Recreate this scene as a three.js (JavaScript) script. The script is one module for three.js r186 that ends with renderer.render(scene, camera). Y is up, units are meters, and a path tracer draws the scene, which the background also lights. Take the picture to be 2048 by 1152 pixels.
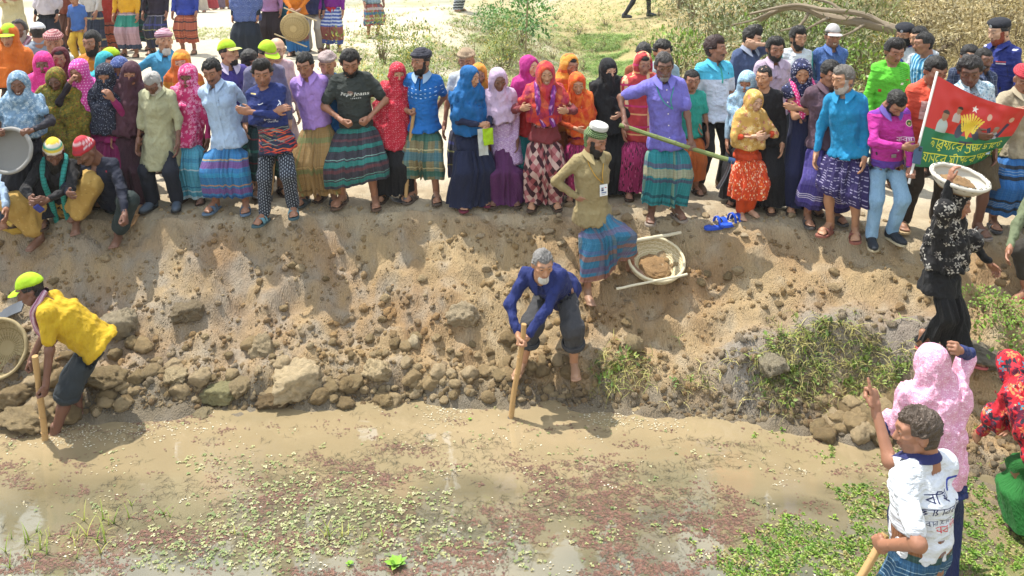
import * as THREE from 'three';
import { mergeGeometries, mergeVertices } from 'three/addons/utils/BufferGeometryUtils.js';
import { RoundedBoxGeometry } from 'three/addons/geometries/RoundedBoxGeometry.js';
import { createNoise2D, createNoise3D } from 'simplex-noise';

// ---------- camera, sky, sun, exposure ----------
const scene = new THREE.Scene();
const FOCAL = 1700, PITCH = 9 * Math.PI / 180, AXIS_Y = -140 + FOCAL * Math.tan(PITCH), EYE = 3.8;      // focal length in pixels of the 2048 px wide photograph; metres above the water; the lens is shifted down, so the optical axis meets the picture above its middle
const camera = new THREE.PerspectiveCamera(2 * Math.atan(576 / FOCAL) * 180 / Math.PI, 2048 / 1152, 0.1, 900);
camera.position.set(0, EYE, 0); camera.rotation.x = -PITCH; camera.setViewOffset(2048, 1152, 0, 576 - AXIS_Y, 2048, 1152); scene.add(camera);
const renderer = new THREE.WebGLRenderer({ antialias: true });
renderer.toneMapping = THREE.LinearToneMapping; renderer.toneMappingExposure = 1.84; renderer.shadowMap.enabled = true;
const SUN = new THREE.Vector3(-0.60, 1.72, -0.42).normalize();      // behind the crowd and to the left, high
// a hazy bright sky: pale at the horizon, soft blue overhead, a wide glow round the sun
{
  const w = 256, h = 128, D = new Float32Array(w * h * 4), v = new THREE.Vector3();
  for (let j = 0; j < h; j++) for (let i = 0; i < w; i++) {
    const th = (j + 0.5) / h * Math.PI - Math.PI / 2, ph = (i + 0.5) / w * 2 * Math.PI - Math.PI; v.set(Math.cos(th) * Math.cos(ph), Math.sin(th), Math.cos(th) * Math.sin(ph));
    const e = Math.max(0, v.y), hz = Math.pow(1 - e, 2.2), g = Math.pow(Math.max(0, v.dot(SUN)), 10), k = 4 * (j * w + i);
    D[k] = 0.58 + 0.50 * hz + 0.75 * g; D[k + 1] = 0.67 + 0.44 * hz + 0.72 * g; D[k + 2] = 0.81 + 0.26 * hz + 0.64 * g; D[k + 3] = 1;
  }
  const t = new THREE.DataTexture(D, w, h, THREE.RGBAFormat, THREE.FloatType); t.mapping = THREE.EquirectangularReflectionMapping; t.magFilter = t.minFilter = THREE.LinearFilter; t.wrapS = THREE.RepeatWrapping; t.needsUpdate = true;
  scene.background = t; scene.environment = t; scene.backgroundIntensity = 1; scene.environmentIntensity = 1;
}
const sun = new THREE.DirectionalLight(new THREE.Color(1, 0.95, 0.86), 4.2);
sun.position.copy(SUN).multiplyScalar(60).add(new THREE.Vector3(0, 1, -8)); sun.target.position.set(0, 1, -8);
sun.castShadow = true; Object.assign(sun.shadow.camera, { left: -25, right: 25, top: 25, bottom: -25, near: 1, far: 140 }); sun.shadow.mapSize.set(4096, 4096);
scene.add(sun, sun.target);
scene.fog = new THREE.FogExp2(new THREE.Color(0.86, 0.87, 0.86), 0.0008);

// ---------- small helpers ----------
const V3 = THREE.Vector3, V = (x, y, z) => new V3(x, y, z);
function mulberry(a) { return () => { a |= 0; a = a + 0x6D2B79F5 | 0; let t = Math.imul(a ^ a >>> 15, 1 | a); t = t + Math.imul(t ^ t >>> 7, 61 | t) ^ t; return ((t ^ t >>> 14) >>> 0) / 4294967296; }; }
const rnd = mulberry(20240311), n2 = createNoise2D(mulberry(11)), n3 = createNoise3D(mulberry(12));
const clamp = (x, a = 0, b = 1) => Math.min(b, Math.max(a, x)), lerp = (a, b, t) => a + (b - a) * t;
const sstep = (a, b, x) => { const t = clamp((x - a) / (b - a)); return t * t * (3 - 2 * t); };
const table = (T, x) => { if (x <= T[0][0]) return T[0][1]; for (let i = 1; i < T.length; i++) if (x <= T[i][0]) { const t = (x - T[i - 1][0]) / (T[i][0] - T[i - 1][0]); return lerp(T[i - 1][1], T[i][1], t); } return T[T.length - 1][1]; };
const fbm = (x, y, o = 4, g = 0.5) => { let s = 0, a = 1; for (let i = 0; i < o; i++) { s += a * n2(x, y); x = x * 2.03 + 7.1; y = y * 2.03 - 3.7; a *= g; } return s; };
const col = (c) => new THREE.Color(c);
const used = {};
function numbered(n) { const k = used[n] = (used[n] ?? -1) + 1; return k ? n + '_' + String(k).padStart(3, '0') : n; }
function shade(o) { o.traverse((m) => { if (m.isMesh) { m.castShadow = true; m.receiveShadow = true; } }); return o; }
function tag(o, name, label, category, group, kind) {
  o.name = numbered(name); if (kind) o.userData.kind = kind;
  if (label) o.userData.label = label; if (category) o.userData.category = category; if (group) o.userData.group = group;
  scene.add(o); return shade(o);
}
function part(name, geo, mat, parent) { const m = new THREE.Mesh(geo, mat); m.name = name; parent.add(m); return m; }
// a pixel of the photograph turned into a viewing direction, and where it meets the ground
const sP = Math.sin(PITCH), cP = Math.cos(PITCH);
function ray(px, py) { const x = (px - 1024) / FOCAL, y = (AXIS_Y - py) / FOCAL; return V(x, y * cP - sP, -y * sP - cP).normalize(); }
const onPlane = (px, py, h) => { const r = ray(px, py), t = (h - EYE) / r.y; return V(r.x * t, h, r.z * t); };
const atDist = (px, py, d) => { const r = ray(px, py), t = d / -r.z; return V(r.x * t, EYE + r.y * t, r.z * t); };
function project(p) { const y = p.y - EYE, zc = -p.z * cP - y * sP, yc = y * cP - p.z * sP; return [1024 + FOCAL * p.x / zc, AXIS_Y - FOCAL * yc / zc]; }
function groundAt(px, py) {
  const r = ray(px, py); let t = 2.5;
  for (let i = 0; i < 4000; i++) { const y = EYE + r.y * t, g = ground(r.x * t, r.z * t); if (y - g < 0.003) break; t += Math.max(0.004, (y - g) * 0.35); }
  return V(r.x * t, EYE + r.y * t, r.z * t);
}

// ---------- the lie of the land (x to the right, d metres away) ----------
const EDGE = [[-7, 7.25], [-5, 7.42], [-3.6, 7.64], [-2, 7.76], [0, 7.8], [1.2, 7.7], [2.4, 7.45], [3.2, 7.12], [4.2, 7.06], [6, 7.1]];
const SHORE = [[-7, 6.08], [-4.2, 6.2], [-3.2, 6.23], [-2.4, 6.34], [-1, 6.44], [0.2, 6.42], [1.2, 6.28], [2.1, 6.14], [2.7, 5.86], [3.2, 5.5], [4.2, 5.2], [7, 5]];
const MOUNDS = [[2.5, 6.5, 0.42, 0.24, 0.26], [1.87, 6.45, 0.25, 0.2, 0.12], [3.15, 6.3, 0.3, 0.22, 0.16], [0.9, 6.58, 0.32, 0.2, 0.08], [-3.05, 6.38, 0.5, 0.2, 0.1], [-1.8, 6.6, 0.5, 0.18, 0.07], [4.0, 6.3, 0.5, 0.35, 0.14], [-4.1, 6.45, 0.6, 0.3, 0.16]];
function groundBase(x, z) {
  const d = -z, de = table(EDGE, x) + 0.07 * n2(x * 1.3, 5), dw = table(SHORE, x) + 0.06 * n2(x * 1.9, 9);
  let y;
  if (d > de) {
    y = 1.16 + 0.02 * n2(x * 0.5, d * 0.5) - 0.05 * sstep(0.25, 0, d - de);
    if (d > 11) {
      y -= 0.06 * Math.min(d - 11, 60) * sstep(11, 14, d) * sstep(-1.5, 1.5, x) + 0.012 * (d - 11);
      const road = sstep(-0.5, -2.2, x + (d - 12) * 0.02) * sstep(11.2, 12.6, d) * sstep(34, 24, d); y += road * 0.43;
    }
    y += 0.95 * Math.exp(-(((x - 0.4) / 2.2) ** 2) - (((d - 24) / 3.5) ** 2)) + 0.5 * Math.exp(-(((x + 0.3) / 1.2) ** 2) - (((d - 18.5) / 1.2) ** 2));
    const hl = 0.72 * x + 0.2 * (d - 9) - 3.2; if (hl > 0) y += 0.62 * hl * hl / (hl + 0.8) * sstep(9.3, 10.6, d);
    if (d > 40) y += 5.5 * Math.exp(-(((x - 4) / 12) ** 2) - (((d - 92) / 14) ** 2)) + 0.8 * Math.exp(-(((x - 9) / 6) ** 2) - (((d - 60) / 4) ** 2)) - 0.02 * (d - 40);
  } else {
    const s = (de - d) / (de - dw);
    if (s < 1) y = 1.11 * (1 - Math.pow(s, 0.86)) + 0.05 * Math.sin(s * Math.PI) * n2(x * 0.8, 3);
    else y = -0.5 * sstep(1, 1.7, s) * 0.9 - 0.1 * (s - 1);
    if (d < dw + 0.1) {                                            // the flat grassy corner on the near side
      const xs = table([[2.5, 1.1], [4.2, 1.85], [4.9, 2.4], [5.4, 2.8], [5.9, 3.1], [6.4, 3.4]], d), m = sstep(-0.5, 0.9, x - xs);
      y = lerp(y, 0.02 + 0.03 * n2(x * 2.3, d * 2.3) + Math.max(0, 3.3 - d) * 0.3, m);
    }
    y = Math.max(y, -0.13);
  }
  for (const [mx, md, rx, rd, h] of MOUNDS) y += h * Math.exp(-(((x - mx) / rx) ** 2) - (((d - md) / rd) ** 2));
  return y;
}
function rough(x, z) {                                               // 1 on the dug slope, little on the trodden top
  const d = -z, de = table(EDGE, x), dw = table(SHORE, x);
  return sstep(de + 0.15, de - 0.12, d) * sstep(dw - 0.35, dw + 0.05, d);
}
const hash2 = (i, j) => { let h = Math.imul(i, 374761393) + Math.imul(j, 668265263) | 0; h = Math.imul(h ^ h >>> 13, 1274126177); return ((h ^ h >>> 16) >>> 0) / 4294967296; };
function lumps(x, y) {                                               // rounded clumps, 0..1
  const i = Math.floor(x), j = Math.floor(y); let m = 0;
  for (let a = -1; a <= 1; a++) for (let b = -1; b <= 1; b++) { const r = hash2(i + a, j + b), s = hash2(i + a + 71, j + b + 13), px = i + a + 0.2 + 0.6 * r - x, py = j + b + 0.2 + 0.6 * s - y, R = 0.3 + 0.4 * hash2(i + a + 7, j + b + 91), q = 1 - (px * px + py * py) / (R * R); if (q > 0) m = Math.max(m, Math.sqrt(q) * R * 1.5); }
  return m;
}
function ground(x, z) {
  const r = rough(x, z), d = -z; let y = groundBase(x, z);
  if (d < 40) {
    y += r * (0.06 * fbm(x * 1.3, z * 1.3, 2) + 0.026 * n2(x * 3.9, z * 3.9) + 0.014 * n2(x * 8.7, z * 8.7) + (0.045 + 0.03 * n2(x * 1.1 + 7, z * 1.1)) * lumps(x * 6.3 + 0.4 * n2(x * 3, z * 3), z * 6.3) * sstep(-0.5, 0.4, n2(x * 1.7, z * 1.7 + 4)) + 0.022 * lumps(x * 13.7, z * 13.7));
    y += (1 - r) * 0.01 * fbm(x * 2.2, z * 2.2, 3);
  } else y += 0.25 * fbm(x * 0.25, z * 0.25, 3);
  return y;
}

// ---------- distance fields and a surface-net mesher ----------
function cap(a, b, ra, rb = ra) {
  const ax = a.x, ay = a.y, az = a.z, bx = b.x - ax, by = b.y - ay, bz = b.z - az, L = bx * bx + by * by + bz * bz || 1e-9, r = Math.max(ra, rb);
  const f = (x, y, z) => { const px = x - ax, py = y - ay, pz = z - az; let t = (px * bx + py * by + pz * bz) / L; t = t < 0 ? 0 : t > 1 ? 1 : t; const dx = px - bx * t, dy = py - by * t, dz = pz - bz * t; return Math.sqrt(dx * dx + dy * dy + dz * dz) - (ra + (rb - ra) * t); };
  f.lo = [Math.min(a.x, b.x) - r, Math.min(a.y, b.y) - r, Math.min(a.z, b.z) - r]; f.hi = [Math.max(a.x, b.x) + r, Math.max(a.y, b.y) + r, Math.max(a.z, b.z) + r]; return f;
}
function ell(c, rx, ry, rz, R, U, F) {                              // ellipsoid, axes along R U F
  const m = Math.max(rx, ry, rz), w = Math.min(rx, ry, rz), o = R ? [R.x, R.y, R.z, U.x, U.y, U.z, F.x, F.y, F.z] : [1, 0, 0, 0, 1, 0, 0, 0, 1];
  const f = (x, y, z) => { const a = x - c.x, b = y - c.y, e = z - c.z, p = (a * o[0] + b * o[1] + e * o[2]) / rx, q = (a * o[3] + b * o[4] + e * o[5]) / ry, s = (a * o[6] + b * o[7] + e * o[8]) / rz; const k = Math.sqrt(p * p + q * q + s * s), g = Math.sqrt(p * p / rx / rx + q * q / ry / ry + s * s / rz / rz); return g < 1e-6 ? -w : k * (k - 1) / g; };
  f.lo = [c.x - m, c.y - m, c.z - m]; f.hi = [c.x + m, c.y + m, c.z + m]; return f;
}
function econe(a, b, R, F, rx0, rz0, rx1, rz1) {                    // elliptical tapered trunk from a to b
  const u = b.clone().sub(a), L = u.length(); u.divideScalar(L); const m = Math.max(rx0, rx1, rz0, rz1);
  const f = (x, y, z) => {
    const px = x - a.x, py = y - a.y, pz = z - a.z, t0 = px * u.x + py * u.y + pz * u.z, t = clamp(t0 / L), rx = rx0 + (rx1 - rx0) * t, rz = rz0 + (rz1 - rz0) * t;
    const lx = px * R.x + py * R.y + pz * R.z, lz = px * F.x + py * F.y + pz * F.z, kx = lx / rx, kz = lz / rz, k = Math.sqrt(kx * kx + kz * kz), g = Math.sqrt(kx * kx / rx / rx + kz * kz / rz / rz);
    const d = g < 1e-6 ? -Math.min(rx, rz) : k * (k - 1) / g, e = t0 < 0 ? -t0 : t0 > L ? t0 - L : 0;
    return d > 0 ? Math.sqrt(d * d + e * e) : (e > 0 ? e + d * 0.001 : d);
  };
  f.lo = [Math.min(a.x, b.x) - m, Math.min(a.y, b.y) - m, Math.min(a.z, b.z) - m]; f.hi = [Math.max(a.x, b.x) + m, Math.max(a.y, b.y) + m, Math.max(a.z, b.z) + m]; return f;
}
function blend(list, k) {                                            // smooth union
  const n = list.length, lo = [1e9, 1e9, 1e9], hi = [-1e9, -1e9, -1e9];
  for (const f of list) for (let i = 0; i < 3; i++) { lo[i] = Math.min(lo[i], f.lo[i]); hi[i] = Math.max(hi[i], f.hi[i]); }
  const f = (x, y, z) => { let d = list[0](x, y, z); for (let i = 1; i < n; i++) { const e = list[i](x, y, z), g = k - Math.abs(d - e); d = d < e ? d : e; if (g > 0) d -= g * g / (4 * k); } return d; };
  f.lo = lo; f.hi = hi; return f;
}
const cut = (f, g, k = 0.012) => { const h = (x, y, z) => { const a = f(x, y, z), b = -g(x, y, z), e = k - Math.abs(a - b); return Math.max(a, b) + (e > 0 ? e * e / (4 * k) : 0); }; h.lo = f.lo; h.hi = f.hi; return h; };
function nets(f, c, pad = 2) {
  const lo = f.lo.map((v) => v - pad * c), n = [0, 1, 2].map((i) => Math.ceil((f.hi[i] - f.lo[i]) / c) + 2 * pad + 1), [nx, ny, nz] = n, D = new Float32Array(nx * ny * nz), B = 4, R = c * B * 1.2 + 0.015;
  for (let bz = 0; bz < nz; bz += B) for (let by = 0; by < ny; by += B) for (let bx = 0; bx < nx; bx += B) {
    const d = f(lo[0] + (bx + 1.5) * c, lo[1] + (by + 1.5) * c, lo[2] + (bz + 1.5) * c), skip = Math.abs(d) > R;
    for (let z = bz; z < Math.min(nz, bz + B); z++) for (let y = by; y < Math.min(ny, by + B); y++) for (let x = bx; x < Math.min(nx, bx + B); x++) D[x + nx * (y + ny * z)] = skip ? d : f(lo[0] + x * c, lo[1] + y * c, lo[2] + z * c);
  }
  const id = new Int32Array(nx * ny * nz).fill(-1), P = [], I = [], sx = 1, sy = nx, sz = nx * ny, C = [0, sx, sy, sx + sy, sz, sz + sx, sz + sy, sz + sx + sy];
  const E = [[0, 1], [0, 2], [0, 4], [1, 3], [1, 5], [2, 3], [2, 6], [3, 7], [4, 5], [4, 6], [5, 7], [6, 7]];
  for (let z = 0; z < nz - 1; z++) for (let y = 0; y < ny - 1; y++) for (let x = 0; x < nx - 1; x++) {
    const o = x + sy * y + sz * z; let m = 0; for (let i = 0; i < 8; i++) if (D[o + C[i]] < 0) m |= 1 << i;
    if (m === 0 || m === 255) continue;
    let q = 0, ax = 0, ay = 0, az = 0;
    for (const [i, j] of E) { if (((m >> i) & 1) === ((m >> j) & 1)) continue; const a = D[o + C[i]], b = D[o + C[j]], t = a / (a - b); ax += (i & 1) + t * ((j & 1) - (i & 1)); ay += ((i >> 1) & 1) + t * (((j >> 1) & 1) - ((i >> 1) & 1)); az += (i >> 2) + t * ((j >> 2) - (i >> 2)); q++; }
    id[o] = P.length / 3; P.push(lo[0] + (x + ax / q) * c, lo[1] + (y + ay / q) * c, lo[2] + (z + az / q) * c);
  }
  const quad = (a, b, e, g, flip) => { if (a < 0 || b < 0 || e < 0 || g < 0) return; flip ? I.push(a, e, b, a, g, e) : I.push(a, b, e, a, e, g); };
  for (let z = 1; z < nz - 1; z++) for (let y = 1; y < ny - 1; y++) for (let x = 1; x < nx - 1; x++) {
    const o = x + sy * y + sz * z, a = D[o] < 0;
    if (a !== D[o + sx] < 0) quad(id[o - sy - sz], id[o - sz], id[o], id[o - sy], !a);
    if (a !== D[o + sy] < 0) quad(id[o - sx - sz], id[o - sx], id[o], id[o - sz], !a);
    if (a !== D[o + sz] < 0) quad(id[o - sx - sy], id[o - sy], id[o], id[o - sx], !a);
  }
  const g = new THREE.BufferGeometry(); g.setAttribute('position', new THREE.Float32BufferAttribute(P, 3)); g.setIndex(I); g.computeVertexNormals(); return g;
}
// texture coordinates in metres from the face that points most the same way (front faces may use the left half of a printed sheet, back faces the right half)
function boxUV(g, print) {
  const p = g.attributes.position, nn = g.attributes.normal, ix = g.index.array, map = new Map(), P = [], N = [], U = [], I = [];
  for (let t = 0; t < ix.length; t += 3) {
    let x = 0, y = 0, z = 0; for (let k = 0; k < 3; k++) { x += nn.getX(ix[t + k]); y += nn.getY(ix[t + k]); z += nn.getZ(ix[t + k]); }
    let ax; if (print) ax = z >= 0 ? 4 : 5; else ax = Math.abs(x) > Math.abs(z) * 1.35 && Math.abs(x) > Math.abs(y) ? 0 : Math.abs(y) > Math.abs(z) * 1.6 ? 1 : 2;
    for (let k = 0; k < 3; k++) {
      const v = ix[t + k], key = v * 8 + ax; let o = map.get(key);
      if (o === undefined) {
        o = P.length / 3; map.set(key, o); const a = p.getX(v), b = p.getY(v), c = p.getZ(v); P.push(a, b, c); N.push(nn.getX(v), nn.getY(v), nn.getZ(v));
        if (ax === 0) U.push(c, b); else if (ax === 1) U.push(a, c); else if (ax === 2) U.push(a, b);
        else { const [x0, x1, y0, y1] = print, u = clamp((a - x0) / (x1 - x0), 0.01, 0.99), w = clamp((b - y0) / (y1 - y0), 0.01, 0.99); U.push(ax === 4 ? u * 0.5 : 0.5 + (1 - u) * 0.5, w); }
      }
      I.push(o);
    }
  }
  const r = new THREE.BufferGeometry(); r.setAttribute('position', new THREE.Float32BufferAttribute(P, 3)); r.setAttribute('normal', new THREE.Float32BufferAttribute(N, 3)); r.setAttribute('uv', new THREE.Float32BufferAttribute(U, 2)); r.setIndex(I); return r;
}
function paint(g, c) { const k = c.isColor ? c : col(c), n = g.attributes.position.count, a = new Float32Array(n * 3); for (let i = 0; i < n; i++) { a[3 * i] = k.r; a[3 * i + 1] = k.g; a[3 * i + 2] = k.b; } g.setAttribute('color', new THREE.BufferAttribute(a, 3)); return g; }
function bare(g, keepUv) { const r = g.index ? g : g.clone(); for (const k of Object.keys(r.attributes)) if (!(k === 'position' || k === 'normal' || k === 'color' || (keepUv && k === 'uv'))) r.deleteAttribute(k); if (!r.index) { const n = r.attributes.position.count, I = []; for (let i = 0; i < n; i++) I.push(i); r.setIndex(I); } return r; }
const join = (list) => mergeGeometries(list, false);
const tube = (pts, r, seg = 16, rad = 7, closed = false) => new THREE.TubeGeometry(new THREE.CatmullRomCurve3(pts, closed), seg, r, rad, closed);
function rod(a, b, ra, rb = ra, n = 9, bend = 0) {                   // a slightly crooked pole
  const L = a.distanceTo(b), g = new THREE.CylinderGeometry(rb, ra, L, n, 10), p = g.attributes.position;
  for (let i = 0; i < p.count; i++) { const t = p.getY(i) / L; const w = bend * n2(t * 2.2, ra * 900); p.setX(i, p.getX(i) * (1 + 0.06 * n2(t * 5, 3)) + w); p.setZ(i, p.getZ(i) * (1 + 0.06 * n2(t * 5, 8)) + w * 0.6); }
  g.computeVertexNormals(); g.applyQuaternion(new THREE.Quaternion().setFromUnitVectors(V(0, 1, 0), b.clone().sub(a).normalize())); const c = a.clone().add(b).multiplyScalar(0.5); g.translate(c.x, c.y, c.z); return g;
}

// ---------- textures ----------
function canvas(w, h, draw) { const c = document.createElement('canvas'); c.width = w; c.height = h; draw(c.getContext('2d'), w, h); const t = new THREE.CanvasTexture(c); t.colorSpace = THREE.SRGBColorSpace; t.wrapS = t.wrapT = THREE.RepeatWrapping; t.magFilter = THREE.LinearFilter; return t; }
function noiseTex(n, f, srgb) { const d = new Uint8Array(n * n * 4); for (let j = 0; j < n; j++) for (let i = 0; i < n; i++) { const v = f(i / n, j / n), k = 4 * (j * n + i); if (Array.isArray(v)) { d[k] = v[0] * 255; d[k + 1] = v[1] * 255; d[k + 2] = v[2] * 255; } else d[k] = d[k + 1] = d[k + 2] = clamp(v) * 255; d[k + 3] = 255; } const t = new THREE.DataTexture(d, n, n); t.wrapS = t.wrapT = THREE.RepeatWrapping; t.magFilter = THREE.LinearFilter; t.minFilter = THREE.LinearMipmapLinearFilter; t.generateMipmaps = true; if (srgb) t.colorSpace = THREE.SRGBColorSpace; t.needsUpdate = true; return t; }
const tileN = (u, v, f, s) => { const a = u * 2 * Math.PI, b = v * 2 * Math.PI, r = f / (2 * Math.PI); return n3(Math.cos(a) * r + s, Math.sin(a) * r, Math.cos(b) * r) * 0.6 + n3(Math.sin(b) * r + s, Math.cos(a) * r - s, Math.sin(a) * r) * 0.6; };
const creaseTex = noiseTex(256, (u, v) => { let s = 0.5; s += 0.28 * tileN(u + 0.08 * tileN(u, v, 3, 4), v, 5, 1) + 0.14 * tileN(u, v, 11, 2) + 0.06 * tileN(u, v, 30, 3); return clamp(s); });
const wear = noiseTex(256, (u, v) => { const g = 0.88 + 0.1 * tileN(u, v, 6, 21) + 0.05 * tileN(u, v, 40, 22) + 0.03 * tileN(u, v, 90, 23); return [clamp(g), clamp(g), clamp(g)]; });
const mats = {};
function cloth(c, o = {}) {                                          // c: colour, or a texture made by one of the pattern makers (their uv is in metres times scale)
  const key = (c.isTexture ? c.uuid : c) + JSON.stringify(o); if (mats[key]) return mats[key];
  const bm = creaseTex.clone(); bm.repeat.set(o.loft ? 6 : 2.6, o.loft ? 4 : 2.6); bm.needsUpdate = true; const shared = mats['b' + (o.loft ? 1 : 0)] ??= bm;
  const m = new THREE.MeshPhysicalMaterial({ color: c.isTexture ? 0xffffff : col(c), roughness: o.rough ?? 0.88, side: THREE.DoubleSide, bumpMap: shared, bumpScale: o.bump ?? 0.012, sheen: 0.25, sheenRoughness: 0.6, sheenColor: new THREE.Color(0.25, 0.25, 0.25) });
  if (c.isTexture) m.map = c; else { m.map = mats.wear ??= Object.assign(wear, { }); }
  return mats[key] = m;
}
// lungi and skirt sheets: one sheet covers a third of the way round and the whole height; rows are [from, to, colour, strength] measured from the hem
function plaid(base, rows, colsV = [], o = {}) {
  return canvas(256, 512, (g, w, h) => {
    g.fillStyle = base; g.fillRect(0, 0, w, h);
    for (const [a, b, c, s = 1] of colsV) { g.globalAlpha = s; g.fillStyle = c; g.fillRect(a * w, 0, (b - a) * w, h); }
    for (const [a, b, c, s = 1] of rows) { g.globalAlpha = s; g.fillStyle = c; g.fillRect(0, (1 - b) * h, w, (b - a) * h); }
    g.globalAlpha = 0.05; for (let i = 0; i < 900; i++) { g.fillStyle = rnd() < 0.5 ? '#000' : '#fff'; rnd() < 0.5 ? g.fillRect(rnd() * w, 0, 1, h) : g.fillRect(0, rnd() * h, w, 1); }
    g.globalAlpha = 1;
  });
}
const stripes = (n, a, b, c, s) => Array.from({ length: n }, (_, i) => [a + (b - a) * i / n, a + (b - a) * (i + 0.45) / n, c, s]);
// body-cloth prints: a tile of `size` metres
function sheet(size, draw, px = 256) { const t = canvas(px, px, (g) => { draw(g, px); g.globalAlpha = 0.05; for (let i = 0; i < 600; i++) { g.fillStyle = rnd() < 0.5 ? '#000' : '#fff'; g.fillRect(rnd() * px, rnd() * px, 2, 2); } g.globalAlpha = 1; }); t.repeat.set(1 / size, 1 / size); return t; }
const wrapDraw = (n, f, x, y) => { for (const a of [-n, 0, n]) for (const b of [-n, 0, n]) f(x + a, y + b); };
const dots = (size, base, list) => sheet(size, (g, n) => { g.fillStyle = base; g.fillRect(0, 0, n, n); for (const [c, k, r0, r1] of list) for (let i = 0; i < k; i++) { const x = rnd() * n, y = rnd() * n, r = (r0 + rnd() * (r1 - r0)) * n; g.fillStyle = c; wrapDraw(n, (a, b) => { g.beginPath(); g.arc(a, b, r, 0, 7); g.fill(); }, x, y); } });
const gridDots = (size, base, c, k, r) => sheet(size, (g, n) => { g.fillStyle = base; g.fillRect(0, 0, n, n); g.fillStyle = c; for (let i = 0; i < k; i++) for (let j = 0; j < k; j++) wrapDraw(n, (a, b) => { g.beginPath(); g.arc(a, b, r * n, 0, 7); g.fill(); }, (i + (j % 2) * 0.5) * n / k, j * n / k); });
const petals = (size, base, list) => sheet(size, (g, n) => { g.fillStyle = base; g.fillRect(0, 0, n, n); for (const [c, k, r, np = 5] of list) for (let i = 0; i < k; i++) { const x = rnd() * n, y = rnd() * n, t0 = rnd() * 6, rr = r * n * (0.7 + 0.6 * rnd()); g.fillStyle = c; wrapDraw(n, (a, b) => { for (let q = 0; q < np; q++) { const t = t0 + q * 6.283 / np; g.beginPath(); g.ellipse(a + Math.cos(t) * rr * 0.7, b + Math.sin(t) * rr * 0.7, rr * 0.55, rr * 0.28, t, 0, 7); g.fill(); } }, x, y); } });
const lines = (size, base, list) => sheet(size, (g, n) => { g.fillStyle = base; g.fillRect(0, 0, n, n); for (const [dir, a, w, c, s = 1] of list) { g.globalAlpha = s; g.fillStyle = c; dir === 'v' ? g.fillRect(a * n, 0, w * n, n) : g.fillRect(0, a * n, n, w * n); } g.globalAlpha = 1; });
const tieDye = (size, list) => sheet(size, (g, n) => { g.fillStyle = list[0]; g.fillRect(0, 0, n, n); for (let i = 0; i < 60; i++) { const x = rnd() * n, y = rnd() * n, r = (0.04 + 0.1 * rnd()) * n; g.globalAlpha = 0.5; g.fillStyle = list[1 + Math.floor(rnd() * (list.length - 1))]; wrapDraw(n, (a, b) => { g.beginPath(); g.ellipse(a, b, r * 1.8, r * 0.6, i, 0, 7); g.fill(); }, x, y); } g.globalAlpha = 1; });

// ---------- heads, hands, feet ----------
const headCache = {};
function headShape(kind) {
  const w = kind === 'woman' ? 0.95 : kind === 'child' ? 0.96 : kind === 'broad' ? 1.07 : kind === 'lean' ? 0.96 : 1, soft = kind === 'woman' || kind === 'child', gaunt = kind === 'lean' || kind === 'old';
  const L = [ell(V(0, 0.03, -0.012), 0.075 * w, 0.085, 0.094), ell(V(0, -0.035, 0.022), 0.057 * w, 0.078, 0.066), cap(V(-0.008, -0.094, 0.058), V(0.008, -0.094, 0.058), soft ? 0.018 : 0.022), cap(V(0, -0.05, -0.025), V(0, -0.19, -0.035), soft ? 0.045 : 0.053, soft ? 0.05 : 0.06)];
  for (const s of [-1, 1]) L.push(ell(V(s * 0.042 * w, -0.014, 0.056), 0.024, 0.022, 0.028), cap(V(s * 0.045, 0.033, 0.068), V(0, 0.03, 0.082), soft ? 0.008 : 0.012), cap(V(s * 0.05 * w, -0.06, 0.01), V(s * 0.03, -0.088, 0.04), 0.018));
  let f = blend(L, 0.025);
  for (const s of [-1, 1]) f = cut(f, ell(V(s * 0.031, 0.012, 0.103), 0.018, 0.011, 0.017), 0.012);
  if (gaunt) for (const s of [-1, 1]) f = cut(f, ell(V(s * 0.062, -0.055, 0.075), 0.02, 0.028, 0.03), 0.02);
  const N = [f, cap(V(0, 0.014, 0.086), V(0, -0.03, soft ? 0.102 : 0.108), 0.008, 0.0135), cap(V(-0.014, -0.036, 0.093), V(0.014, -0.036, 0.093), 0.0085)]; N[1].lo ??= 0;
  for (const s of [-1, 1]) N.push(ell(V(s * 0.031, 0.011, 0.081), 0.014, 0.0105, 0.012), ell(V(s * 0.08 * w, -0.008, -0.012), 0.011, 0.033, 0.021));
  N.push(cap(V(-0.019, -0.063, 0.083), V(0, -0.061, 0.093), 0.006, 0.0075), cap(V(0.019, -0.063, 0.083), V(0, -0.061, 0.093), 0.006, 0.0075), cap(V(-0.015, -0.071, 0.082), V(0.015, -0.071, 0.082), 0.0085));
  return blend(N, 0.009);
}
function headGrid(kind, lod) {
  const key = kind + lod; if (headCache[key]) return headCache[key];
  const f = headShape(kind), nu = [62, 46, 34][lod], nv = [50, 35, 26][lod], P = [];
  for (let j = 0; j <= nv; j++) for (let i = 0; i <= nu; i++) {
    const t = i / nu - 0.5, ph = 2 * Math.PI * t - 0.5 * Math.sin(2 * Math.PI * t), q = j / nv - 0.5, th = Math.PI * q - 0.22 * Math.sin(2 * Math.PI * q);
    const dx = Math.sin(ph) * Math.cos(th), dy = Math.sin(th), dz = Math.cos(ph) * Math.cos(th); let r = 0.21;
    for (let k = 0; k < 60; k++) { const d = f(dx * r, dy * r, dz * r); if (d < 3e-4) break; r -= d * 0.8; if (r < 0.01) break; }
    P.push([dx * r, dy * r, dz * r, dx, dy, dz, r]);
  }
  return headCache[key] = { P, nu, nv };
}
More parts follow.
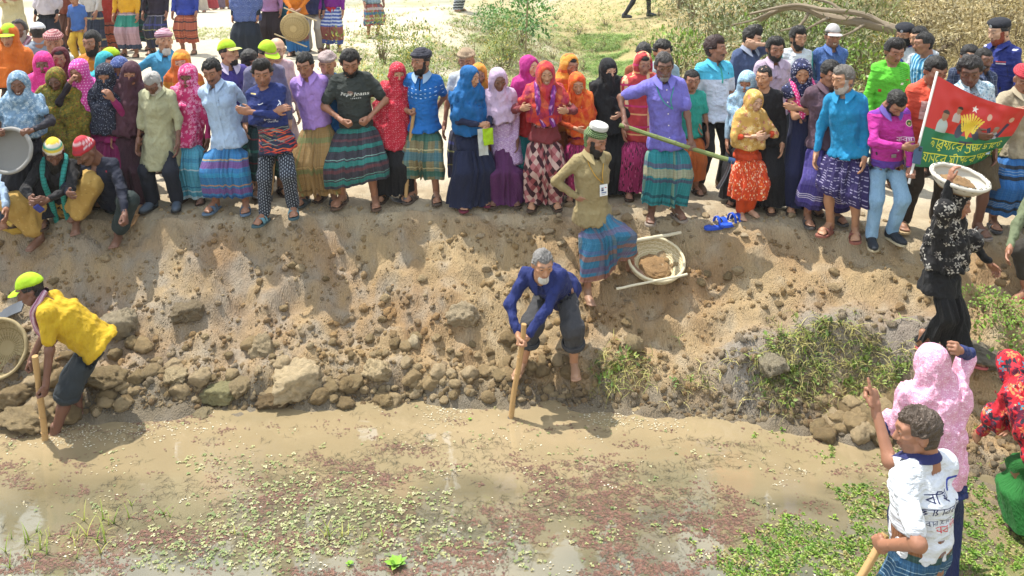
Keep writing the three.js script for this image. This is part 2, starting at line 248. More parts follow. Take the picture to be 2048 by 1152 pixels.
function gridGeo({ P, nu, nv }, pos, keep) {
  const A = [], C = [], I = [], UV = []; let colr = false;
  P.forEach((p, i) => { const q = pos(p, i); A.push(q[0], q[1], q[2]); if (q.length > 3) { colr = true; C.push(q[3].r, q[3].g, q[3].b); } UV.push((i % (nu + 1)) / nu, Math.floor(i / (nu + 1)) / nv); });
  for (let j = 0; j < nv; j++) for (let i = 0; i < nu; i++) { const a = j * (nu + 1) + i, b = a + 1, c = a + nu + 1, d = c + 1; if (keep && !(keep[a] || keep[b] || keep[c] || keep[d])) continue; I.push(a, b, d, a, d, c); }
  const g = new THREE.BufferGeometry(); g.setAttribute('position', new THREE.Float32BufferAttribute(A, 3)); if (colr) g.setAttribute('color', new THREE.Float32BufferAttribute(C, 3)); g.setAttribute('uv', new THREE.Float32BufferAttribute(UV, 2)); g.setIndex(I); g.computeVertexNormals();
  const n = g.attributes.normal; for (let j = 0; j <= nv; j++) { const a = j * (nu + 1), b = a + nu, x = n.getX(a) + n.getX(b), y = n.getY(a) + n.getY(b), z = n.getZ(a) + n.getZ(b), l = Math.hypot(x, y, z) || 1; n.setXYZ(a, x / l, y / l, z / l); n.setXYZ(b, x / l, y / l, z / l); }
  return g;
}
function headGeo(o) {
  const G = headGrid(o.face, o.lod), skin = col(o.skin), lip = skin.clone().lerp(col(o.sex === 'f' ? '#8a3a3a' : '#6a3530'), 0.45), white = col('#a89a8c'), dark = col('#150d0a'), brow = col(o.browColor || (o.hair && o.hair.grey ? '#5a5552' : '#14100e')), stub = col('#1b1513');
  return gridGeo(G, ([x, y, z, dx, dy, dz]) => {
    let c = skin.clone(); const ax = Math.abs(x), ex = ax - 0.031, ey = y - 0.011;
    c.multiplyScalar(1 + 0.06 * n3(x * 40, y * 40, z * 40));
    if (z > 0.03) {
      const e = (ex / 0.0155) ** 2 + (ey / 0.0065) ** 2;
      
      if (e < 1) { c.lerp(ex * ex + ey * ey < 0.0068 ** 2 ? dark : white, ex * ex + ey * ey < 0.0068 ** 2 ? 0.9 : 0.45); if (ey > 0.003) c.lerp(dark, 0.5); }
      if (z > 0.055 && Math.abs(y - (0.036 - Math.max(0, ax - 0.035) * 0.25)) < (o.sex === 'f' ? 0.0042 : 0.0062) && ax > 0.012 && ax < 0.052) c.lerp(brow, 0.6);
      if (z > 0.07 && ax < 0.024 && y < -0.055 && y > -0.079) c.copy(lip); if (z > 0.075 && ax < 0.02 && Math.abs(y + 0.0672) < 0.0022) c.lerp(dark, 0.7);
      if (o.teeth && z > 0.07 && ax < 0.015 && Math.abs(y + 0.067) < 0.004) c.copy(col('#d8d2c8'));
      if (z > 0.08 && Math.abs(ax - 0.009) < 0.004 && Math.abs(y + 0.044) < 0.003) c.lerp(dark, 0.6);
      if (o.stubble && y < -0.04 && z > 0.0 && !(ax < 0.022 && y > -0.08 && y < -0.056)) c.lerp(stub, o.stubble * sstep(-0.035, -0.06, y));
      if (o.moustache && y < -0.044 && y > -0.0575 && ax < 0.034 && z > 0.06) c.copy(o.moustache === 'grey' ? col('#77706a') : dark);
    }
    return [x, y, z, c];
  });
}
const shellMask = {
  short: (x, y, z) => Math.max(sstep(0.058, 0.075, y - 0.02 * (z > 0.05 ? Math.abs(x) * 8 - 0.4 : 0)), sstep(0.01, -0.02, z) * sstep(-0.075, -0.05, y) * (Math.abs(x) > 0.06 && z > -0.035 && y < 0.012 ? 0 : 1), sstep(0.045, 0.03, z) * sstep(0.0, 0.02, y)),
  balding: (x, y, z) => Math.max(sstep(0.082, 0.095, y - Math.max(0, z) * 0.3), sstep(0.0, -0.03, z) * sstep(-0.07, -0.05, y) * (Math.abs(x) > 0.06 && z > -0.035 && y < 0.012 ? 0 : 1), sstep(0.03, 0.015, z) * sstep(0.005, 0.02, y)),
  cap: (x, y, z) => sstep(0.046, 0.054, y + (z > 0 ? -0.1 : -0.3) * z), skull: (x, y, z) => sstep(0.042, 0.05, y - z * 0.1), beanie: (x, y, z) => sstep(0.03, 0.036, y - z * 0.16), turban: (x, y, z) => sstep(0.036, 0.05, y - z * 0.12),
  beard: (x, y, z) => Math.max(sstep(-0.052, -0.066, y) * sstep(-0.005, 0.02, z) * sstep(-0.14, -0.12, y) * (Math.abs(x) < 0.02 && y > -0.078 && z > 0.06 ? 0 : 1), sstep(0.02, 0.0, y) * sstep(0.04, 0.052, Math.abs(x)) * sstep(0.0, 0.015, z) * sstep(0.055, 0.04, z) * sstep(-0.13, -0.1, y)),
  chin: (x, y, z) => sstep(-0.07, -0.082, y) * sstep(0.02, 0.04, z) * sstep(0.05, 0.035, Math.abs(x)) * sstep(-0.14, -0.12, y),
  mask: (x, y, z) => sstep(-0.005, -0.015, y) * sstep(0.015, 0.03, z) * sstep(-0.115, -0.105, y),
};
function shell(face, lod, mask, thick, fn, colour) {
  const G = headGrid(face, lod), keep = [], m = G.P.map(([x, y, z], i) => (keep[i] = mask(x, y, z)) > 0.02 ? keep[i] : (keep[i] = 0));
  return gridGeo(G, ([x, y, z, dx, dy, dz, r], i) => { let t = m[i] > 0 ? lerp(-0.006, thick, Math.min(1, m[i] * 1.2)) : -0.008; let q = [x + dx * t, y + dy * t, z + dz * t]; if (m[i] > 0 && fn) q = fn(q, [x, y, z], m[i], [dx, dy, dz]); return colour ? [...q.slice(0, 3), colour([x, y, z], m[i])] : q; }, keep);
}
const handCache = {};
function handGeo(pose, side, lod) {
  const key = pose + side + lod; if (handCache[key]) return handCache[key];
  const curls = { relaxed: [0.3, 0.45, 0.3], fist: [1.25, 1.55, 0.9], flat: [0.05, 0.08, 0.05], cup: [0.6, 0.6, 0.4], point: [1.3, 1.6, 0.9] }[pose], L = [];
  L.push(ell(V(0, -0.055, 0), 0.041, 0.052, 0.016), cap(V(0, 0.03, 0), V(0, -0.03, 0), 0.025, 0.026));
  [[0.031, 0.071], [0.011, 0.08], [-0.01, 0.074], [-0.029, 0.057]].forEach(([bx, len], i) => {
    let p = V(bx * side, -0.092 + (i === 3 ? 0.008 : 0) - (i === 0 ? -0.003 : 0), 0), a = 0; const cc = pose === 'point' && i === 0 ? [0.05, 0.05, 0.02] : curls;
    [0.45, 0.31, 0.24].forEach((fr, k) => { a += cc[k] * (1 + (i - 1.5) * 0.06); const q = p.clone().add(V(bx * side * 0.12 * (1 - Math.min(1, a)), -Math.cos(a), Math.sin(a)).multiplyScalar(len * fr)); L.push(cap(p, q, 0.0092 - k * 0.0008, 0.0086 - k * 0.0009)); p = q; });
  });
  const tb = V(0.032 * side, -0.03, 0.006), tm = pose === 'fist' || pose === 'point' ? V(0.034 * side, -0.068, 0.028) : V(0.052 * side, -0.062, 0.014), te = pose === 'fist' || pose === 'point' ? V(0.008 * side, -0.085, 0.037) : V(0.058 * side, -0.094, 0.02);
  L.push(cap(tb, tm, 0.0135, 0.0105), cap(tm, te, 0.0105, 0.0085));
  const f = blend(L, 0.006); return handCache[key] = nets(f, [0.0045, 0.0085, 0.013][lod]);
}
function footGeo(side, lod) {
  const key = 'foot' + side + lod; if (handCache[key]) return handCache[key];
  const L = [cap(V(0, 0.03, -0.03), V(0, 0.06, -0.025), 0.029, 0.03), cap(V(0, 0.14, -0.008), V(0, 0.075, -0.004), 0.034, 0.036), ell(V(0.004 * side, 0.03, 0.07), 0.038, 0.034, 0.085), cap(V(0, 0.07, 0.0), V(0, 0.035, 0.09), 0.032, 0.024)];
  [[-0.026, 0.165, 0.0135], [-0.006, 0.172, 0.0098], [0.01, 0.166, 0.0092], [0.023, 0.157, 0.0088], [0.034, 0.145, 0.0085]].forEach(([x, z, r]) => L.push(cap(V(x * side, 0.018, 0.11), V(x * side * 1.08, 0.012, z), r * 1.05, r)));
  let f = blend(L, 0.009); f = cut(f, Object.assign((x, y, z) => y - 0.001, {}), 0.004); f.lo = [-0.06, -0.01, -0.08]; f.hi = [0.06, 0.16, 0.2];
  return handCache[key] = nets(f, [0.0065, 0.0125, 0.018][lod]);
}
const soleShape = (() => { const s = new THREE.Shape(); s.moveTo(0, -0.075); s.bezierCurveTo(0.05, -0.075, 0.035, 0.03, 0.05, 0.1); s.bezierCurveTo(0.06, 0.15, 0.03, 0.19, -0.01, 0.195); s.bezierCurveTo(-0.055, 0.19, -0.05, 0.12, -0.042, 0.07); s.bezierCurveTo(-0.035, 0.02, -0.05, -0.075, 0, -0.075); return s; })();
const soleGeo = (() => { const g = new THREE.ExtrudeGeometry(soleShape, { depth: 0.016, bevelEnabled: true, bevelSize: 0.003, bevelThickness: 0.003, bevelSegments: 1, curveSegments: 5 }); g.rotateX(-Math.PI / 2); g.scale(1, 1, -1); const i = g.index; if (i) { const a = i.array; for (let k = 0; k < a.length; k += 3) [a[k], a[k + 1]] = [a[k + 1], a[k]]; } else { const p = g.attributes.position; for (let k = 0; k < p.count; k += 3) { const x = p.getX(k), y = p.getY(k), z = p.getZ(k); p.setXYZ(k, p.getX(k + 1), p.getY(k + 1), p.getZ(k + 1)); p.setXYZ(k + 1, x, y, z); } } g.computeVertexNormals(); return g; })();
function strapGeo(kind) {
  const arc = (z, w, h, lean, wid) => { const P = [], I = [], n = 9; for (let i = 0; i <= n; i++) { const a = Math.PI * i / n, x = Math.cos(a) * w, y = 0.018 + Math.sin(a) * h; for (const [dz, dy] of [[-wid, 0], [wid, 0], [wid, 0.006], [-wid, 0.006]]) P.push(x * (dy ? 1.08 : 1), y + dy, z + dz + lean * Math.sin(a)); } for (let i = 0; i < n; i++) for (let k = 0; k < 4; k++) { const a = 4 * i + k, b = 4 * i + (k + 1) % 4; I.push(a, a + 4, b, b, a + 4, b + 4); } const g = new THREE.BufferGeometry(); g.setAttribute('position', new THREE.Float32BufferAttribute(P, 3)); g.setIndex(I); g.computeVertexNormals(); return g; };
  if (kind === 'flip') return join([bare(tube([V(0.045, 0.018, 0.05), V(0.03, 0.055, 0.085), V(-0.014, 0.035, 0.135), V(-0.016, 0.016, 0.142)], 0.006, 10, 5)), bare(tube([V(-0.04, 0.018, 0.05), V(-0.036, 0.055, 0.085), V(-0.018, 0.035, 0.135), V(-0.016, 0.016, 0.142)], 0.006, 10, 5))]);
  return join([bare(arc(0.09, 0.05, 0.052, 0.005, 0.022)), bare(arc(0.04, 0.045, 0.066, 0.0, 0.012))]);
}
const straps = { slide: strapGeo('slide'), flip: strapGeo('flip') };
const shoeGeo = (() => { const L = [cap(V(0, 0.045, -0.035), V(0, 0.085, -0.025), 0.042, 0.044), cap(V(0, 0.075, 0.0), V(0, 0.045, 0.1), 0.043, 0.036), ell(V(0.002, 0.035, 0.11), 0.046, 0.042, 0.095)]; let f = blend(L, 0.02); f = cut(f, (x, y, z) => y - 0.012, 0.004); f.lo = [-0.07, -0.01, -0.09]; f.hi = [0.07, 0.14, 0.22]; return nets(f, 0.009); })();
const skinMat = new THREE.MeshPhysicalMaterial({ vertexColors: true, roughness: 0.52, sheen: 0.1 }), strandTex = noiseTex(256, (u, v) => clamp(0.5 + 0.35 * tileN(u + 0.02 * tileN(u, v, 4, 63), v * 1, 60, 61) * 0.6 + 0.25 * n2(u * 150, v * 5))), hairMat = (c) => mats['h' + c] ??= new THREE.MeshStandardMaterial({ color: col(c), roughness: 0.5, bumpMap: strandTex, bumpScale: 0.012 });
const plain = (c, r = 0.6, o = {}) => mats['p' + c + r + JSON.stringify(o)] ??= new THREE.MeshStandardMaterial({ color: col(c), roughness: r, side: THREE.DoubleSide, ...o });
const vcMat = new THREE.MeshStandardMaterial({ vertexColors: true, roughness: 0.85, side: THREE.DoubleSide, bumpMap: creaseTex, bumpScale: 0.004 });

// ---------- a person: pose first, then one body mesh, then hair and clothes as parts ----------
const SKIN = { d: '#714d3d', m: '#986a52', l: '#b08264', f: '#c0977c' };
function ik(a, t, l1, l2, pole) {
  const d = t.clone().sub(a); let L = d.length(); const mx = (l1 + l2) * 0.995; if (L > mx) { d.multiplyScalar(mx / L); L = mx; } const u = d.clone().divideScalar(L), x = (l1 * l1 - l2 * l2 + L * L) / (2 * L), h = Math.sqrt(Math.max(0, l1 * l1 - x * x));
  const p = pole.clone().addScaledVector(u, -pole.dot(u)).normalize(); return [a.clone().addScaledVector(u, x).addScaledVector(p, h), a.clone().add(d)];
}
const ARM = {
  side: (s) => [[s * 0.165, 0.475, 0.035], [s * 0.5, 0, -1]], back: (s) => [[s * 0.035, 0.53, -0.095], [s * 0.7, 0, -0.9]], fold: (s) => [[-s * 0.062, 0.69 + s * 0.012, 0.118 + s * 0.01], [s, -0.9, 0.2]],
  front: (s) => [[s * 0.035, 0.6 + s * 0.008, 0.125], [s, -0.3, -0.3]], hip: (s) => [[s * 0.105, 0.585, 0.01], [s, 0.2, -0.5]], belly: (s) => [[s * 0.06, 0.565, 0.115], [s, -0.2, -0.2]], low: (s) => [[s * 0.1, 0.5, 0.1], [s, -0.2, -0.5]], mouth: (s) => [[s * 0.02, 0.845, 0.13], [s * 0.6, -1, 0.1]],
};
const people = [];
// cloth lies over what is under it: pull the lower surface just inside, and leave out faces buried deep
function tuck(g, F, depth, cull, lim = 0.005, skip) {
  if (!F.length) return; const p = g.attributes.position, n = g.attributes.normal, D = new Float32Array(p.count);
  for (let pass = 0; pass < 3; pass++) for (let i = 0; i < p.count; i++) { const x = p.getX(i), y = p.getY(i), z = p.getZ(i); let d = 9; for (const f of F) d = Math.min(d, f(x, y, z)); D[i] = d; if (d < lim && d > -depth && !(skip && skip(x, y, z))) { const m = Math.min(0.016, d + depth + 0.001); p.setXYZ(i, x - n.getX(i) * m, y - n.getY(i) * m, z - n.getZ(i) * m); } }
  if (cull) {                                                       // coarser faces where nothing can be seen of them
    for (let i = 0; i < p.count; i++) if (D[i] < -0.017) p.setXYZ(i, p.getX(i) - n.getX(i) * 0.018, p.getY(i) - n.getY(i) * 0.018, p.getZ(i) - n.getZ(i) * 0.018);
    const a = g.index.array, cellOf = new Map(), rep = new Int32Array(p.count), q = 0.1;
    for (let i = 0; i < p.count; i++) { if (D[i] > -0.017) { rep[i] = i; continue; } const k = Math.round(p.getX(i) / q) + ',' + Math.round(p.getY(i) / q) + ',' + Math.round(p.getZ(i) / q); if (!cellOf.has(k)) cellOf.set(k, i); rep[i] = cellOf.get(k); }
    const I = []; for (let t = 0; t < a.length; t += 3) { const x = rep[a[t]], y = rep[a[t + 1]], z = rep[a[t + 2]]; if (x !== y && y !== z && x !== z) I.push(x, y, z); }
    const map = new Map(), P = [], N = [], C = [], cc = g.attributes.color; g.setIndex(I.map((v) => { let k = map.get(v); if (k === undefined) { k = P.length / 3; map.set(v, k); P.push(p.getX(v), p.getY(v), p.getZ(v)); N.push(n.getX(v), n.getY(v), n.getZ(v)); if (cc) C.push(cc.getX(v), cc.getY(v), cc.getZ(v)); } return k; }));
    g.setAttribute('position', new THREE.Float32BufferAttribute(P, 3)); g.setAttribute('normal', new THREE.Float32BufferAttribute(N, 3)); if (cc) g.setAttribute('color', new THREE.Float32BufferAttribute(C, 3));
  }
}
function person(o) {
  const lod = o.lod ?? 1, sex = o.sex || 'm', b = (o.build ?? (sex === 'f' ? 0.94 : 1)) * 0.86, feet = o.feet || 'slide';
  o.face ??= sex === 'f' ? 'woman' : ['man', 'broad', 'lean'][people.length % 3]; o.lod = lod; o.skin = SKIN[o.skin || 'm'] || o.skin;
  // place: the ground under the feet, and the height that brings the crown to its pixel
  let base;
  if (o.at) base = V(...o.at); else if (o.f) base = groundAt(...o.f); else { const q = atDist(o.h[0], o.h[1], o.d); base = V(q.x, ground(q.x, q.z), q.z); }
  const extra = { turban: 0.035, cap: 0.015, beanie: 0.03, skull: 0.008, beret: 0.02 }[o.hat?.kind] ?? (o.hijab ? 0.015 : 0.012);
  if (!o.H) { let lo = 0.6, hi = 2.4; for (let i = 0; i < 30; i++) { const m = (lo + hi) / 2; project(V(base.x, base.y + m, base.z))[1] > o.h[1] ? lo = m : hi = m; } o.H = clamp((lo - extra) / (o.rise ?? 1), o.Hmin ?? 1.36, o.Hmax ?? 1.8); o.solved = (lo - extra) / (o.rise ?? 1); }
  const H = o.H, grp = new THREE.Group(); grp.position.copy(base); const yaw = (o.yaw || 0) * Math.PI / 180; grp.rotation.y = yaw;
  const W = (p) => p.clone().applyAxisAngle(V(0, 1, 0), yaw).add(base), Lc = (p) => p.clone().sub(base).applyAxisAngle(V(0, 1, 0), -yaw), h3 = (a) => V(a[0] * H, a[1] * H, a[2] * H);
  // sideways lean so that the head meets its pixel column
  let side = (o.lean?.[1] || 0); if (o.h && o.f && o.lean === undefined) { const p0 = project(V(base.x, base.y + H, base.z)); side = clamp(Math.atan((o.h[0] - p0[0]) / (p0[1] - project(base)[1]) * -2) * 57, -9, 9) * Math.cos(yaw); }
  const fwd = o.lean?.[0] ?? 3, q = new THREE.Quaternion().setFromEuler(new THREE.Euler(fwd * Math.PI / 180, (o.twist || 0) * Math.PI / 180, -side * Math.PI / 180, 'YXZ')), R = V(1, 0, 0).applyQuaternion(q), U = V(0, 1, 0).applyQuaternion(q), F = V(0, 0, 1).applyQuaternion(q);
  const P = h3(o.pel || [0, 0.515, 0]), tp = (r, u, f) => P.clone().addScaledVector(R, r * H).addScaledVector(U, u * H).addScaledVector(F, f * H);
  const lift = feet === 'bare' ? 0 : 0.018, J = { leg: {}, arm: {} };
  for (const s of [-1, 1]) {
    const hip = P.clone().addScaledVector(R, s * 0.044 * H).addScaledVector(U, -0.01 * H), fs0 = (s < 0 ? o.footL : o.footR), ft = fs0?.px ? Lc(groundAt(...fs0.px)) : h3(fs0 || [s * (o.stance ?? 0.065), 0, 0.0]), w = W(ft), dy = o.level ? 0 : clamp(ground(w.x, w.z) - base.y, -0.35, 0.35); ft.y += (o.footAbs || fs0?.px ? 0 : dy) + lift;
    const ank = ft.clone().add(V(0, 0.045 * H, 0)), kn = ik(hip, ank, 0.24 * H, 0.235 * H, h3((s < 0 ? o.kneeL : o.kneeR) || [s * 0.25, 0, 1]));
    J.leg[s] = { hip, knee: kn[0], ank: kn[1], foot: kn[1].clone().sub(V(0, 0.045 * H, 0)), turn: (o.toe ?? 14) * s * Math.PI / 180 };
    const sh = tp(s * 0.1 * b, 0.266, -0.004), spec = (s < 0 ? o.armL : o.armR) || 'side'; let tgt, pole;
    if (typeof spec === 'string') { const [t, pl] = ARM[spec](s); tgt = spec === 'side' ? sh.clone().add(h3([s * 0.045, -0.305, 0.045])) : tp(t[0], t[1] - 0.515, t[2]); pole = V(...pl).applyQuaternion(q); if (o.armDx?.[s]) tgt.add(h3(o.armDx[s])); }
    else { tgt = spec.w ? Lc(V(...spec.w)) : h3(spec); pole = V(...((s < 0 ? o.poleL : o.poleR) || [s, -0.4, -0.5])); }
    const el = ik(sh, tgt, 0.168 * H, 0.15 * H, pole); J.arm[s] = { sh, el: el[0], wr: el[1] };
  }
  const look = o.look || [0, 16], hq = new THREE.Quaternion().setFromEuler(new THREE.Euler(look[1] * Math.PI / 180, look[0] * Math.PI / 180, (look[2] || 0) * Math.PI / 180, 'YXZ')); if (!o.freeHead) hq.premultiply(new THREE.Quaternion().slerp(q, 0.35));
  const neck = tp(0, 0.318, 0.004), hs = H / 1.65 * (o.headScale ?? (H < 1.4 ? 1.12 : lod === 0 ? 0.98 : 1.03)), hc = neck.clone().add(V(0, 0.118, 0.012).multiplyScalar(hs).applyQuaternion(hq)), HM = new THREE.Matrix4().compose(hc, hq, V(hs, hs, hs));
  const hR = V(1, 0, 0).applyQuaternion(hq), hU = V(0, 1, 0).applyQuaternion(hq), hF = V(0, 0, 1).applyQuaternion(hq), hp = (x, y, z) => V(x, y, z).applyMatrix4(HM);
  // body
  const bel = o.belly ?? 1, w = b * H, A = (r, u, f, d = 0) => ({ at: tp(r, u, f) });
  const trunk = (e, k = 1) => [econe(tp(0, -0.05, 0), tp(0, 0.07, 0), R, F, 0.098 * w + e, 0.07 * H * bel + e, 0.088 * w + e, 0.066 * H * bel + e), econe(tp(0, 0.07, 0), tp(0, 0.2, 0.004), R, F, 0.088 * w + e, 0.066 * H * bel + e, 0.1 * w + e, 0.07 * H + e), econe(tp(0, 0.2, 0.004), tp(0, 0.275, -0.004), R, F, 0.1 * w + e, 0.07 * H + e, 0.07 * w + e, 0.046 * H + e * 0.8), cap(tp(-0.028, 0.295, -0.006), tp(-0.092 * b, 0.268, -0.006), 0.022 * H + e * 0.7, 0.031 * H + e * 0.5), cap(tp(0.028, 0.295, -0.006), tp(0.092 * b, 0.268, -0.006), 0.022 * H + e * 0.7, 0.031 * H + e * 0.5)];
  if (sex === 'f' && H > 1.4) for (const s of [-1, 1]) { const f0 = trunk; }
  const limbs = []; for (const s of [-1, 1]) { const a = J.arm[s], l = J.leg[s]; limbs.push(cap(a.sh, a.el, 0.031 * w, 0.0235 * w), cap(a.el, a.wr, 0.0245 * w, 0.0155 * H), cap(l.hip, l.knee, 0.05 * w, 0.034 * w), cap(l.knee, l.knee.clone().lerp(l.ank, 0.4), 0.034 * w, 0.033 * w), cap(l.knee.clone().lerp(l.ank, 0.35), l.ank, 0.033 * w, 0.021 * H)); }
  const c = o.cell ?? [0.014, 0.028, 0.034][lod], skin = col(o.skin);
  const bg = nets(blend([...trunk(0), ...limbs, cap(tp(0, 0.27, -0.005), hp(0, -0.06, -0.02), 0.034 * H, 0.03 * H)], 0.018 * H), c); bg.deleteAttribute('uv');
  { const p = bg.attributes.position, C = []; for (let i = 0; i < p.count; i++) { const k = 1 + 0.07 * n3(p.getX(i) * 14, p.getY(i) * 14, p.getZ(i) * 14); C.push(skin.r * k, skin.g * k, skin.b * k); } bg.setAttribute('color', new THREE.Float32BufferAttribute(C, 3)); }
  const pieces = [bg, bare(headGeo({ ...o, sex }).applyMatrix4(HM))];
  J.hand = {};
  for (const s of [-1, 1]) {
    const a = J.arm[s], pose = (s < 0 ? o.handL : o.handR) || (lod > 1 ? 'relaxed' : 'relaxed'), dir = a.wr.clone().sub(a.el).normalize(); const bend = (s < 0 ? o.bendL : o.bendR); if (bend) dir.add(V(...bend)).normalize();
    const pal0 = V(...((s < 0 ? o.palmL : o.palmR) || (J.arm[s].wr.z > 0.12 ? [-s * 0.9, 0.2, -0.3] : [-s, 0, 0.1]))), pal = pal0.addScaledVector(dir, -pal0.dot(dir)).normalize(), yv = dir.clone().negate(), xv = yv.clone().cross(pal), M = new THREE.Matrix4().makeBasis(xv, yv, pal); const hsc = H / 1.65 * (sex === 'f' ? 0.95 : 1.04) * (H < 1.4 ? 1.05 : 1);
    // the thumb lies forward or inward of the palm
    const ts = (s < 0 ? o.thumbL : o.thumbR) ?? (xv.dot(V(-s * 0.4, 0.3, 1)) >= 0 ? 1 : -1);
    const g = handGeo(pose, ts, lod).clone(); g.scale(hsc, hsc, hsc); g.applyMatrix4(M); g.translate(a.wr.x, a.wr.y, a.wr.z); pieces.push(paint(bare(g), skin.clone().multiplyScalar(0.97)));
    J.hand[s] = a.wr.clone().addScaledVector(dir, 0.085 * hsc).addScaledVector(pal, 0.024 * hsc);
    const l = J.leg[s]; if (feet !== 'shoe') { const fg = footGeo(s, o.f || o.at ? lod : 2).clone(); const fs = H / 1.65 * 1.05; fg.scale(fs, fs, fs); const tilt = (s < 0 ? o.tiltL : o.tiltR) || 0; fg.rotateX(tilt); fg.rotateY(l.turn); fg.translate(l.foot.x, l.foot.y, l.foot.z); pieces.push(paint(bare(fg), skin.clone().lerp(col('#8a7560'), o.dusty ?? 0.15))); }
  }
  const cloths = [];
  // feet
  if (feet !== 'bare') for (const s of [-1, 1]) {
    const l = J.leg[s], fs = H / 1.65 * 1.05, m = new THREE.Matrix4().compose(V(l.foot.x, l.foot.y - lift, l.foot.z), new THREE.Quaternion().setFromEuler(new THREE.Euler(0, l.turn, 0)), V(s * fs, fs, fs));
    if (feet === 'shoe') { const g = shoeGeo.clone(); const sh = part('shoe', g, plain(o.shoe || '#3a3f4a', 0.7), grp); m.decompose(sh.position, sh.quaternion, sh.scale); sh.scale.x = Math.abs(sh.scale.x); part('sole', soleGeo, plain(o.soleC || '#2a2826', 0.8), sh).position.y = 0.001; }
    else { const sa = part('sandal', soleGeo, plain(o.shoe || '#4a3b30', 0.8), grp); m.decompose(sa.position, sa.quaternion, sa.scale); sa.scale.set(fs, fs, fs); part('strap', straps[feet], plain(o.strap || o.shoe || '#3a2d26', 0.75), sa); }
  }
  // hair, beard, headgear
  const headPart = (name, g, m) => { g.applyMatrix4(HM); return part(name, g, m, grp); };
  const hair = o.hair === undefined && !o.hijab ? { kind: 'short' } : o.hair;
  if (hair) { const th = o.hat ? 0.003 : hair.t ?? 0.014, cu = o.hat ? 0.1 : hair.curl ?? 0.5; headPart('hair', shell(o.face, lod, shellMask[hair.kind || 'short'], th, ([x, y, z], r, m, d) => { const k = (cu * 0.009 * n3(x * 48, y * 48, z * 48) + 0.004 * n3(x * 110, y * 60, z * 60)) * m + (hair.top || 0) * sstep(0.06, 0.1, r[1]) * sstep(-0.08, 0.05, r[2]) * (1 + 0.35 * n3(x * 40, 2, z * 40)); return [x + d[0] * k, y + d[1] * k + k * 0.4, z + d[2] * k]; }), hairMat(hair.c || (hair.grey ? '#8a8580' : '#15110f'))); }
  if (o.beard) { const bd = o.beard, ln = bd.len ?? 0.01; headPart('beard', shell(o.face, lod, shellMask[bd.kind || 'beard'], bd.t ?? 0.007, ([x, y, z], r, m, d) => { const e = sstep(-0.07, -0.105, r[1]) * m * sstep(0.0, 0.05, r[2]), k = 0.003 * n3(x * 90, y * 60, z * 90); return [x * (1 - 0.25 * e * Math.min(1, ln * 8)) + d[0] * k, y - ln * e + d[1] * k, z + ln * 0.25 * e + d[2] * k]; }), hairMat(bd.c || '#171210')); }
  if (o.mask) headPart('face_mask', shell(o.face, lod, shellMask.mask, 0.009), cloth(o.mask));
  const hat = o.hat;
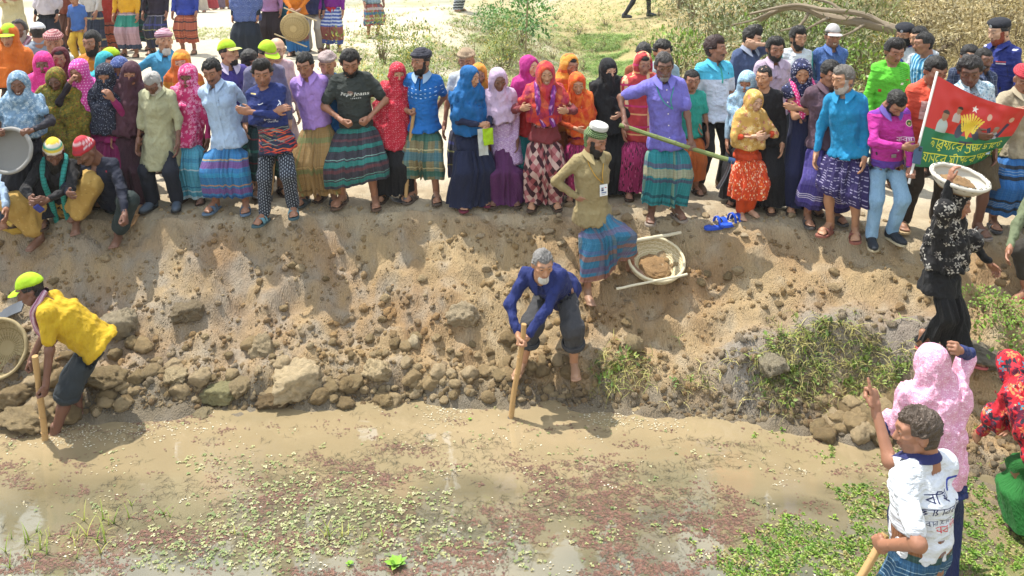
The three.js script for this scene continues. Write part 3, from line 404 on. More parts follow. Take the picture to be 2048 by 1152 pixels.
  if (hat) {
    const k = hat.kind;
    if (k === 'cap') {
      const cp = headPart('cap', shell(o.face, lod, shellMask.cap, 0.014, ([x, y, z], r, m) => [x, y + 0.012 * sstep(0.06, 0.11, r[1]), z]), cloth(hat.c, { rough: 0.8, bump: 0.004 })), P2 = [], I2 = [], n = 12;
      for (let i = 0; i <= n; i++) { const a = lerp(-1.15, 1.15, i / n), cx = Math.sin(a), cz = Math.cos(a); for (const [r, dy] of [[0.0, 0], [0.5, 0.003], [1, -0.004]]) P2.push(cx * (0.076 + r * 0.012), 0.05 + dy - 0.012 * cx * cx - r * 0.012, cz * 0.085 + 0.012 + r * 0.068 * (1 - cx * cx * 0.55)); }
      for (let i = 0; i < n; i++) for (let j = 0; j < 2; j++) { const a = i * 3 + j; I2.push(a, a + 1, a + 3, a + 1, a + 4, a + 3); }
      const bg2 = new THREE.BufferGeometry(); bg2.setAttribute('position', new THREE.Float32BufferAttribute(P2, 3)); bg2.setAttribute('uv', new THREE.Float32BufferAttribute(P2.filter((_, i) => i % 3 !== 1), 2)); bg2.setIndex(I2); bg2.computeVertexNormals(); bg2.applyMatrix4(HM); part('brim', bg2, cloth(hat.brim || hat.c, { rough: 0.8, bump: 0.004 }), cp);
    } else if (k === 'turban') headPart('turban', shell(o.face, lod, shellMask.turban, 0.03, ([x, y, z], r, m, d) => { const a = Math.atan2(x, z), wv = Math.sin((y * 95) + Math.sin(a + (hat.ph || 0)) * 1.6 + 0.6 * n3(x * 12, y * 12, z * 12)) * 0.0065 + 0.008 * n3(x * 14, y * 22, z * 14 + (hat.ph || 0)), e = m * wv; return [x + d[0] * e, y + d[1] * e * 0.6, z + d[2] * e]; }), cloth(hat.c, { bump: 0.006 }));
    else if (k === 'beanie') headPart('knit_cap', shell(o.face, lod, shellMask.beanie, 0.014, ([x, y, z], r, m, d) => { const e = 0.0025 * Math.sin(Math.atan2(x, z) * 34), f = sstep(0.07, 0.12, r[1]) * (hat.peak ?? 0.02); return [x + d[0] * e, y + f, z + d[2] * e - f * 0.3]; }, ([x, y, z]) => { const v = y - z * 0.16; for (const [a, cc] of hat.bands) if (v < a) return col(cc); return col(hat.bands[hat.bands.length - 1][1]); }), vcMat);
    else if (k === 'skull') headPart('skull_cap', shell(o.face, lod, shellMask.skull, 0.008, ([x, y, z]) => [x, Math.min(y, 0.128), z]), cloth(hat.c || '#d8d6d0', { bump: 0.003 }));
    else if (k === 'beret') { const bt = headPart('beret', shell(o.face, lod, shellMask.skull, 0.014, ([x, y, z], r, m, d) => { const e = sstep(0.05, 0.085, r[1]) * 0.034 * (1 - sstep(0.1, 0.125, r[1]) * 0.7); return [x + d[0] * e - 0.012 * e / 0.034, Math.min(y, 0.118) + 0.008 - x * 0.12, z + d[2] * e]; }), cloth('#10131f', { bump: 0.004 })); const bd = new THREE.CylinderGeometry(0.016, 0.016, 0.004, 14).rotateX(Math.PI / 2).translate(0.03, 0.082, 0.113).applyMatrix4(HM); part('badge', bd, plain('#c8ccd0', 0.3, { metalness: 0.8 }), bt); }
    else if (k === 'stack') { const g = new THREE.CylinderGeometry(0.082, 0.086, 0.038, 24, 3), p = g.attributes.position; for (let i = 0; i < p.count; i++) { const e = 1 + 0.06 * n3(p.getX(i) * 30, p.getY(i) * 40, p.getZ(i) * 30) - 3 * Math.abs(p.getY(i)) * Math.abs(p.getY(i)) * 30; p.setX(i, p.getX(i) * e); p.setZ(i, p.getZ(i) * e); } g.computeVertexNormals(); g.translate(0, 0.142, 0); headPart('headcloth', shell(o.face, lod, (x, y, z) => Math.max(shellMask.turban(x, y, z), sstep(-0.03, -0.05, z) * sstep(-0.09, -0.06, y)), 0.022, ([x, y, z], r, m, d) => { const e = 0.005 * n3(x * 18, y * 26, z * 18) * m; return [x + d[0] * e, y + d[1] * e, z + d[2] * e]; }), cloth(hat.c, { bump: 0.006 })); headPart('head_pad', g, cloth('#d9d8d3', { bump: 0.008 })); }
  }
  // upper garment
  const foldN = (amp, f = 1, sd = 0) => (x, y, z) => amp * (n3(x * 11 * f + sd, y * 5 * f, z * 11 * f) + 0.5 * n3(x * 23 * f, y * 12 * f + sd, z * 23 * f));
  const sd = people.length * 3.7, top = o.top;
  const disp = (f, nf) => { const h = (x, y, z) => { const d = f(x, y, z); return Math.abs(d) < 0.06 ? d + nf(x, y, z) : d; }; h.lo = f.lo; h.hi = f.hi; return h; };
  const grow = (f, m) => { f.lo = f.lo.map((v) => v - m); f.hi = f.hi.map((v) => v + m); return f; };
  let topPr = null, topF = null, topG = null, topM = null;
  if (top) {
    const e = (top.loose ?? 0.013) * H, hem = top.hem ?? -0.06, fl = top.flare ?? 0.014, L = trunk(e);
    const hipz = tp(0, -0.02, 0); if (hem < -0.04) L.push(econe(hipz, tp(0, hem, 0.0), R, F, 0.107 * w + e, 0.078 * H * bel + e, (0.109 + fl) * w + e, (0.082 + fl) * H * bel + e));
    const S = [], sl = top.sleeve ?? 'long', sw = top.sleeveW ?? 1;
    for (const s of [-1, 1]) { const a = J.arm[s]; if (sl === 'none') continue; if (sl === 'short') S.push(cap(a.sh, a.sh.clone().lerp(a.el, 0.74), 0.0335 * w * sw + e * 0.5, 0.037 * w * sw)); else { const end = sl === 'roll' ? 0.35 : 0.9; S.push(cap(a.sh, a.el, 0.0335 * w * sw + e * 0.4, 0.031 * w * sw), cap(a.el, a.el.clone().lerp(a.wr, end), 0.031 * w * sw, 0.0255 * w * sw)); } }
    const tk = blend(L, 0.022 * H), hp0 = tp(0, hem, 0), kk = 0.02 * H, sl0 = S.length ? blend(S, 0.012 * H) : null, all = blend([...L, ...S], 0.01);
    let f = (x, y, z) => { let d = Math.max(tk(x, y, z), (hp0.x - x) * U.x + (hp0.y - y) * U.y + (hp0.z - z) * U.z + 0.008 * n3(x * 7 + sd, 1, z * 7)); if (sl0) { const e2 = sl0(x, y, z), g = kk - Math.abs(d - e2); d = Math.min(d, e2); if (g > 0) d -= g * g / (4 * kk); } return d; };
    f.lo = all.lo; f.hi = all.hi; f = grow(disp(f, foldN(top.fold ?? 0.0095, 1, sd)), 0.01);
    f = cut(f, ell(tp(0, 0.325, 0.022), 0.042 * w, 0.034 * H, 0.043 * H, R, U, F), 0.008);
    if (top.vneck) f = cut(f, ell(tp(0, 0.29, 0.085), 0.024 * w * top.vneck, 0.055 * H * top.vneck, 0.05 * H, R, U, F), 0.006);
    topF = f; cloths.push(f); const g = topG = nets(f, [0.0115, 0.021, 0.03][lod]); const pr = top.print ? [-0.19 * H, 0.19 * H, P.y + (hem) * H, P.y + 0.32 * H] : null;
    const tm = topM = part(top.name || 'shirt', g, cloth(top.c, { bump: top.bump ?? 0.02, rough: top.rough ?? 0.88 }), grp); topM.userData = {}; topPr = pr;
    if (top.collar) {
      const n = 26, P2 = [], I2 = []; for (let i = 0; i <= n; i++) { const a = lerp(0.32, 2 * Math.PI - 0.32, i / n), fr = Math.max(0, Math.cos(a)), sx = Math.sin(a), cz = Math.cos(a); const up = tp(sx * 0.036, 0.327 - 0.02 * fr, 0.006 + cz * 0.036), mid = tp(sx * 0.043, 0.336 - 0.022 * fr, 0.008 + cz * 0.043), dn = tp(sx * (0.062 + 0.014 * fr), 0.312 - 0.05 * fr * fr, 0.012 + cz * (0.058 + 0.03 * fr)); P2.push(up.x, up.y - 0.01 * H, up.z, mid.x, mid.y, mid.z, dn.x, dn.y, dn.z); }
      for (let i = 0; i < n; i++) for (let j = 0; j < 2; j++) { const a = i * 3 + j; I2.push(a, a + 1, a + 3, a + 1, a + 4, a + 3); }
      const cg = new THREE.BufferGeometry(); cg.setAttribute('position', new THREE.Float32BufferAttribute(P2, 3)); cg.setAttribute('uv', new THREE.Float32BufferAttribute(P2.filter((_, i) => i % 3 !== 2), 2)); cg.setIndex(I2); cg.computeVertexNormals(); part('collar', cg, cloth(top.collar === true ? top.c : top.collar, { bump: 0.003 }), tm);
    }
    const onFront = (r, u) => { const p = tp(r, u, 0.25); for (let i = 0; i < 40; i++) { const d = topF(p.x, p.y, p.z); if (d < 0.0005) break; p.addScaledVector(F, -Math.max(0.0005, d * 0.8)); } return p; };
    o.onFront = onFront;
    if (top.buttons) for (let i = 0; i < top.buttons; i++) { const p = onFront(0.004, 0.26 - i * 0.068); const bb = part('button', buttonGeo, plain(top.buttonC || '#e6e2da', 0.4), tm); bb.position.copy(p).addScaledVector(F, 0.001); bb.quaternion.copy(q); }
    if (top.placket) { const P3 = [], I3 = []; const n = 10, u0 = 0.285, u1 = top.placket; for (let i = 0; i <= n; i++) for (const r of [-0.009, 0.009]) { const p = onFront(r, lerp(u0, u1, i / n)).addScaledVector(F, 0.003); P3.push(p.x, p.y, p.z); } for (let i = 0; i < n; i++) I3.push(2 * i, 2 * i + 2, 2 * i + 1, 2 * i + 1, 2 * i + 2, 2 * i + 3); const g3 = new THREE.BufferGeometry(); g3.setAttribute('position', new THREE.Float32BufferAttribute(P3, 3)); g3.setAttribute('uv', new THREE.Float32BufferAttribute(P3.filter((_, i) => i % 3 !== 2), 2)); g3.setIndex(I3); g3.computeVertexNormals(); part('placket', g3, cloth(top.placketC || top.c, { bump: 0.002 }), tm); }
    if (top.pocket) { const P3 = [], I3 = [], n = 4; for (let j = 0; j <= n; j++) for (let i = 0; i <= n; i++) { const p = onFront(0.03 + 0.055 * i / n, 0.235 - 0.07 * j / n).addScaledVector(F, 0.004); P3.push(p.x, p.y, p.z); } for (let j = 0; j < n; j++) for (let i = 0; i < n; i++) { const a = j * (n + 1) + i; I3.push(a, a + n + 1, a + 1, a + 1, a + n + 1, a + n + 2); } const g3 = new THREE.BufferGeometry(); g3.setAttribute('position', new THREE.Float32BufferAttribute(P3, 3)); g3.setAttribute('uv', new THREE.Float32BufferAttribute(P3.filter((_, i) => i % 3 !== 2), 2)); g3.setIndex(I3); g3.computeVertexNormals(); part('pocket', g3, cloth(top.c, { bump: 0.004 }), tm); }
    if (top.lanyard) { const pts = (s) => [tp(s * 0.035, 0.318, -0.01), tp(s * 0.045, 0.306, 0.03), onFront(s * 0.045, 0.265).addScaledVector(F, 0.006), onFront(s * 0.02, 0.2).addScaledVector(F, 0.008), onFront(top.lanyard.x || 0.012, 0.15).addScaledVector(F, 0.008)]; const ly = part('lanyard', join([bare(tube(pts(-1), 0.004, 16, 5)), bare(tube(pts(1), 0.004, 16, 5))]), plain(top.lanyard.c, 0.7), grp); if (top.lanyard.card) { const cg = new RoundedBoxGeometry(0.075, 0.105, 0.004, 1, 0.0015); const cd = part('name_card', cg, top.lanyard.card, ly); cd.position.copy(onFront(top.lanyard.x || 0.012, 0.11)).addScaledVector(F, 0.012); cd.quaternion.copy(q); } }
  }
  // lower garment
  const hj = o.hijab;
  const bot = o.bottom, mkLegs = (e0, e1, to) => { const L = [econe(tp(0, -0.06, 0), tp(0, 0.06, 0), R, F, 0.1 * w + e0 * 0.6, 0.073 * H * bel + e0 * 0.6, 0.09 * w + e0 * 0.4, 0.068 * H * bel + e0 * 0.4)]; for (const s of [-1, 1]) { const l = J.leg[s]; L.push(cap(l.hip, l.knee, 0.0505 * w + e0, 0.038 * w + e1)); if (to > 0) L.push(cap(l.knee, l.knee.clone().lerp(l.ank, to), 0.038 * w + e1, 0.03 * w + e1)); } return L; };
  if (bot) {
    if (bot.kind === 'trousers' || bot.kind === 'wrap') {
      const wrap = bot.kind === 'wrap'; let f = blend(mkLegs((wrap ? 0.018 : 0.008) * H, (bot.wide ?? (wrap ? 0.03 : 0.008)) * H, bot.to ?? 0.97), (wrap ? 0.09 : 0.025) * H); f = grow(disp(f, foldN(bot.fold ?? 0.006, wrap ? 1 : 1.2, sd + 5)), 0.012);
      cloths.push(f); const tg = nets(f, [0.012, 0.018, 0.026][lod]); if (topF) tuck(tg, [topF], 0.007, lod > 0, 0.03); const tr = part(bot.name || (wrap ? 'lungi' : 'trousers'), boxUV(tg), cloth(bot.c, { bump: bot.bump ?? 0.01 }), grp);
      if (bot.cuff) for (const s of [-1, 1]) { const l = J.leg[s], cpt = l.knee.clone().lerp(l.ank, bot.to), ax = l.knee.clone().sub(l.ank).normalize(), g = new THREE.TorusGeometry(0.036 * w + (bot.wide ?? 0.008) * H, 0.014, 8, 20); g.scale(1, 1, 1.9); g.applyQuaternion(new THREE.Quaternion().setFromUnitVectors(V(0, 0, 1), ax)); g.translate(cpt.x, cpt.y, cpt.z); part('cuff', g, cloth(bot.c, { bump: 0.006 }), tr); }
      if (bot.belt) { const g = new THREE.TorusGeometry(1, 0.013, 6, 40); g.rotateX(Math.PI / 2); g.scale(0.094 * w + 0.01, 1.3, 0.07 * H * bel + 0.013); g.applyQuaternion(q); const bp = tp(0, (bot.waist ?? 0.06) - 0.012, 0); g.translate(bp.x, bp.y, bp.z); const be = part('belt', g, plain(bot.belt, 0.5), grp); part('buckle', new RoundedBoxGeometry(0.04, 0.03, 0.008, 1, 0.003).applyQuaternion(q).translate(...tp(0, (bot.waist ?? 0.06) - 0.012, 0.07 * bel + 0.02).toArray()), plain('#a8a8a8', 0.3, { metalness: 0.8 }), be); }
    } else {                                                         // lungi, skirt, gown: a hanging sheet round both legs
      { const lf = blend(mkLegs(0.004, 0.004, 1), 0.02), ya = (bot.hem ?? 0.12) * H + 0.04, yb = P.y + (bot.waist ?? 0.075) * H - 0.03; cloths.push((x, y, z) => y > ya && y < yb && lf(x, y, z) < 0.014 ? -0.05 : 1); }
      const nu = lod ? (lod > 1 ? 60 : 84) : 110, nv = lod > 1 ? 18 : 26, P2 = [], U2 = [], I2 = [], y1 = (bot.hem ?? 0.12) * H, topY = P.y + (bot.waist ?? 0.075) * H, am = (bot.fold ?? 1) * 0.017, slack = (bot.slack ?? 0.012) * H, flare = (bot.flare ?? (sex === 'f' ? 0.03 : 0.008)) * H, wx = (bot.wx ?? 0.102) * w + 0.004, wz = (bot.wz ?? 0.074) * H * bel + 0.006;
      for (let j = 0; j <= nv; j++) {
        const t = j / nv, y = lerp(topY, y1, t), circ = [];
        for (const s of [-1, 1]) { const l = J.leg[s]; let cpt; if (y > l.hip.y) cpt = l.hip; else if (y > l.knee.y) cpt = l.hip.clone().lerp(l.knee, (l.hip.y - y) / Math.max(0.02, l.hip.y - l.knee.y)); else cpt = l.knee.clone().lerp(l.ank, clamp((l.knee.y - y) / Math.max(0.02, l.knee.y - l.ank.y))); circ.push([cpt.x, cpt.z, lerp(0.054, 0.04, t) * w + slack * Math.min(1, t * 2.2) + flare * t]); }
        const wt = sstep(0.3, 0, t), wc = tp(0, (y - P.y) / H, 0), cx = lerp((circ[0][0] + circ[1][0]) / 2, wc.x, wt), cz = lerp((circ[0][1] + circ[1][1]) / 2, wc.z, wt);
        for (let i = 0; i <= nu; i++) {
          const a = 2 * Math.PI * (i % nu) / nu + Math.PI, ux = Math.sin(a), uz = Math.cos(a);
          // radial reach of the hull of the two leg circles, seen from the middle
          const dx = circ[1][0] - circ[0][0], dz = circ[1][1] - circ[0][1], Ls = Math.hypot(dx, dz) || 1e-6, ex = dx / Ls, ez = dz / Ls, cu = ux * ex + uz * ez, su = ux * -ez + uz * ex, rr = (circ[0][2] + circ[1][2]) / 2, hl = Ls / 2; let rad;
          { const tt = Math.abs(su) > 1e-5 ? rr / Math.abs(su) : 1e9; if (Math.abs(cu) * tt <= hl) rad = tt; else { const cc = hl * Math.abs(cu), disc = cc * cc - hl * hl + rr * rr; rad = cc + Math.sqrt(Math.max(0, disc)); } }
          const rw = 1 / Math.sqrt((ux / wx) ** 2 + (uz / wz) ** 2); rad = lerp(rad, rw, sstep(0.34, 0.02, t));
          const ft = Math.pow(t, 0.6), af = Math.atan2(ux, uz), k = bot.nf ?? 1.6; let n = (1 - 2 * Math.abs(n3(ux * k + sd, t * 0.8, uz * k))) * 0.9 + 0.4 * n3(ux * k * 2.9, t * 1.6 + sd, uz * k * 2.9);
          const pl = Math.exp(-(((af - (bot.pleat ?? 0.15)) / 0.5) ** 2)) * (bot.knot ?? 0.6); n += pl * Math.sin(af * 13 + t * 3 + sd + 1.5 * n3(ux * 3, t * 2, sd)) * 0.8; rad += am * n * (0.25 + ft) + pl * 0.014 * (1 - t * 0.6);
          if (bot.pinch) rad *= 1 - bot.pinch * sstep(0.45, 1, t) * Math.exp(-((Math.min(Math.abs(af), Math.abs(Math.abs(af) - Math.PI)) / 0.5) ** 2));
          if (top && topF) { const hy = P.y + (top.hem ?? -0.06) * H, kk2 = sstep(hy - 0.03 * H, hy + 0.005 * H, y + 0.0); rad = lerp(rad, Math.min(rad, rw * 0.9), kk2); } if (hj && (hj.hem ?? 0.1) < 0.07) { const hy = P.y + hj.hem * H, kk2 = sstep(hy - 0.03 * H, hy + 0.005 * H, y); rad = lerp(rad, Math.min(rad, rw * 0.92), kk2); }
          const hv = (bot.hemWave ?? 0.012) * H * n3(ux * 2 + sd, 3, uz * 2) * t + (bot.hemSide || 0) * H * ux * t + (bot.hemFront || 0) * H * Math.max(0, uz) * t;
          P2.push(cx + ux * rad, y + hv, cz + uz * rad); U2.push(i / nu * 3 + sd * 0.13, 1 - t);
        }
      }
      for (let j = 0; j < nv; j++) for (let i = 0; i < nu; i++) { const a = j * (nu + 1) + i, b2 = a + 1, c2 = a + nu + 1; I2.push(a, c2, b2, b2, c2, c2 + 1); }
      const g = new THREE.BufferGeometry(); g.setAttribute('position', new THREE.Float32BufferAttribute(P2, 3)); g.setAttribute('uv', new THREE.Float32BufferAttribute(U2, 2)); g.setIndex(I2); g.computeVertexNormals();
      const nn = g.attributes.normal; for (let j = 0; j <= nv; j++) { const a = j * (nu + 1), b2 = a + nu, x = nn.getX(a) + nn.getX(b2), y = nn.getY(a) + nn.getY(b2), z = nn.getZ(a) + nn.getZ(b2), l = Math.hypot(x, y, z); nn.setXYZ(a, x / l, y / l, z / l); nn.setXYZ(b2, x / l, y / l, z / l); }
      part(bot.name || (sex === 'f' ? 'skirt' : 'lungi'), g, cloth(bot.c, { loft: 1, bump: 0.008 }), grp);
      if (bot.under) { const f = blend(mkLegs(0.002 * H, 0.014 * H, 0.96), 0.02 * H); cloths.push(f); part('trousers', boxUV(nets(f, 0.02)), cloth(bot.under), grp); }
    }
  }
  if (o.sash) { const g = new THREE.TorusGeometry(1, 0.045 * (o.sash.w ?? 1), 8, 48); g.rotateX(Math.PI / 2); const p = g.attributes.position; for (let i = 0; i < p.count; i++) { const k = 1 + 0.05 * n3(p.getX(i) * 3, p.getY(i) * 30, p.getZ(i) * 3); p.setXYZ(i, p.getX(i) * k * (0.094 * w + 0.012 * H - 0.028), p.getY(i), p.getZ(i) * k * (0.07 * H * bel + 0.012 * H - 0.02)); } g.computeVertexNormals(); g.applyQuaternion(q); const bp = tp(0, o.sash.u ?? 0.03, 0); g.translate(bp.x, bp.y, bp.z); part('waist_cloth', g, cloth(o.sash.c), grp); }
  // head veil
  if (hj) {
    const e = 0.016 * H, hem = hj.hem ?? 0.1, L = [ell(hp(0, 0.03, -0.012), (0.075 + 0.017) * hs, (0.085 + 0.015) * hs, (0.094 + 0.018) * hs, hR, hU, hF), ell(hp(0, -0.045, 0.012), 0.078 * hs, 0.085 * hs, 0.083 * hs, hR, hU, hF), cap(hp(0, -0.09, -0.015), tp(0, 0.27, 0.005), 0.072 * hs, 0.062 * H), econe(tp(0, 0.29, -0.002), tp(0, Math.min(0.2, hem + 0.05), 0.006), R, F, 0.075 * w + e, 0.055 * H + e, (0.104 + (hj.spread ?? 0.0)) * w + e, 0.08 * H + e), cap(tp(-0.085 * b, 0.262, -0.004), tp(0.085 * b, 0.262, -0.004), 0.034 * H + e)];
    const armTo = hj.arms ?? 0.5; if (hem < 0.2) L.push(econe(tp(0, 0.2, 0.006), tp(hj.dx || 0, hem, 0.006), R, F, (0.104 + (hj.spread ?? 0)) * w + e, 0.08 * H + e, (0.106 + (hj.spread ?? 0) + (hj.flare ?? 0.015)) * w + e, (0.088 + (hj.flare ?? 0.015)) * H * bel + e));
    if (armTo > 0) for (const s of [-1, 1]) { const a = J.arm[s]; if (armTo <= 1) L.push(cap(a.sh, a.sh.clone().lerp(a.el, armTo), 0.04 * w, 0.046 * w)); else L.push(cap(a.sh, a.el, 0.045 * w, 0.05 * w), cap(a.el, a.el.clone().lerp(a.wr, armTo - 1), 0.05 * w, 0.05 * w)); }
    let f = blend(L, 0.045 * H); const Pu = P.y, fold = (hj.fold ?? 0.009) * 1.5;
    f = grow(disp(f, (x, y, z) => { const dn = sstep(0.04, -0.08, (x - hc.x) * hU.x + (y - hc.y) * hU.y + (z - hc.z) * hU.z); return fold * (0.25 + dn) * (n3(x * 9 + sd, y * 4.5 + x * 3, z * 9) + 0.55 * n3(x * 21, y * 9 + sd + x * 8, z * 21)); }), 0.015);
    const hw = tp(0, hem, 0); { const g0 = f; f = (x, y, z) => Math.max(g0(x, y, z), (hw.x - x) * U.x + (hw.y - y) * U.y + (hw.z - z) * U.z + 0.02 * n3(x * 6 + sd, 1, z * 6) + (hj.point ? hj.point * ((x - hw.x) ** 2) - hj.point * 0.02 : 0)); f.lo = g0.lo; f.hi = g0.hi; }
    const kind = hj.kind || 'face';
    if (kind === 'face') f = cut(f, ell(hp(0, -0.014 + (hj.low ? -0.01 : 0), 0.1), 0.06 * hs, (hj.tall ?? 0.085) * hs, 0.088 * hs, hR, hU, hF), 0.01); else if (kind === 'niqab') f = cut(f, ell(hp(0, 0.016, 0.1), 0.062 * hs, 0.025 * hs, 0.085 * hs, hR, hU, hF), 0.006);
    else if (kind === 'open') f = cut(f, ell(hp(0, 0.0, 0.105), 0.072 * hs, 0.105 * hs, 0.1 * hs, hR, hU, hF), 0.012);
    const armHole = []; for (const s of [-1, 1]) { const a = J.arm[s]; armHole.push(cap(a.el.clone().lerp(a.wr, 0.15), a.wr, 0.03 * H)); }
    cloths.push(f); if (topG) { const fa = [-1, 1].map((q2) => cap(J.arm[q2].el, J.arm[q2].wr, 0.045 * H)); tuck(topG, [f], 0.008, lod > 0, 0.03, (x, y, z) => Math.min(fa[0](x, y, z), fa[1](x, y, z)) < 0); } part(hj.name || (kind === 'niqab' ? 'veil' : 'headscarf'), boxUV(nets(f, hj.cell ?? [0.0105, 0.0165, 0.025][lod])), cloth(hj.c, { bump: 0.018 }), grp);
  }
  if (topM) topM.geometry = boxUV(topG, topPr);
  // extra cloth over a shoulder or round the neck
  if (o.scarf) { const sc = o.scarf, mk = (s) => { const pts = [tp(s * 0.01, 0.335, -0.045), tp(s * 0.05, 0.328, -0.02), tp(s * 0.055, 0.305, 0.045), tp(s * 0.045, 0.22, 0.085 * bel + 0.012), tp(s * 0.035, 0.12, 0.08 * bel + 0.018), tp(s * 0.03 + (sc.dx || 0), sc.end ?? 0.02, 0.09 * bel + 0.02)]; const g = tube(pts, 0.024, 26, 9), p = g.attributes.position; for (let i = 0; i < p.count; i++) { const k = 0.006 * n3(p.getX(i) * 25, p.getY(i) * 12, p.getZ(i) * 25); p.setXYZ(i, p.getX(i) + k, p.getY(i), p.getZ(i) + k); } g.computeVertexNormals(); const uv = g.attributes.uv; for (let i = 0; i < uv.count; i++) uv.setXY(i, uv.getX(i) * 0.6, uv.getY(i) * 0.2); return bare(g, true); }; part('scarf', mergeGeometries([mk(-1), mk(1)]), cloth(sc.c), grp); }
  tuck(bg, cloths, 0.006, true); pieces.forEach((g) => bare(g)); grp.children.unshift(new THREE.Mesh(join(pieces), skinMat)); grp.children[0].name = 'body'; grp.children[0].parent = grp;
  tag(grp, 'person', o.label, 'person', o.group);
  const out = { o, grp, J, W, Lc, H, base, tp, hp, R, U, F, q, HM, hand: (s) => W(J.hand[s]), wr: (s) => W(J.arm[s].wr) };
  people.push(out); return out;
}
const buttonGeo = new THREE.CylinderGeometry(0.006, 0.006, 0.003, 8).rotateX(Math.PI / 2);

// ---------- ground ----------
const soilGrain = noiseTex(1024, (u, v) => { let s = 0.6; s += 0.16 * tileN(u, v, 9, 31) + 0.12 * tileN(u, v, 26, 32) + 0.14 * Math.abs(tileN(u, v, 60, 33)) + 0.12 * tileN(u, v, 130, 34) + 0.08 * tileN(u, v, 300, 35); return clamp(s); });
const soilTone = noiseTex(1024, (u, v) => { const a = tileN(u, v, 5, 41), b = tileN(u, v, 22, 42), c = tileN(u, v, 90, 43), e = tileN(u, v, 240, 44); const k = 0.88 + 0.05 * a + 0.05 * b + 0.05 * c + 0.05 * e; return [clamp(k + 0.01 * b), clamp(k), clamp(k - 0.015 * b - 0.01 * a)]; });
soilGrain.repeat.set(0.7, 0.7); soilTone.repeat.set(0.7, 0.7);
const groundMat = new THREE.MeshStandardMaterial({ vertexColors: true, roughness: 0.96, map: soilTone, bumpMap: soilGrain, bumpScale: 0.03, side: THREE.DoubleSide });
const SOIL = col('#a38c68'), PALE = col('#c2b294'), TRODDEN = col('#a8977c'), WETMUD = col('#6b6252'), GREYMUD = col('#85807a'), GRASSY = col('#7d8248'), SANDY = col('#c9bda6'), DRY = col('#b3a06f'), REDDISH = col('#9a7c58'), GRAVEL = col('#aaa7a1');
function soilColour(x, z) {
  const d = -z, de = table(EDGE, x), dw = table(SHORE, x), c = new THREE.Color(), big = fbm(x * 0.9, z * 0.9, 3), mid = fbm(x * 3.1 + 9, z * 3.1, 3);
  c.copy(SOIL).lerp(REDDISH, clamp(0.35 + big * 0.7)).lerp(PALE, clamp(mid * 0.45 - 0.1, 0, 0.4));
  if (x < -0.6) c.lerp(GREYMUD, clamp(0.3 * sstep(-0.4, -2.4, x) + 0.25 * mid, 0, 0.45));
  const top = sstep(de - 0.2, de + 0.1, d); c.lerp(TRODDEN.clone().lerp(PALE, clamp(0.25 + mid * 0.6)), top);
  c.lerp(SANDY, sstep(de + 0.5, de + 1.4, d));
  const wet = sstep(dw + 0.2 + 0.08 * mid, dw + 0.02, d); c.lerp(WETMUD, wet * 0.85);
  for (const [mx, md, rx, rd, h] of MOUNDS.slice(0, 3)) c.lerp(GREYMUD, 0.75 * clamp(1.4 * Math.exp(-(((x - mx) / rx) ** 2) - (((d - md) / rd) ** 2)) + 0.4 * mid * h));
  if (d > 10.4) {
    const road = sstep(-0.4, -1.8, x) * sstep(34, 26, d), hl = 0.72 * x + 0.2 * (d - 9) - 3.2, g = clamp(0.75 + 0.5 * fbm(x * 0.45, z * 0.45, 3));
    c.lerp(GRASSY, sstep(10.6, 12, d) * (1 - road) * g * sstep(45, 32, d)); c.lerp(DRY, sstep(0, 0.6, hl) * 0.8 * sstep(45, 35, d));
    c.lerp(SANDY, road * 0.9); if (d > 28) c.lerp(GRAVEL.clone().lerp(SANDY, clamp(0.5 + fbm(x * 0.3, z * 0.3, 2))), sstep(28, 42, d) * (x < 6 + 0.1 * d ? 1 : 0.25));
    if (x > 1 && d > 14 && d < 30 && hl < 0) c.lerp(REDDISH, 0.55 * sstep(0.1, 0.5, fbm(x * 0.3 + 4, z * 0.6, 2)));
  }
  if (d < dw - 0.2 && x > 0.6) c.copy(WETMUD).lerp(SOIL, 0.45 + 0.3 * mid).lerp(GRASSY, clamp(0.35 + 0.5 * big));
  return c;
}
{
  const xs = [], zs = []; for (let x = -6.2; x <= 6.2; x += 0.037) xs.push(x); for (let x = 6.3, s = 0.1; x < 260; x += s, s *= 1.13) { xs.push(x); xs.unshift(-x); }
  for (let d = 1.5; d < 5.3; d += 0.06) zs.push(-d); for (let d = 5.3; d < 8.6; d += 0.0275) zs.push(-d); for (let d = 8.6; d < 13; d += 0.07) zs.push(-d); for (let d = 13, s = 0.1; d < 420; d += s, s *= 1.045) zs.push(-d); for (let d = 1.2, s = 0.3; d > -60; d -= s, s *= 1.4) zs.unshift(-d);
  const nx = xs.length, nz = zs.length, P = new Float32Array(nx * nz * 3), C = new Float32Array(nx * nz * 3), U = new Float32Array(nx * nz * 2), I = [];
  for (let j = 0; j < nz; j++) for (let i = 0; i < nx; i++) { const k = j * nx + i, x = xs[i], z = zs[j], c = soilColour(x, z); P.set([x, ground(x, z), z], 3 * k); C.set([c.r, c.g, c.b], 3 * k); U.set([x, z], 2 * k); }
  for (let j = 0; j < nz - 1; j++) for (let i = 0; i < nx - 1; i++) { const a = j * nx + i; I.push(a, a + 1, a + nx, a + 1, a + nx + 1, a + nx); }
  const g = new THREE.BufferGeometry(); g.setAttribute('position', new THREE.BufferAttribute(P, 3)); g.setAttribute('color', new THREE.BufferAttribute(C, 3)); g.setAttribute('uv', new THREE.BufferAttribute(U, 2)); g.setIndex(I); g.computeVertexNormals();
  const m = new THREE.Mesh(g, groundMat); tag(m, 'ground', 'bare sandy earth of the dug pond bank and the land behind', 'ground', null, 'structure');
}
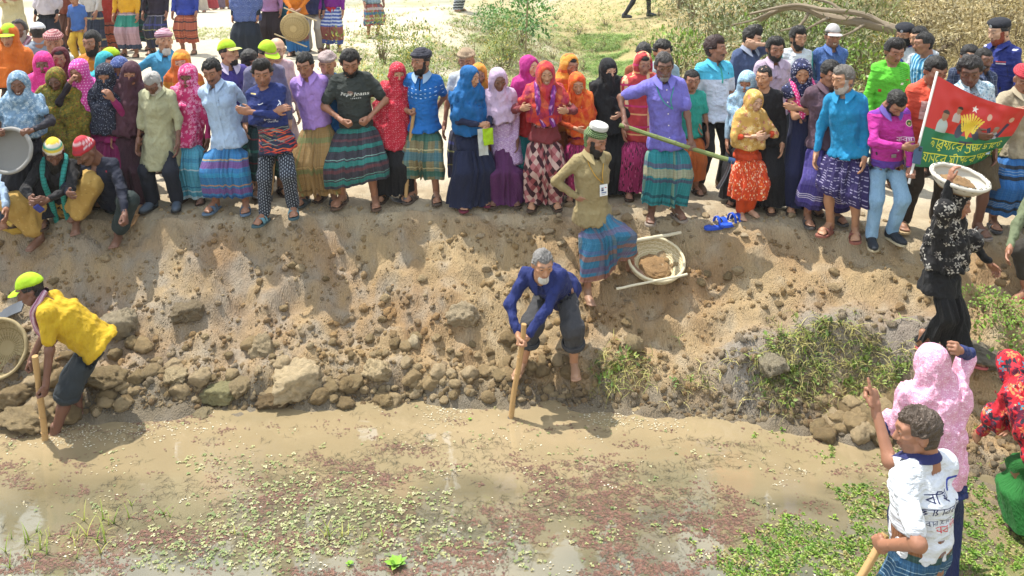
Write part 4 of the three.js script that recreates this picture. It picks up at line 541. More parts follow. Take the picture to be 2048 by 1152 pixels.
// ---------- water ----------
const ripple = noiseTex(512, (u, v) => clamp(0.5 + 0.2 * tileN(u, v, 7, 51) + 0.13 * tileN(u, v, 19, 52) + 0.05 * tileN(u, v, 55, 53)));
{
  ripple.repeat.set(0.22, 0.4);
  const nx = 104, nz = 80, P = [], C = [], U = [], I = [], a = col('#908062'), b = col('#66634f'), c2 = col('#9a896a'), dk = col('#403e2e');
  for (let j = 0; j <= nz; j++) for (let i = 0; i <= nx; i++) {
    const x = lerp(-14, 12, i / nx), d = lerp(-3, 7.2, j / nz), k = fbm(x * 0.5, d * 1.1, 3), t = a.clone().lerp(c2, clamp(0.5 + 0.7 * k)).lerp(b, clamp(sstep(5.9, 4.8, d) * 0.8 + 0.2 * n2(x * 0.8, d * 2), 0, 0.95)).lerp(dk, 0.5 * clamp(fbm(x * 1.1 + 5, d * 2.3, 3) * 1.1 - 0.1) * sstep(6.0, 5.2, d));
    P.push(x, 0.0, -d); C.push(t.r, t.g, t.b); U.push(x, d);
  }
  for (let j = 0; j < nz; j++) for (let i = 0; i < nx; i++) { const q = j * (nx + 1) + i; I.push(q, q + 1, q + nx + 1, q + 1, q + nx + 2, q + nx + 1); }
  const g = new THREE.BufferGeometry(); g.setAttribute('position', new THREE.Float32BufferAttribute(P, 3)); g.setAttribute('color', new THREE.Float32BufferAttribute(C, 3)); g.setAttribute('uv', new THREE.Float32BufferAttribute(U, 2)); g.setIndex(I); g.computeVertexNormals();
  tag(new THREE.Mesh(g, new THREE.MeshPhysicalMaterial({ vertexColors: true, roughness: 0.03, ior: 1.6, clearcoat: 1, clearcoatRoughness: 0.03, bumpMap: ripple, bumpScale: 0.006, side: THREE.DoubleSide })), 'water', 'muddy yellow brown pond water', 'water', null, 'structure');
}
console.log('land', Math.round(performance.now()));

// ---------- stones and clods ----------
function rockGeo(seed, detail, angular) {
  const r = mulberry(seed), pl = Array.from({ length: angular }, () => [V(r() - 0.5, r() - 0.5, r() - 0.5).normalize(), 0.62 + 0.3 * r()]), g0 = new THREE.IcosahedronGeometry(1, detail); g0.deleteAttribute('uv'); g0.deleteAttribute('normal'); const g = mergeVertices(g0, 1e-4), p = g.attributes.position, C = [], UV = [], v = V(0, 0, 0);
  for (let i = 0; i < p.count; i++) {
    v.fromBufferAttribute(p, i).normalize(); let h = 1; for (const [n, d] of pl) { const k = v.dot(n); if (k > 0.05) h = Math.min(h, d / k); }
    h *= 1 + 0.12 * n3(v.x * 2.2 + seed, v.y * 2.2, v.z * 2.2) + 0.07 * n3(v.x * 5.5, v.y * 5.5 + seed, v.z * 5.5) + 0.05 * Math.abs(n3(v.x * 11, v.y * 11, v.z * 11 + seed)) + (detail > 4 ? 0.03 * n3(v.x * 22, v.y * 22, v.z * 22) : 0); v.multiplyScalar(h); p.setXYZ(i, v.x, v.y, v.z);
    const k = 1.05 + 0.16 * n3(v.x * 3 + seed, v.y * 3, v.z * 3) + 0.1 * n3(v.x * 9, v.y * 9, v.z * 9); C.push(k, k, k * 0.98); UV.push(v.x * 0.9 + v.y * 0.6 + seed, v.z * 0.9 - v.y * 0.6);
  }
  g.setAttribute('color', new THREE.Float32BufferAttribute(C, 3)); g.setAttribute('uv', new THREE.Float32BufferAttribute(UV, 2)); g.computeVertexNormals(); return g;
}
const bigRocks = [101, 102, 103, 104].map((s) => rockGeo(s, 9, 14)), midRocks = [201, 202, 203, 204, 205, 206].map((s) => rockGeo(s, 3, 9)), pebbles = [301, 302, 303].map((s) => rockGeo(s, 1, 5));
const rockMat = (c) => mats['r' + c] ??= new THREE.MeshStandardMaterial({ color: col(c).multiply(new THREE.Color(1.5, 1.4, 1.22)), vertexColors: true, roughness: 0.95, map: soilTone, bumpMap: soilGrain, bumpScale: 0.03 });
function putRock(geo, px, py, wpx, c, o = {}) { const q = groundAt(px, py + wpx * (o.sit ?? 0.18)), s = wpx / FOCAL * Math.hypot(q.x, q.y - EYE, q.z) * 0.52, m = new THREE.Mesh(geo, rockMat(c)); m.scale.set(s, s * (o.flat ?? 0.72), s * (o.deep ?? 0.85)); m.rotation.set((rnd() - 0.5) * 0.5, o.turn ?? rnd() * 6.3, (rnd() - 0.5) * 0.5); m.position.set(q.x, q.y + s * (o.up ?? 0.16), q.z); return m; }
[[590, 757, 100, '#b3a58c', 'large pale boulder at the water edge, biggest of the rubble', { flat: 0.8 }], [926, 624, 60, '#a89c88', 'pale grey rock lying alone on the slope left of the digger', { flat: 0.95 }], [757, 736, 66, '#aa9c82', 'pale flat-faced rock right of the biggest boulder'], [232, 642, 66, '#8f8778', 'grey boulder on the slope right of the yellow T-shirt', { flat: 0.95 }], [372, 617, 62, '#7f7462', 'dark half-buried boulder on the slope under the squatters', { up: 0.1 }], [547, 797, 60, '#6f5f46', 'dark brown wet rock at the waterline below the biggest boulder', { flat: 0.6 }], [405, 823, 46, '#8a8068', 'flat wet rock standing in the shallow water', { flat: 0.4, up: 0.05 }], [212, 752, 66, '#84765c', 'brown earth block behind the legs of the yellow T-shirt man'], [30, 787, 68, '#85755a', 'brown earth block at the left picture edge'], [58, 826, 92, '#8a7c62', 'wide low earth block at the waterline, far left', { flat: 0.45 }], [524, 692, 52, '#a0937c', 'pointed grey-brown rock above the biggest boulder', { flat: 1.05 }], [828, 681, 32, '#b0a48e', 'small pale upright stone on the slope', { flat: 1.1 }], [440, 782, 66, '#8d8a6a', 'lichen-covered clod with greenish tufts at the waterline'], [1268, 682, 40, '#97896f', 'grey lump on the slope below the basket', { flat: 1 }], [1958, 702, 84, '#77736c', 'dark grey slab behind the pink scarf woman', { flat: 0.5, up: 0.1 }], [1548, 720, 70, '#8c8678', 'grey mud lump beside the pulled weeds', { up: 0.15 }], [482, 768, 46, '#93856b', 'brown rock left of the biggest boulder'], [690, 800, 42, '#7c6c50', 'dark rounded rock at the waterline below the pale rock', { flat: 0.6 }], [775, 800, 46, '#8a7a5c', 'oval brown rock at the waterline'], [350, 748, 50, '#a5987e', 'pale block behind the lichen-covered clod'], [300, 742, 42, '#8f8066', 'brown block beside the pale block'], [362, 776, 40, '#998a70', 'square clod in front of the pale block']].forEach(([px, py, w, c, label, o], i) => tag(putRock(w > 45 ? bigRocks[i % 4] : midRocks[i % 6], px, py, w, c, o), 'boulder', label, 'rock', 'large rocks of the rubble'));
{
  const tones = ['#9c8a6c', '#a8977a', '#8f7f62', '#b0a086', '#857457']; let k = 0;
  const lab = { a: ['fist-sized clod of earth in the rubble left of the digger', 'clods in the rubble along the waterline'], b: ['rounded clod of earth in the heap beside pulled weeds', 'clods heaped beside the pulled weeds'], c: ['lone clod of earth scattered on the dug slope', 'clods scattered on the slope'] };
  const drop = (px, py, w, g) => tag(putRock(midRocks[k++ % 6], px, py, w, tones[k % 5], { flat: 0.65 + 0.3 * rnd() }), 'earth_clod', lab[g][0], 'clod', lab[g][1]);
  for (let i = 0; i < 190; i++) { const px = 60 + 1080 * rnd(), py = lerp(802, 670, Math.pow(rnd(), 1.3)) + (px < 250 ? 35 : 0), w = 15 + 26 * Math.pow(rnd(), 2); drop(px, py, w, 'a'); }
  for (let i = 0; i < 42; i++) drop(1625 + 190 * rnd(), 790 + 85 * rnd(), 20 + 28 * rnd(), 'b');
  for (let i = 0; i < 30; i++) { const px = 40 + 1750 * rnd(), py = 480 + 190 * rnd(); drop(px, py, 12 + 14 * rnd(), 'c'); }
}
function scatter(geo, mat, n, place, name, label, category, colour) {
  const m = new THREE.InstancedMesh(geo, mat, n), M = new THREE.Matrix4(), q = new THREE.Quaternion(), e = new THREE.Euler(); let k = 0, guard = 0;
  while (k < n && guard++ < n * 30) { const t = place(); if (!t) continue; const [x, y, z, s, rx = 0, ry = rnd() * 6.3, rz = 0] = t; e.set(rx, ry, rz, 'YXZ'); q.setFromEuler(e); M.compose(V(x, y, z), q, Array.isArray(s) ? V(...s) : V(s, s, s)); m.setMatrixAt(k, M); if (colour) m.setColorAt(k, colour(x, z)); k++; }
  m.count = k; return tag(m, name, label, category, null, 'stuff');
}
const crumbC = [SOIL, PALE, REDDISH, TRODDEN, GREYMUD];
for (let v = 0; v < 3; v++) scatter(pebbles[v], rockMat('#ffffff'), 4200, () => {
  const x = (rnd() - 0.5) * 11.6, de = table(EDGE, x), dw = table(SHORE, x), s = rnd(), d = lerp(dw - 0.05, de + 0.25, Math.pow(s, 1.35)), z = -d; if (fbm(x * 1.6, z * 2.1 + v, 2) < -0.25 + s * 0.55 - (s < 0.3 ? 0.5 : 0)) return null;
  const r = (0.004 + 0.02 * Math.pow(rnd(), 5)) * (s < 0.3 ? 1.5 : 1); return [x, ground(x, z) + r * 0.05, z, [r, r * (0.55 + 0.4 * rnd()), r], rnd() * 3, rnd() * 6, rnd() * 3];
}, 'soil_crumbs', 'small crumbs of earth strewn over the dug slope', 'soil', (x, z) => soilColour(x, z).clone().lerp(crumbC[Math.floor(rnd() * 5)], 0.45).multiplyScalar(1.0 + 0.25 * rnd()));
for (let v = 0; v < 2; v++) scatter(midRocks[v + 2], rockMat('#ffffff'), 650, () => {
  const x = (rnd() - 0.5) * 11, de = table(EDGE, x), dw = table(SHORE, x), s = rnd(), d = lerp(dw, de - 0.05, Math.pow(s, 1.2)), z = -d; if (fbm(x * 1.3 + 3, z * 1.7, 2) < -0.1 + s * 0.35) return null;
  const r = 0.012 + 0.028 * Math.pow(rnd(), 2.5); return [x, ground(x, z) + r * 0.1, z, [r * (1 + 0.4 * rnd()), r * 0.8, r], rnd() * 3, rnd() * 6, rnd() * 3];
}, 'bedded_clods', 'small clods bedded in the dug slope', 'soil', (x, z) => soilColour(x, z).clone().multiplyScalar(0.95 + 0.3 * rnd()));
for (let i = 0; i < 60; i++) { const px = 900 + 900 * rnd(), py = 395 + 90 * rnd(), m = putRock(midRocks[i % 6], px, py, 9 + 15 * Math.pow(rnd(), 2), ['#b3a288', '#a6947a', '#bfb09a'][i % 3], { flat: 0.6 }); tag(m, 'stone', 'small pale stone on the trodden path by the feet', 'stone', 'stones on the path at the top of the bank'); }

// ---------- leaves, blades, strands ----------
function sheetGeo(parts) { const P = [], C = [], I = []; for (const [pts, tri, c] of parts) { const o = P.length / 3; for (const p of pts) { P.push(...p); C.push(c.r, c.g, c.b); } for (const t of tri) I.push(o + t); } const g = new THREE.BufferGeometry(); g.setAttribute('position', new THREE.Float32BufferAttribute(P, 3)); g.setAttribute('color', new THREE.Float32BufferAttribute(C, 3)); g.setIndex(I); g.computeVertexNormals(); return g; }
const white = col('#ffffff');
const leafMat = new THREE.MeshPhysicalMaterial({ vertexColors: true, roughness: 0.62, side: THREE.DoubleSide, transmission: 0.28, thickness: 0 }), bladeMat = new THREE.MeshStandardMaterial({ vertexColors: true, roughness: 0.75, side: THREE.DoubleSide });
function blade(L, w, bend, c, az = 0, tilt = 0.3, base = [0, 0, 0]) { const pts = [], n = 4, tri = []; for (let i = 0; i <= n; i++) { const t = i / n, a = tilt + bend * t, r = L * (Math.sin(a) * t), y = L * Math.cos(a) * t, ww = w * (1 - t * 0.92); pts.push([base[0] + Math.sin(az) * r + Math.cos(az) * ww, base[1] + y, base[2] + Math.cos(az) * r - Math.sin(az) * ww], [base[0] + Math.sin(az) * r - Math.cos(az) * ww, base[1] + y, base[2] + Math.cos(az) * r + Math.sin(az) * ww]); if (i) tri.push(2 * i - 2, 2 * i - 1, 2 * i, 2 * i - 1, 2 * i + 1, 2 * i); } return [pts, tri, c]; }
function leaf(c, at, dir, up, L, w) { const s = dir.clone().cross(up).normalize(), q = (a, b, h) => at.clone().addScaledVector(dir, a * L).addScaledVector(s, b * w).addScaledVector(up, h * L).toArray(); return [[q(0, 0, 0), q(0.35, 0.5, 0.05), q(0.4, 0, -0.03), q(0.35, -0.5, 0.05), q(0.75, 0.33, 0.02), q(0.75, -0.33, 0.02), q(1, 0, -0.08)], [0, 1, 2, 0, 2, 3, 1, 4, 2, 2, 5, 3, 2, 4, 6, 2, 6, 5], c]; }
const rdir = (r, up = 0) => V(r() - 0.5, (r() - 0.5) + up, r() - 0.5).normalize();
// ---- floating plants on the pond ----
const blob = (L) => (px, py) => { let s = 0; for (const [cx, cy, rx, ry, w] of L) s += w * Math.exp(-(((px - cx) / rx) ** 2) - (((py - cy) / ry) ** 2)); return s; };
const redF = blob([[330, 838, 150, 20, 0.8], [690, 955, 110, 28, 0.9], [560, 1000, 120, 30, 0.6], [600, 1085, 220, 45, 0.35], [900, 1100, 150, 50, 0.75], [1225, 1075, 60, 75, 1.2], [1150, 960, 130, 40, 0.8], [1190, 1005, 80, 30, 0.7], [1440, 1050, 110, 55, 0.95], [1330, 1140, 100, 30, 0.7], [100, 1125, 150, 30, 0.9], [300, 1075, 120, 25, 0.7], [20, 945, 40, 25, 0.8], [840, 900, 110, 22, 0.45], [1060, 1050, 60, 20, 0.7], [700, 1150, 300, 25, 0.35]]);
const greenF = blob([[640, 1050, 190, 75, 1.2], [460, 1085, 150, 40, 1.1], [760, 1000, 110, 40, 0.6], [480, 925, 110, 22, 0.5], [560, 960, 160, 30, 0.5], [860, 1060, 120, 40, 0.6], [330, 1115, 120, 25, 0.6], [1250, 1060, 120, 50, 0.35], [1010, 1110, 130, 40, 0.4], [1180, 950, 150, 40, 0.25], [900, 880, 140, 30, 0.25]]);
const specF = blob([[890, 825, 55, 20, 1.2], [1230, 838, 65, 18, 1.2], [1120, 828, 30, 12, 0.5], [150, 868, 130, 22, 0.9], [330, 850, 120, 20, 0.5], [1330, 850, 60, 12, 0.5], [900, 870, 150, 22, 0.25]]);
const murkF = blob([[560, 1000, 300, 80, 0.5], [720, 940, 140, 40, 0.7], [860, 885, 120, 25, 0.7], [900, 1035, 220, 50, 0.6], [1180, 960, 170, 60, 0.5], [1350, 1010, 150, 50, 0.5], [1500, 900, 150, 35, 0.4], [260, 990, 100, 30, 0.3], [1380, 930, 90, 15, 0.5]]);
const onWater = (F, thr, f1, sd) => () => { const px = 2060 * rnd() - 10, py = 800 + 370 * rnd(), p = onPlane(px, py, 0.004); if (ground(p.x, p.z) > 0.0) return null; const k = (F(px, py) + f1 * fbm(p.x * 1.7 + sd, p.z * 3.1, 3) - thr) * 1.3 * (0.75 + 0.9 * fbm(p.x * 6.5 + sd, p.z * 10.5, 2)); if (k < 0.9 * Math.pow(rnd(), 0.8)) return null; return p; };
{
  const tuft = sheetGeo([0, 1, 2, 3].map((i) => { const a = i * 1.7, x = Math.sin(a), z = Math.cos(a); return [[[0, 0.2, 0], [x * 0.9 + z * 0.45, 0.25, z * 0.9 - x * 0.45], [x * 1.2, 0.55, z * 1.2], [x * 0.9 - z * 0.45, 0.2, z * 0.9 + x * 0.45]], [0, 1, 2, 0, 2, 3], white]; }));
  const f = onWater(redF, 0.16, 0.45, 3), cs = ['#64443a', '#745042', '#7e5c4c', '#543a32', '#66503f'].map(col);
  scatter(tuft, bladeMat, 24000, () => { const p = f(); if (!p) return null; const s = 0.0035 + 0.007 * rnd() * rnd(); return [p.x, 0.002, p.z, [s, s * 0.6, s]]; }, 'red_water_fern', 'mats of tiny red-brown water fern floating on the pond', 'water fern', () => cs[Math.floor(rnd() * 5)]);
  const pad = sheetGeo([0, 1, 2].map((i) => { const a = i * 2.1, dx = Math.sin(a), dz = Math.cos(a), P = [[dx * 0.55, 0.35, dz * 0.55]]; for (let k = 0; k < 7; k++) { const b = k * 0.897; P.push([dx * 0.62 + Math.sin(b) * 0.58, 0.4 + 0.16 * Math.sin(b * 2 + i), dz * 0.62 + Math.cos(b) * 0.5]); } const T2 = []; for (let k = 1; k <= 7; k++) T2.push(0, k, k % 7 + 1); return [P, T2, white]; }));
  const f2 = onWater(greenF, 0.12, 0.36, 8), c2 = ['#8b9654', '#9ea268', '#78884a', '#b0ae84', '#6a7c40', '#948e5c'].map(col);
  scatter(pad, leafMat, 2800, () => { const p = f2(); if (!p) return null; const s = 0.0055 + 0.012 * rnd() * rnd(); return [p.x, 0.004, p.z, s, (rnd() - 0.5) * 0.3, rnd() * 6.3, (rnd() - 0.5) * 0.3]; }, 'floating_leaves', 'small pale green leaves floating in clusters on the pond', 'water plants', () => c2[Math.floor(rnd() * 6)]);
  const f3 = onWater(specF, 0.15, 0.3, 12), flake = sheetGeo([[[[-1, 0.2, 0], [0, 0.35, 0.6], [1.1, 0.2, 0.1], [0, 0.15, -0.6]], [0, 1, 2, 0, 2, 3], white]]);
  scatter(flake, bladeMat, 1900, () => { const p = f3(); if (!p) return null; const s = 0.004 + 0.007 * rnd(); return [p.x, 0.003, p.z, s]; }, 'floating_chaff', 'pale flecks of chaff floating near the bank', 'chaff', () => col(['#b8ae94', '#a89d7e', '#c6bea8', '#94886a'][Math.floor(rnd() * 4)]));
  const strand = sheetGeo([[[[-1, 0, 0], [-0.3, 0.05, 0.18], [0.4, 0.04, -0.12], [1, 0, 0.1], [0.4, 0.04, -0.06], [-0.3, 0.05, 0.24]], [0, 1, 5, 1, 2, 4, 1, 4, 5, 2, 3, 4], white], [[[-0.4, 0, -0.5], [0, 0.06, 0], [0.3, 0, 0.7], [0.05, 0.06, 0.02]], [0, 1, 3, 1, 2, 3], white]]);
  const f4 = onWater((a, b) => murkF(a, b) + 0.35 * redF(a, b) + 0.2 * greenF(a, b), 0.15, 0.45, 17), c4 = ['#3c3826', '#4f4a2e', '#2e2c22', '#5f5636', '#46382a'].map(col);
  scatter(strand, bladeMat, 6500, () => { const p = f4(); if (!p) return null; const s = 0.015 + 0.035 * rnd(); return [p.x, 0.002, p.z, [s, 0.03, s * 0.7]]; }, 'drowned_weed', 'dark strands of weed lying in the water surface', 'weed', () => c4[Math.floor(rnd() * 5)]);
  // bright rosettes and grass blades standing in the water
  const ros = (n, r, c) => { const rr = mulberry(n), L = []; for (let i = 0; i < 16; i++) { const a = i * 2.4, t = i / 16, d = V(Math.sin(a), 0.25 + 0.9 * (1 - t), Math.cos(a)).normalize(); L.push(leaf(col(c[i % c.length]), V(0, 0.005, 0), d, V(-d.x * d.y, 1 - d.y * d.y, -d.z * d.y).normalize(), r * (0.6 + 0.5 * t), r * 0.55)); } return sheetGeo(L); };
  [[793, 1132, 0.075, 'bright green rosette floating at the bottom edge, largest'], [700, 1130, 0.03, 'small bright green rosette left of the largest one'], [940, 820 + 20, 0.02, 'yellow-green leaf cluster floating near the bank']].forEach(([px, py, r, l], i) => { const p = onPlane(px, py, 0), m = new THREE.Mesh(ros(i + 1, r, ['#7fb02c', '#94c23c', '#6a9a26']), leafMat); m.position.copy(p); tag(m, 'water_rosette', l, 'water plant'); });
  const gr = sheetGeo([blade(1, 0.05, 0.4, white, 0.3, 0.15), blade(0.8, 0.045, 0.5, white, 2.2, 0.3), blade(0.7, 0.04, 0.7, white, 4.1, 0.25)]);
  const f5 = blob([[130, 1075, 90, 35, 1], [40, 1115, 40, 25, 1], [250, 1050, 60, 30, 0.5], [360, 1040, 40, 20, 0.4], [650, 1090, 150, 30, 0.3]]);
  scatter(gr, bladeMat, 45, () => { const px = 800 * rnd(), py = 1000 + 160 * rnd(); if (f5(px, py) < rnd()) return null; const p = onPlane(px, py, 0); return [p.x, -0.005, p.z, 0.06 + 0.09 * rnd()]; }, 'water_grass', 'thin grass blades standing in the pond, lower left', 'grass', () => col(['#8a9a40', '#a8a85a', '#6f8434'][Math.floor(rnd() * 3)]));
}
// ---- green ground cover on the near right corner and pulled weed on the mounds ----
{
  const r = mulberry(77), mk = (n, L, w, cs) => sheetGeo(Array.from({ length: n }, (_, i) => { const d = rdir(r, 0.55); d.y = Math.abs(d.y); d.normalize(); return leaf(cs[i % cs.length], V((r() - 0.5) * 0.8, 0.15 + 0.35 * r(), (r() - 0.5) * 0.8), d, V(0, 1, 0).addScaledVector(d, -d.y).normalize(), L * (0.7 + 0.6 * r()), w); }));
  const cov = mk(12, 0.7, 0.42, [col('#ffffff'), col('#d8e0c8'), col('#e8f0d0')]);
  const F1 = blob([[1650, 1110, 190, 70, 1.1], [1740, 985, 90, 45, 1.1], [1980, 1110, 140, 90, 1.3], [1960, 960, 90, 70, 0.7], [1600, 1030, 60, 25, 0.5], [1660, 905, 50, 20, 0.7], [1540, 1090, 90, 50, 0.8], [1800, 1090, 130, 60, 0.9], [1560, 860, 60, 15, 0.35], [1850, 900, 100, 40, 0.4], [1450, 1130, 60, 30, 0.5]]);
  const cs = ['#7aa034', '#8cb03e', '#6a9030', '#9fba4c', '#94a050', '#b0b86c', '#b8aa70'].map(col);
  scatter(cov, leafMat, 2400, () => { const px = 1380 + 680 * rnd(), py = 840 + 330 * rnd(); const p = onPlane(px, py, 0.03), k = F1(px, py) + 0.5 * fbm(p.x * 2.6, p.z * 2.6, 3); if (k < 0.5 + 0.7 * rnd()) return null; const y = Math.max(0, ground(p.x, p.z)), s = 0.012 + 0.026 * rnd() * rnd(); return [p.x, y - 0.003, p.z, s]; }, 'ground_cover', 'low green creeping plants on the wet near bank', 'ground cover', () => cs[Math.floor(rnd() * 7)]);
  const str = sheetGeo([blade(1, 0.022, 1.6, white, 0, 0.5), blade(0.8, 0.02, 1.2, white, 2.1, 0.9), blade(0.6, 0.03, 0.8, white, 4.2, 0.7)]);
  const F2 = blob([[1640, 690, 90, 40, 1.3], [1600, 745, 110, 45, 1.2], [1780, 740, 60, 45, 1], [1250, 735, 55, 35, 1], [1210, 770, 40, 25, 0.6], [1380, 770, 60, 30, 0.6], [1580, 800, 90, 25, 0.6], [1730, 800, 50, 30, 0.6], [1690, 650, 60, 18, 0.6], [1960, 610, 60, 30, 0.2]]), ws = ['#85803f', '#99924e', '#6f6a3e', '#a89f64', '#62583f', '#b0a566', '#80903e', '#584c3c'].map(col);
  scatter(str, bladeMat, 1450, () => { const px = 1150 + 800 * rnd(), py = 620 + 220 * rnd(); if (F2(px, py) + 0.5 * n2(px * 0.022, py * 0.035) < 0.3 + rnd() * 0.6) return null; const p = groundAt(px, py); const q9 = 0.07 + 0.11 * rnd(); return [p.x, p.y + 0.005 + 0.02 * rnd(), p.z, [q9, q9 * 0.45, q9], (rnd() - 0.5) * 1.2, rnd() * 6.3, (rnd() - 0.5) * 1.2]; }, 'pulled_weed', 'heap of pulled weeds drying on the grey mud mounds', 'weeds', () => ws[Math.floor(rnd() * 8)]);
  const lv = mk(7, 0.6, 0.3, [col('#ffffff'), col('#dfe8c8')]);
  scatter(lv, leafMat, 150, () => { const px = 1150 + 800 * rnd(), py = 620 + 220 * rnd(); if (F2(px, py) < 0.4 + rnd() * 0.5) return null; const p = groundAt(px, py); return [p.x, p.y + 0.02, p.z, 0.04 + 0.05 * rnd(), (rnd() - 0.5), rnd() * 6.3, (rnd() - 0.5)]; }, 'weed_leaves', 'green leaves among the pulled weeds', 'weeds', () => ws[Math.floor(rnd() * 8)].clone().lerp(col('#6a9a2c'), 0.5));
}
// ---------- shrubs and trees behind the crowd ----------
function shrubGeo(seed, n, lw, ll, cs, shape = [1, 1, 1], flowers) {
  const r = mulberry(seed), L = [], lumps = Array.from({ length: 9 }, () => { const d = rdir(r, 0.35); return V(d.x * 0.55, 0.45 + d.y * 0.38, d.z * 0.55); });
  for (let i = 0; i < n; i++) { const c = lumps[i % 9], d = rdir(r), k = 0.2 + 0.24 * Math.pow(r(), 0.5), p = V((c.x + d.x * k) * shape[0], (c.y + d.y * k) * shape[1], (c.z + d.z * k) * shape[2]); if (p.y < 0.02) p.y = 0.02 + 0.1 * r(); const dir = d.clone().add(V(0, 0.3, 0)).add(rdir(r).multiplyScalar(0.6)).normalize(), up = rdir(r, 0.8); up.addScaledVector(dir, -up.dot(dir)).normalize(); const cc = col(cs[Math.floor(r() * cs.length)]).multiplyScalar(0.8 + 0.4 * r()); if (flowers && r() < 0.08) cc.copy(col(flowers)); L.push(leaf(cc, p, dir, up, ll * (0.6 + 0.7 * r()), lw * (0.7 + 0.5 * r()))); }
  return sheetGeo(L);
}
function stemGeo(seed, n, h, w) { const r = mulberry(seed), L = []; for (let i = 0; i < n; i++) { const d = rdir(r, 0.9); d.y = Math.abs(d.y); const e = V(d.x * w, h * (0.55 + 0.35 * r()), d.z * w), c = new THREE.CylinderGeometry(0.005, 0.016, e.length(), 4, 1, true); c.translate(0, e.length() / 2, 0); c.applyQuaternion(new THREE.Quaternion().setFromUnitVectors(V(0, 1, 0), e.clone().normalize())); c.translate(0, -0.05, 0); L.push(bare(c)); } return join(L); }
const SH = { weed: shrubGeo(5, 320, 0.035, 0.07, ['#6f8030', '#7d8c38', '#5c7028', '#8a9644', '#9aa050'], [0.8, 1, 0.8], '#c9b23c'), olive: shrubGeo(6, 320, 0.04, 0.09, ['#66703a', '#7a8248', '#8f9062', '#5a6534', '#9a9a78'], [1, 0.9, 1]), bush: shrubGeo(8, 900, 0.06, 0.085, ['#4f7f34', '#5f9040', '#72a050', '#467030'], [1, 0.95, 1]), dry: shrubGeo(9, 260, 0.03, 0.1, ['#8f8256', '#a39468', '#7a7048', '#b0a478'], [0.9, 1, 0.9]), lime: shrubGeo(10, 300, 0.06, 0.11, ['#7a9a34', '#8fae44', '#6a8a2c'], [1, 0.8, 1]) }, SS = stemGeo(3, 9, 0.9, 0.45), stemMat = plain('#6f6248', 0.9);
function shrub(kind, x, z, h, w, label, group) { const g = new THREE.Group(); part('foliage', SH[kind], leafMat, g); part('stem', SS, stemMat, g).scale.set(1, 0.8, 1); g.position.set(x, ground(x, z) - 0.04 * h, z); g.scale.set(w, h, w); g.rotation.y = rnd() * 6.3; tag(g, 'shrub', label, 'shrub', group); }
const behind = (T2, px) => T2.find(([a]) => px < a)[1];
const many = (kind, n, box, h, w, label, group, dmax = 60) => { let k = 0, gd = 0; while (k < n && gd++ < n * 12) { const px = lerp(box[0], box[2], rnd()), py = lerp(box[1], box[3], rnd()), p = groundAt(px, py); if (-p.z > dmax || -p.z < 10.3) continue; shrub(kind, p.x, p.z, h * (0.7 + 0.6 * rnd()), w * (0.7 + 0.6 * rnd()), typeof label === 'string' ? label : behind(label, px), group); k++; } };
many('weed', 22, [690, 110, 1040, 215], 0.75, 0.6, [[760, 'flowering yellow-green weed right of the dark green T-shirt'], [830, 'flowering yellow-green weed behind the red dotted veil'], [910, 'flowering yellow-green weed behind the blue polo man'], [975, 'flowering yellow-green weed behind the brown turban'], [3000, 'flowering yellow-green weed left of the magenta headscarf']], 'weeds behind the middle of the crowd');
many('dry', 10, [930, 95, 1180, 190], 0.6, 0.6, 'dry brown scrub behind the blue and lilac headscarves', 'dry scrub behind the crowd');
many('olive', 42, [1330, 15, 1730, 190], 1.0, 0.95, [[1430, 'grey-green scrub behind the turquoise and white polo'], [1500, 'grey-green scrub behind the denim shirt'], [1570, 'grey-green scrub behind the pale pink shirt'], [1640, 'grey-green scrub behind the white raglan shirt'], [1690, 'grey-green scrub behind the light grey cap'], [3000, 'grey-green scrub beneath the fallen tree']], 'scrub on the hillside', 30);
many('lime', 10, [1330, 5, 1740, 190], 0.8, 0.8, 'bright lime bush among the grey-green scrub', 'lime bushes on the hillside', 30);
many('dry', 16, [1700, 10, 2040, 170], 0.7, 0.8, 'dry straw-coloured bush on the hillside at right', 'dry bushes on the hillside', 30);
many('weed', 12, [1730, 30, 1800, 190], 0.6, 0.5, 'yellow-green sapling beside the fallen branches', 'saplings by the fallen branches', 30);
many('weed', 9, [1090, 30, 1340, 110], 0.45, 0.6, 'low yellow-green weed on the far field behind the black veil', 'weeds on the far field', 45);
for (const [px, py, h, w, l] of [[1042, 92, 1.15, 0.85, 'round leafy green bush beside the bamboo pole'], [985, 68, 0.7, 0.6, 'smaller round green bush left of the bamboo pole']]) { const p = groundAt(px, py); shrub('bush', p.x, p.z, h, w, l); }
{ const p = groundAt(1052, 105), q = V(p.x, p.y - 0.1, p.z); tag(new THREE.Mesh(rod(q, V(p.x + 0.08, p.y + 3.2, p.z), 0.022, 0.016, 8, 0.02), plain('#8f7f62', 0.8)), 'bamboo_pole', 'thin bamboo pole standing in front of round bush', 'pole'); }
{ const p = groundAt(1945, 75); tag(new THREE.Mesh(rod(V(p.x, p.y - 0.1, p.z), V(p.x - 0.06, p.y + 2.4, p.z), 0.016, 0.012, 8, 0.03), plain('#a08f68', 0.8)), 'thin_stick', 'thin upright stick on the hillside left of the policeman', 'stick'); }
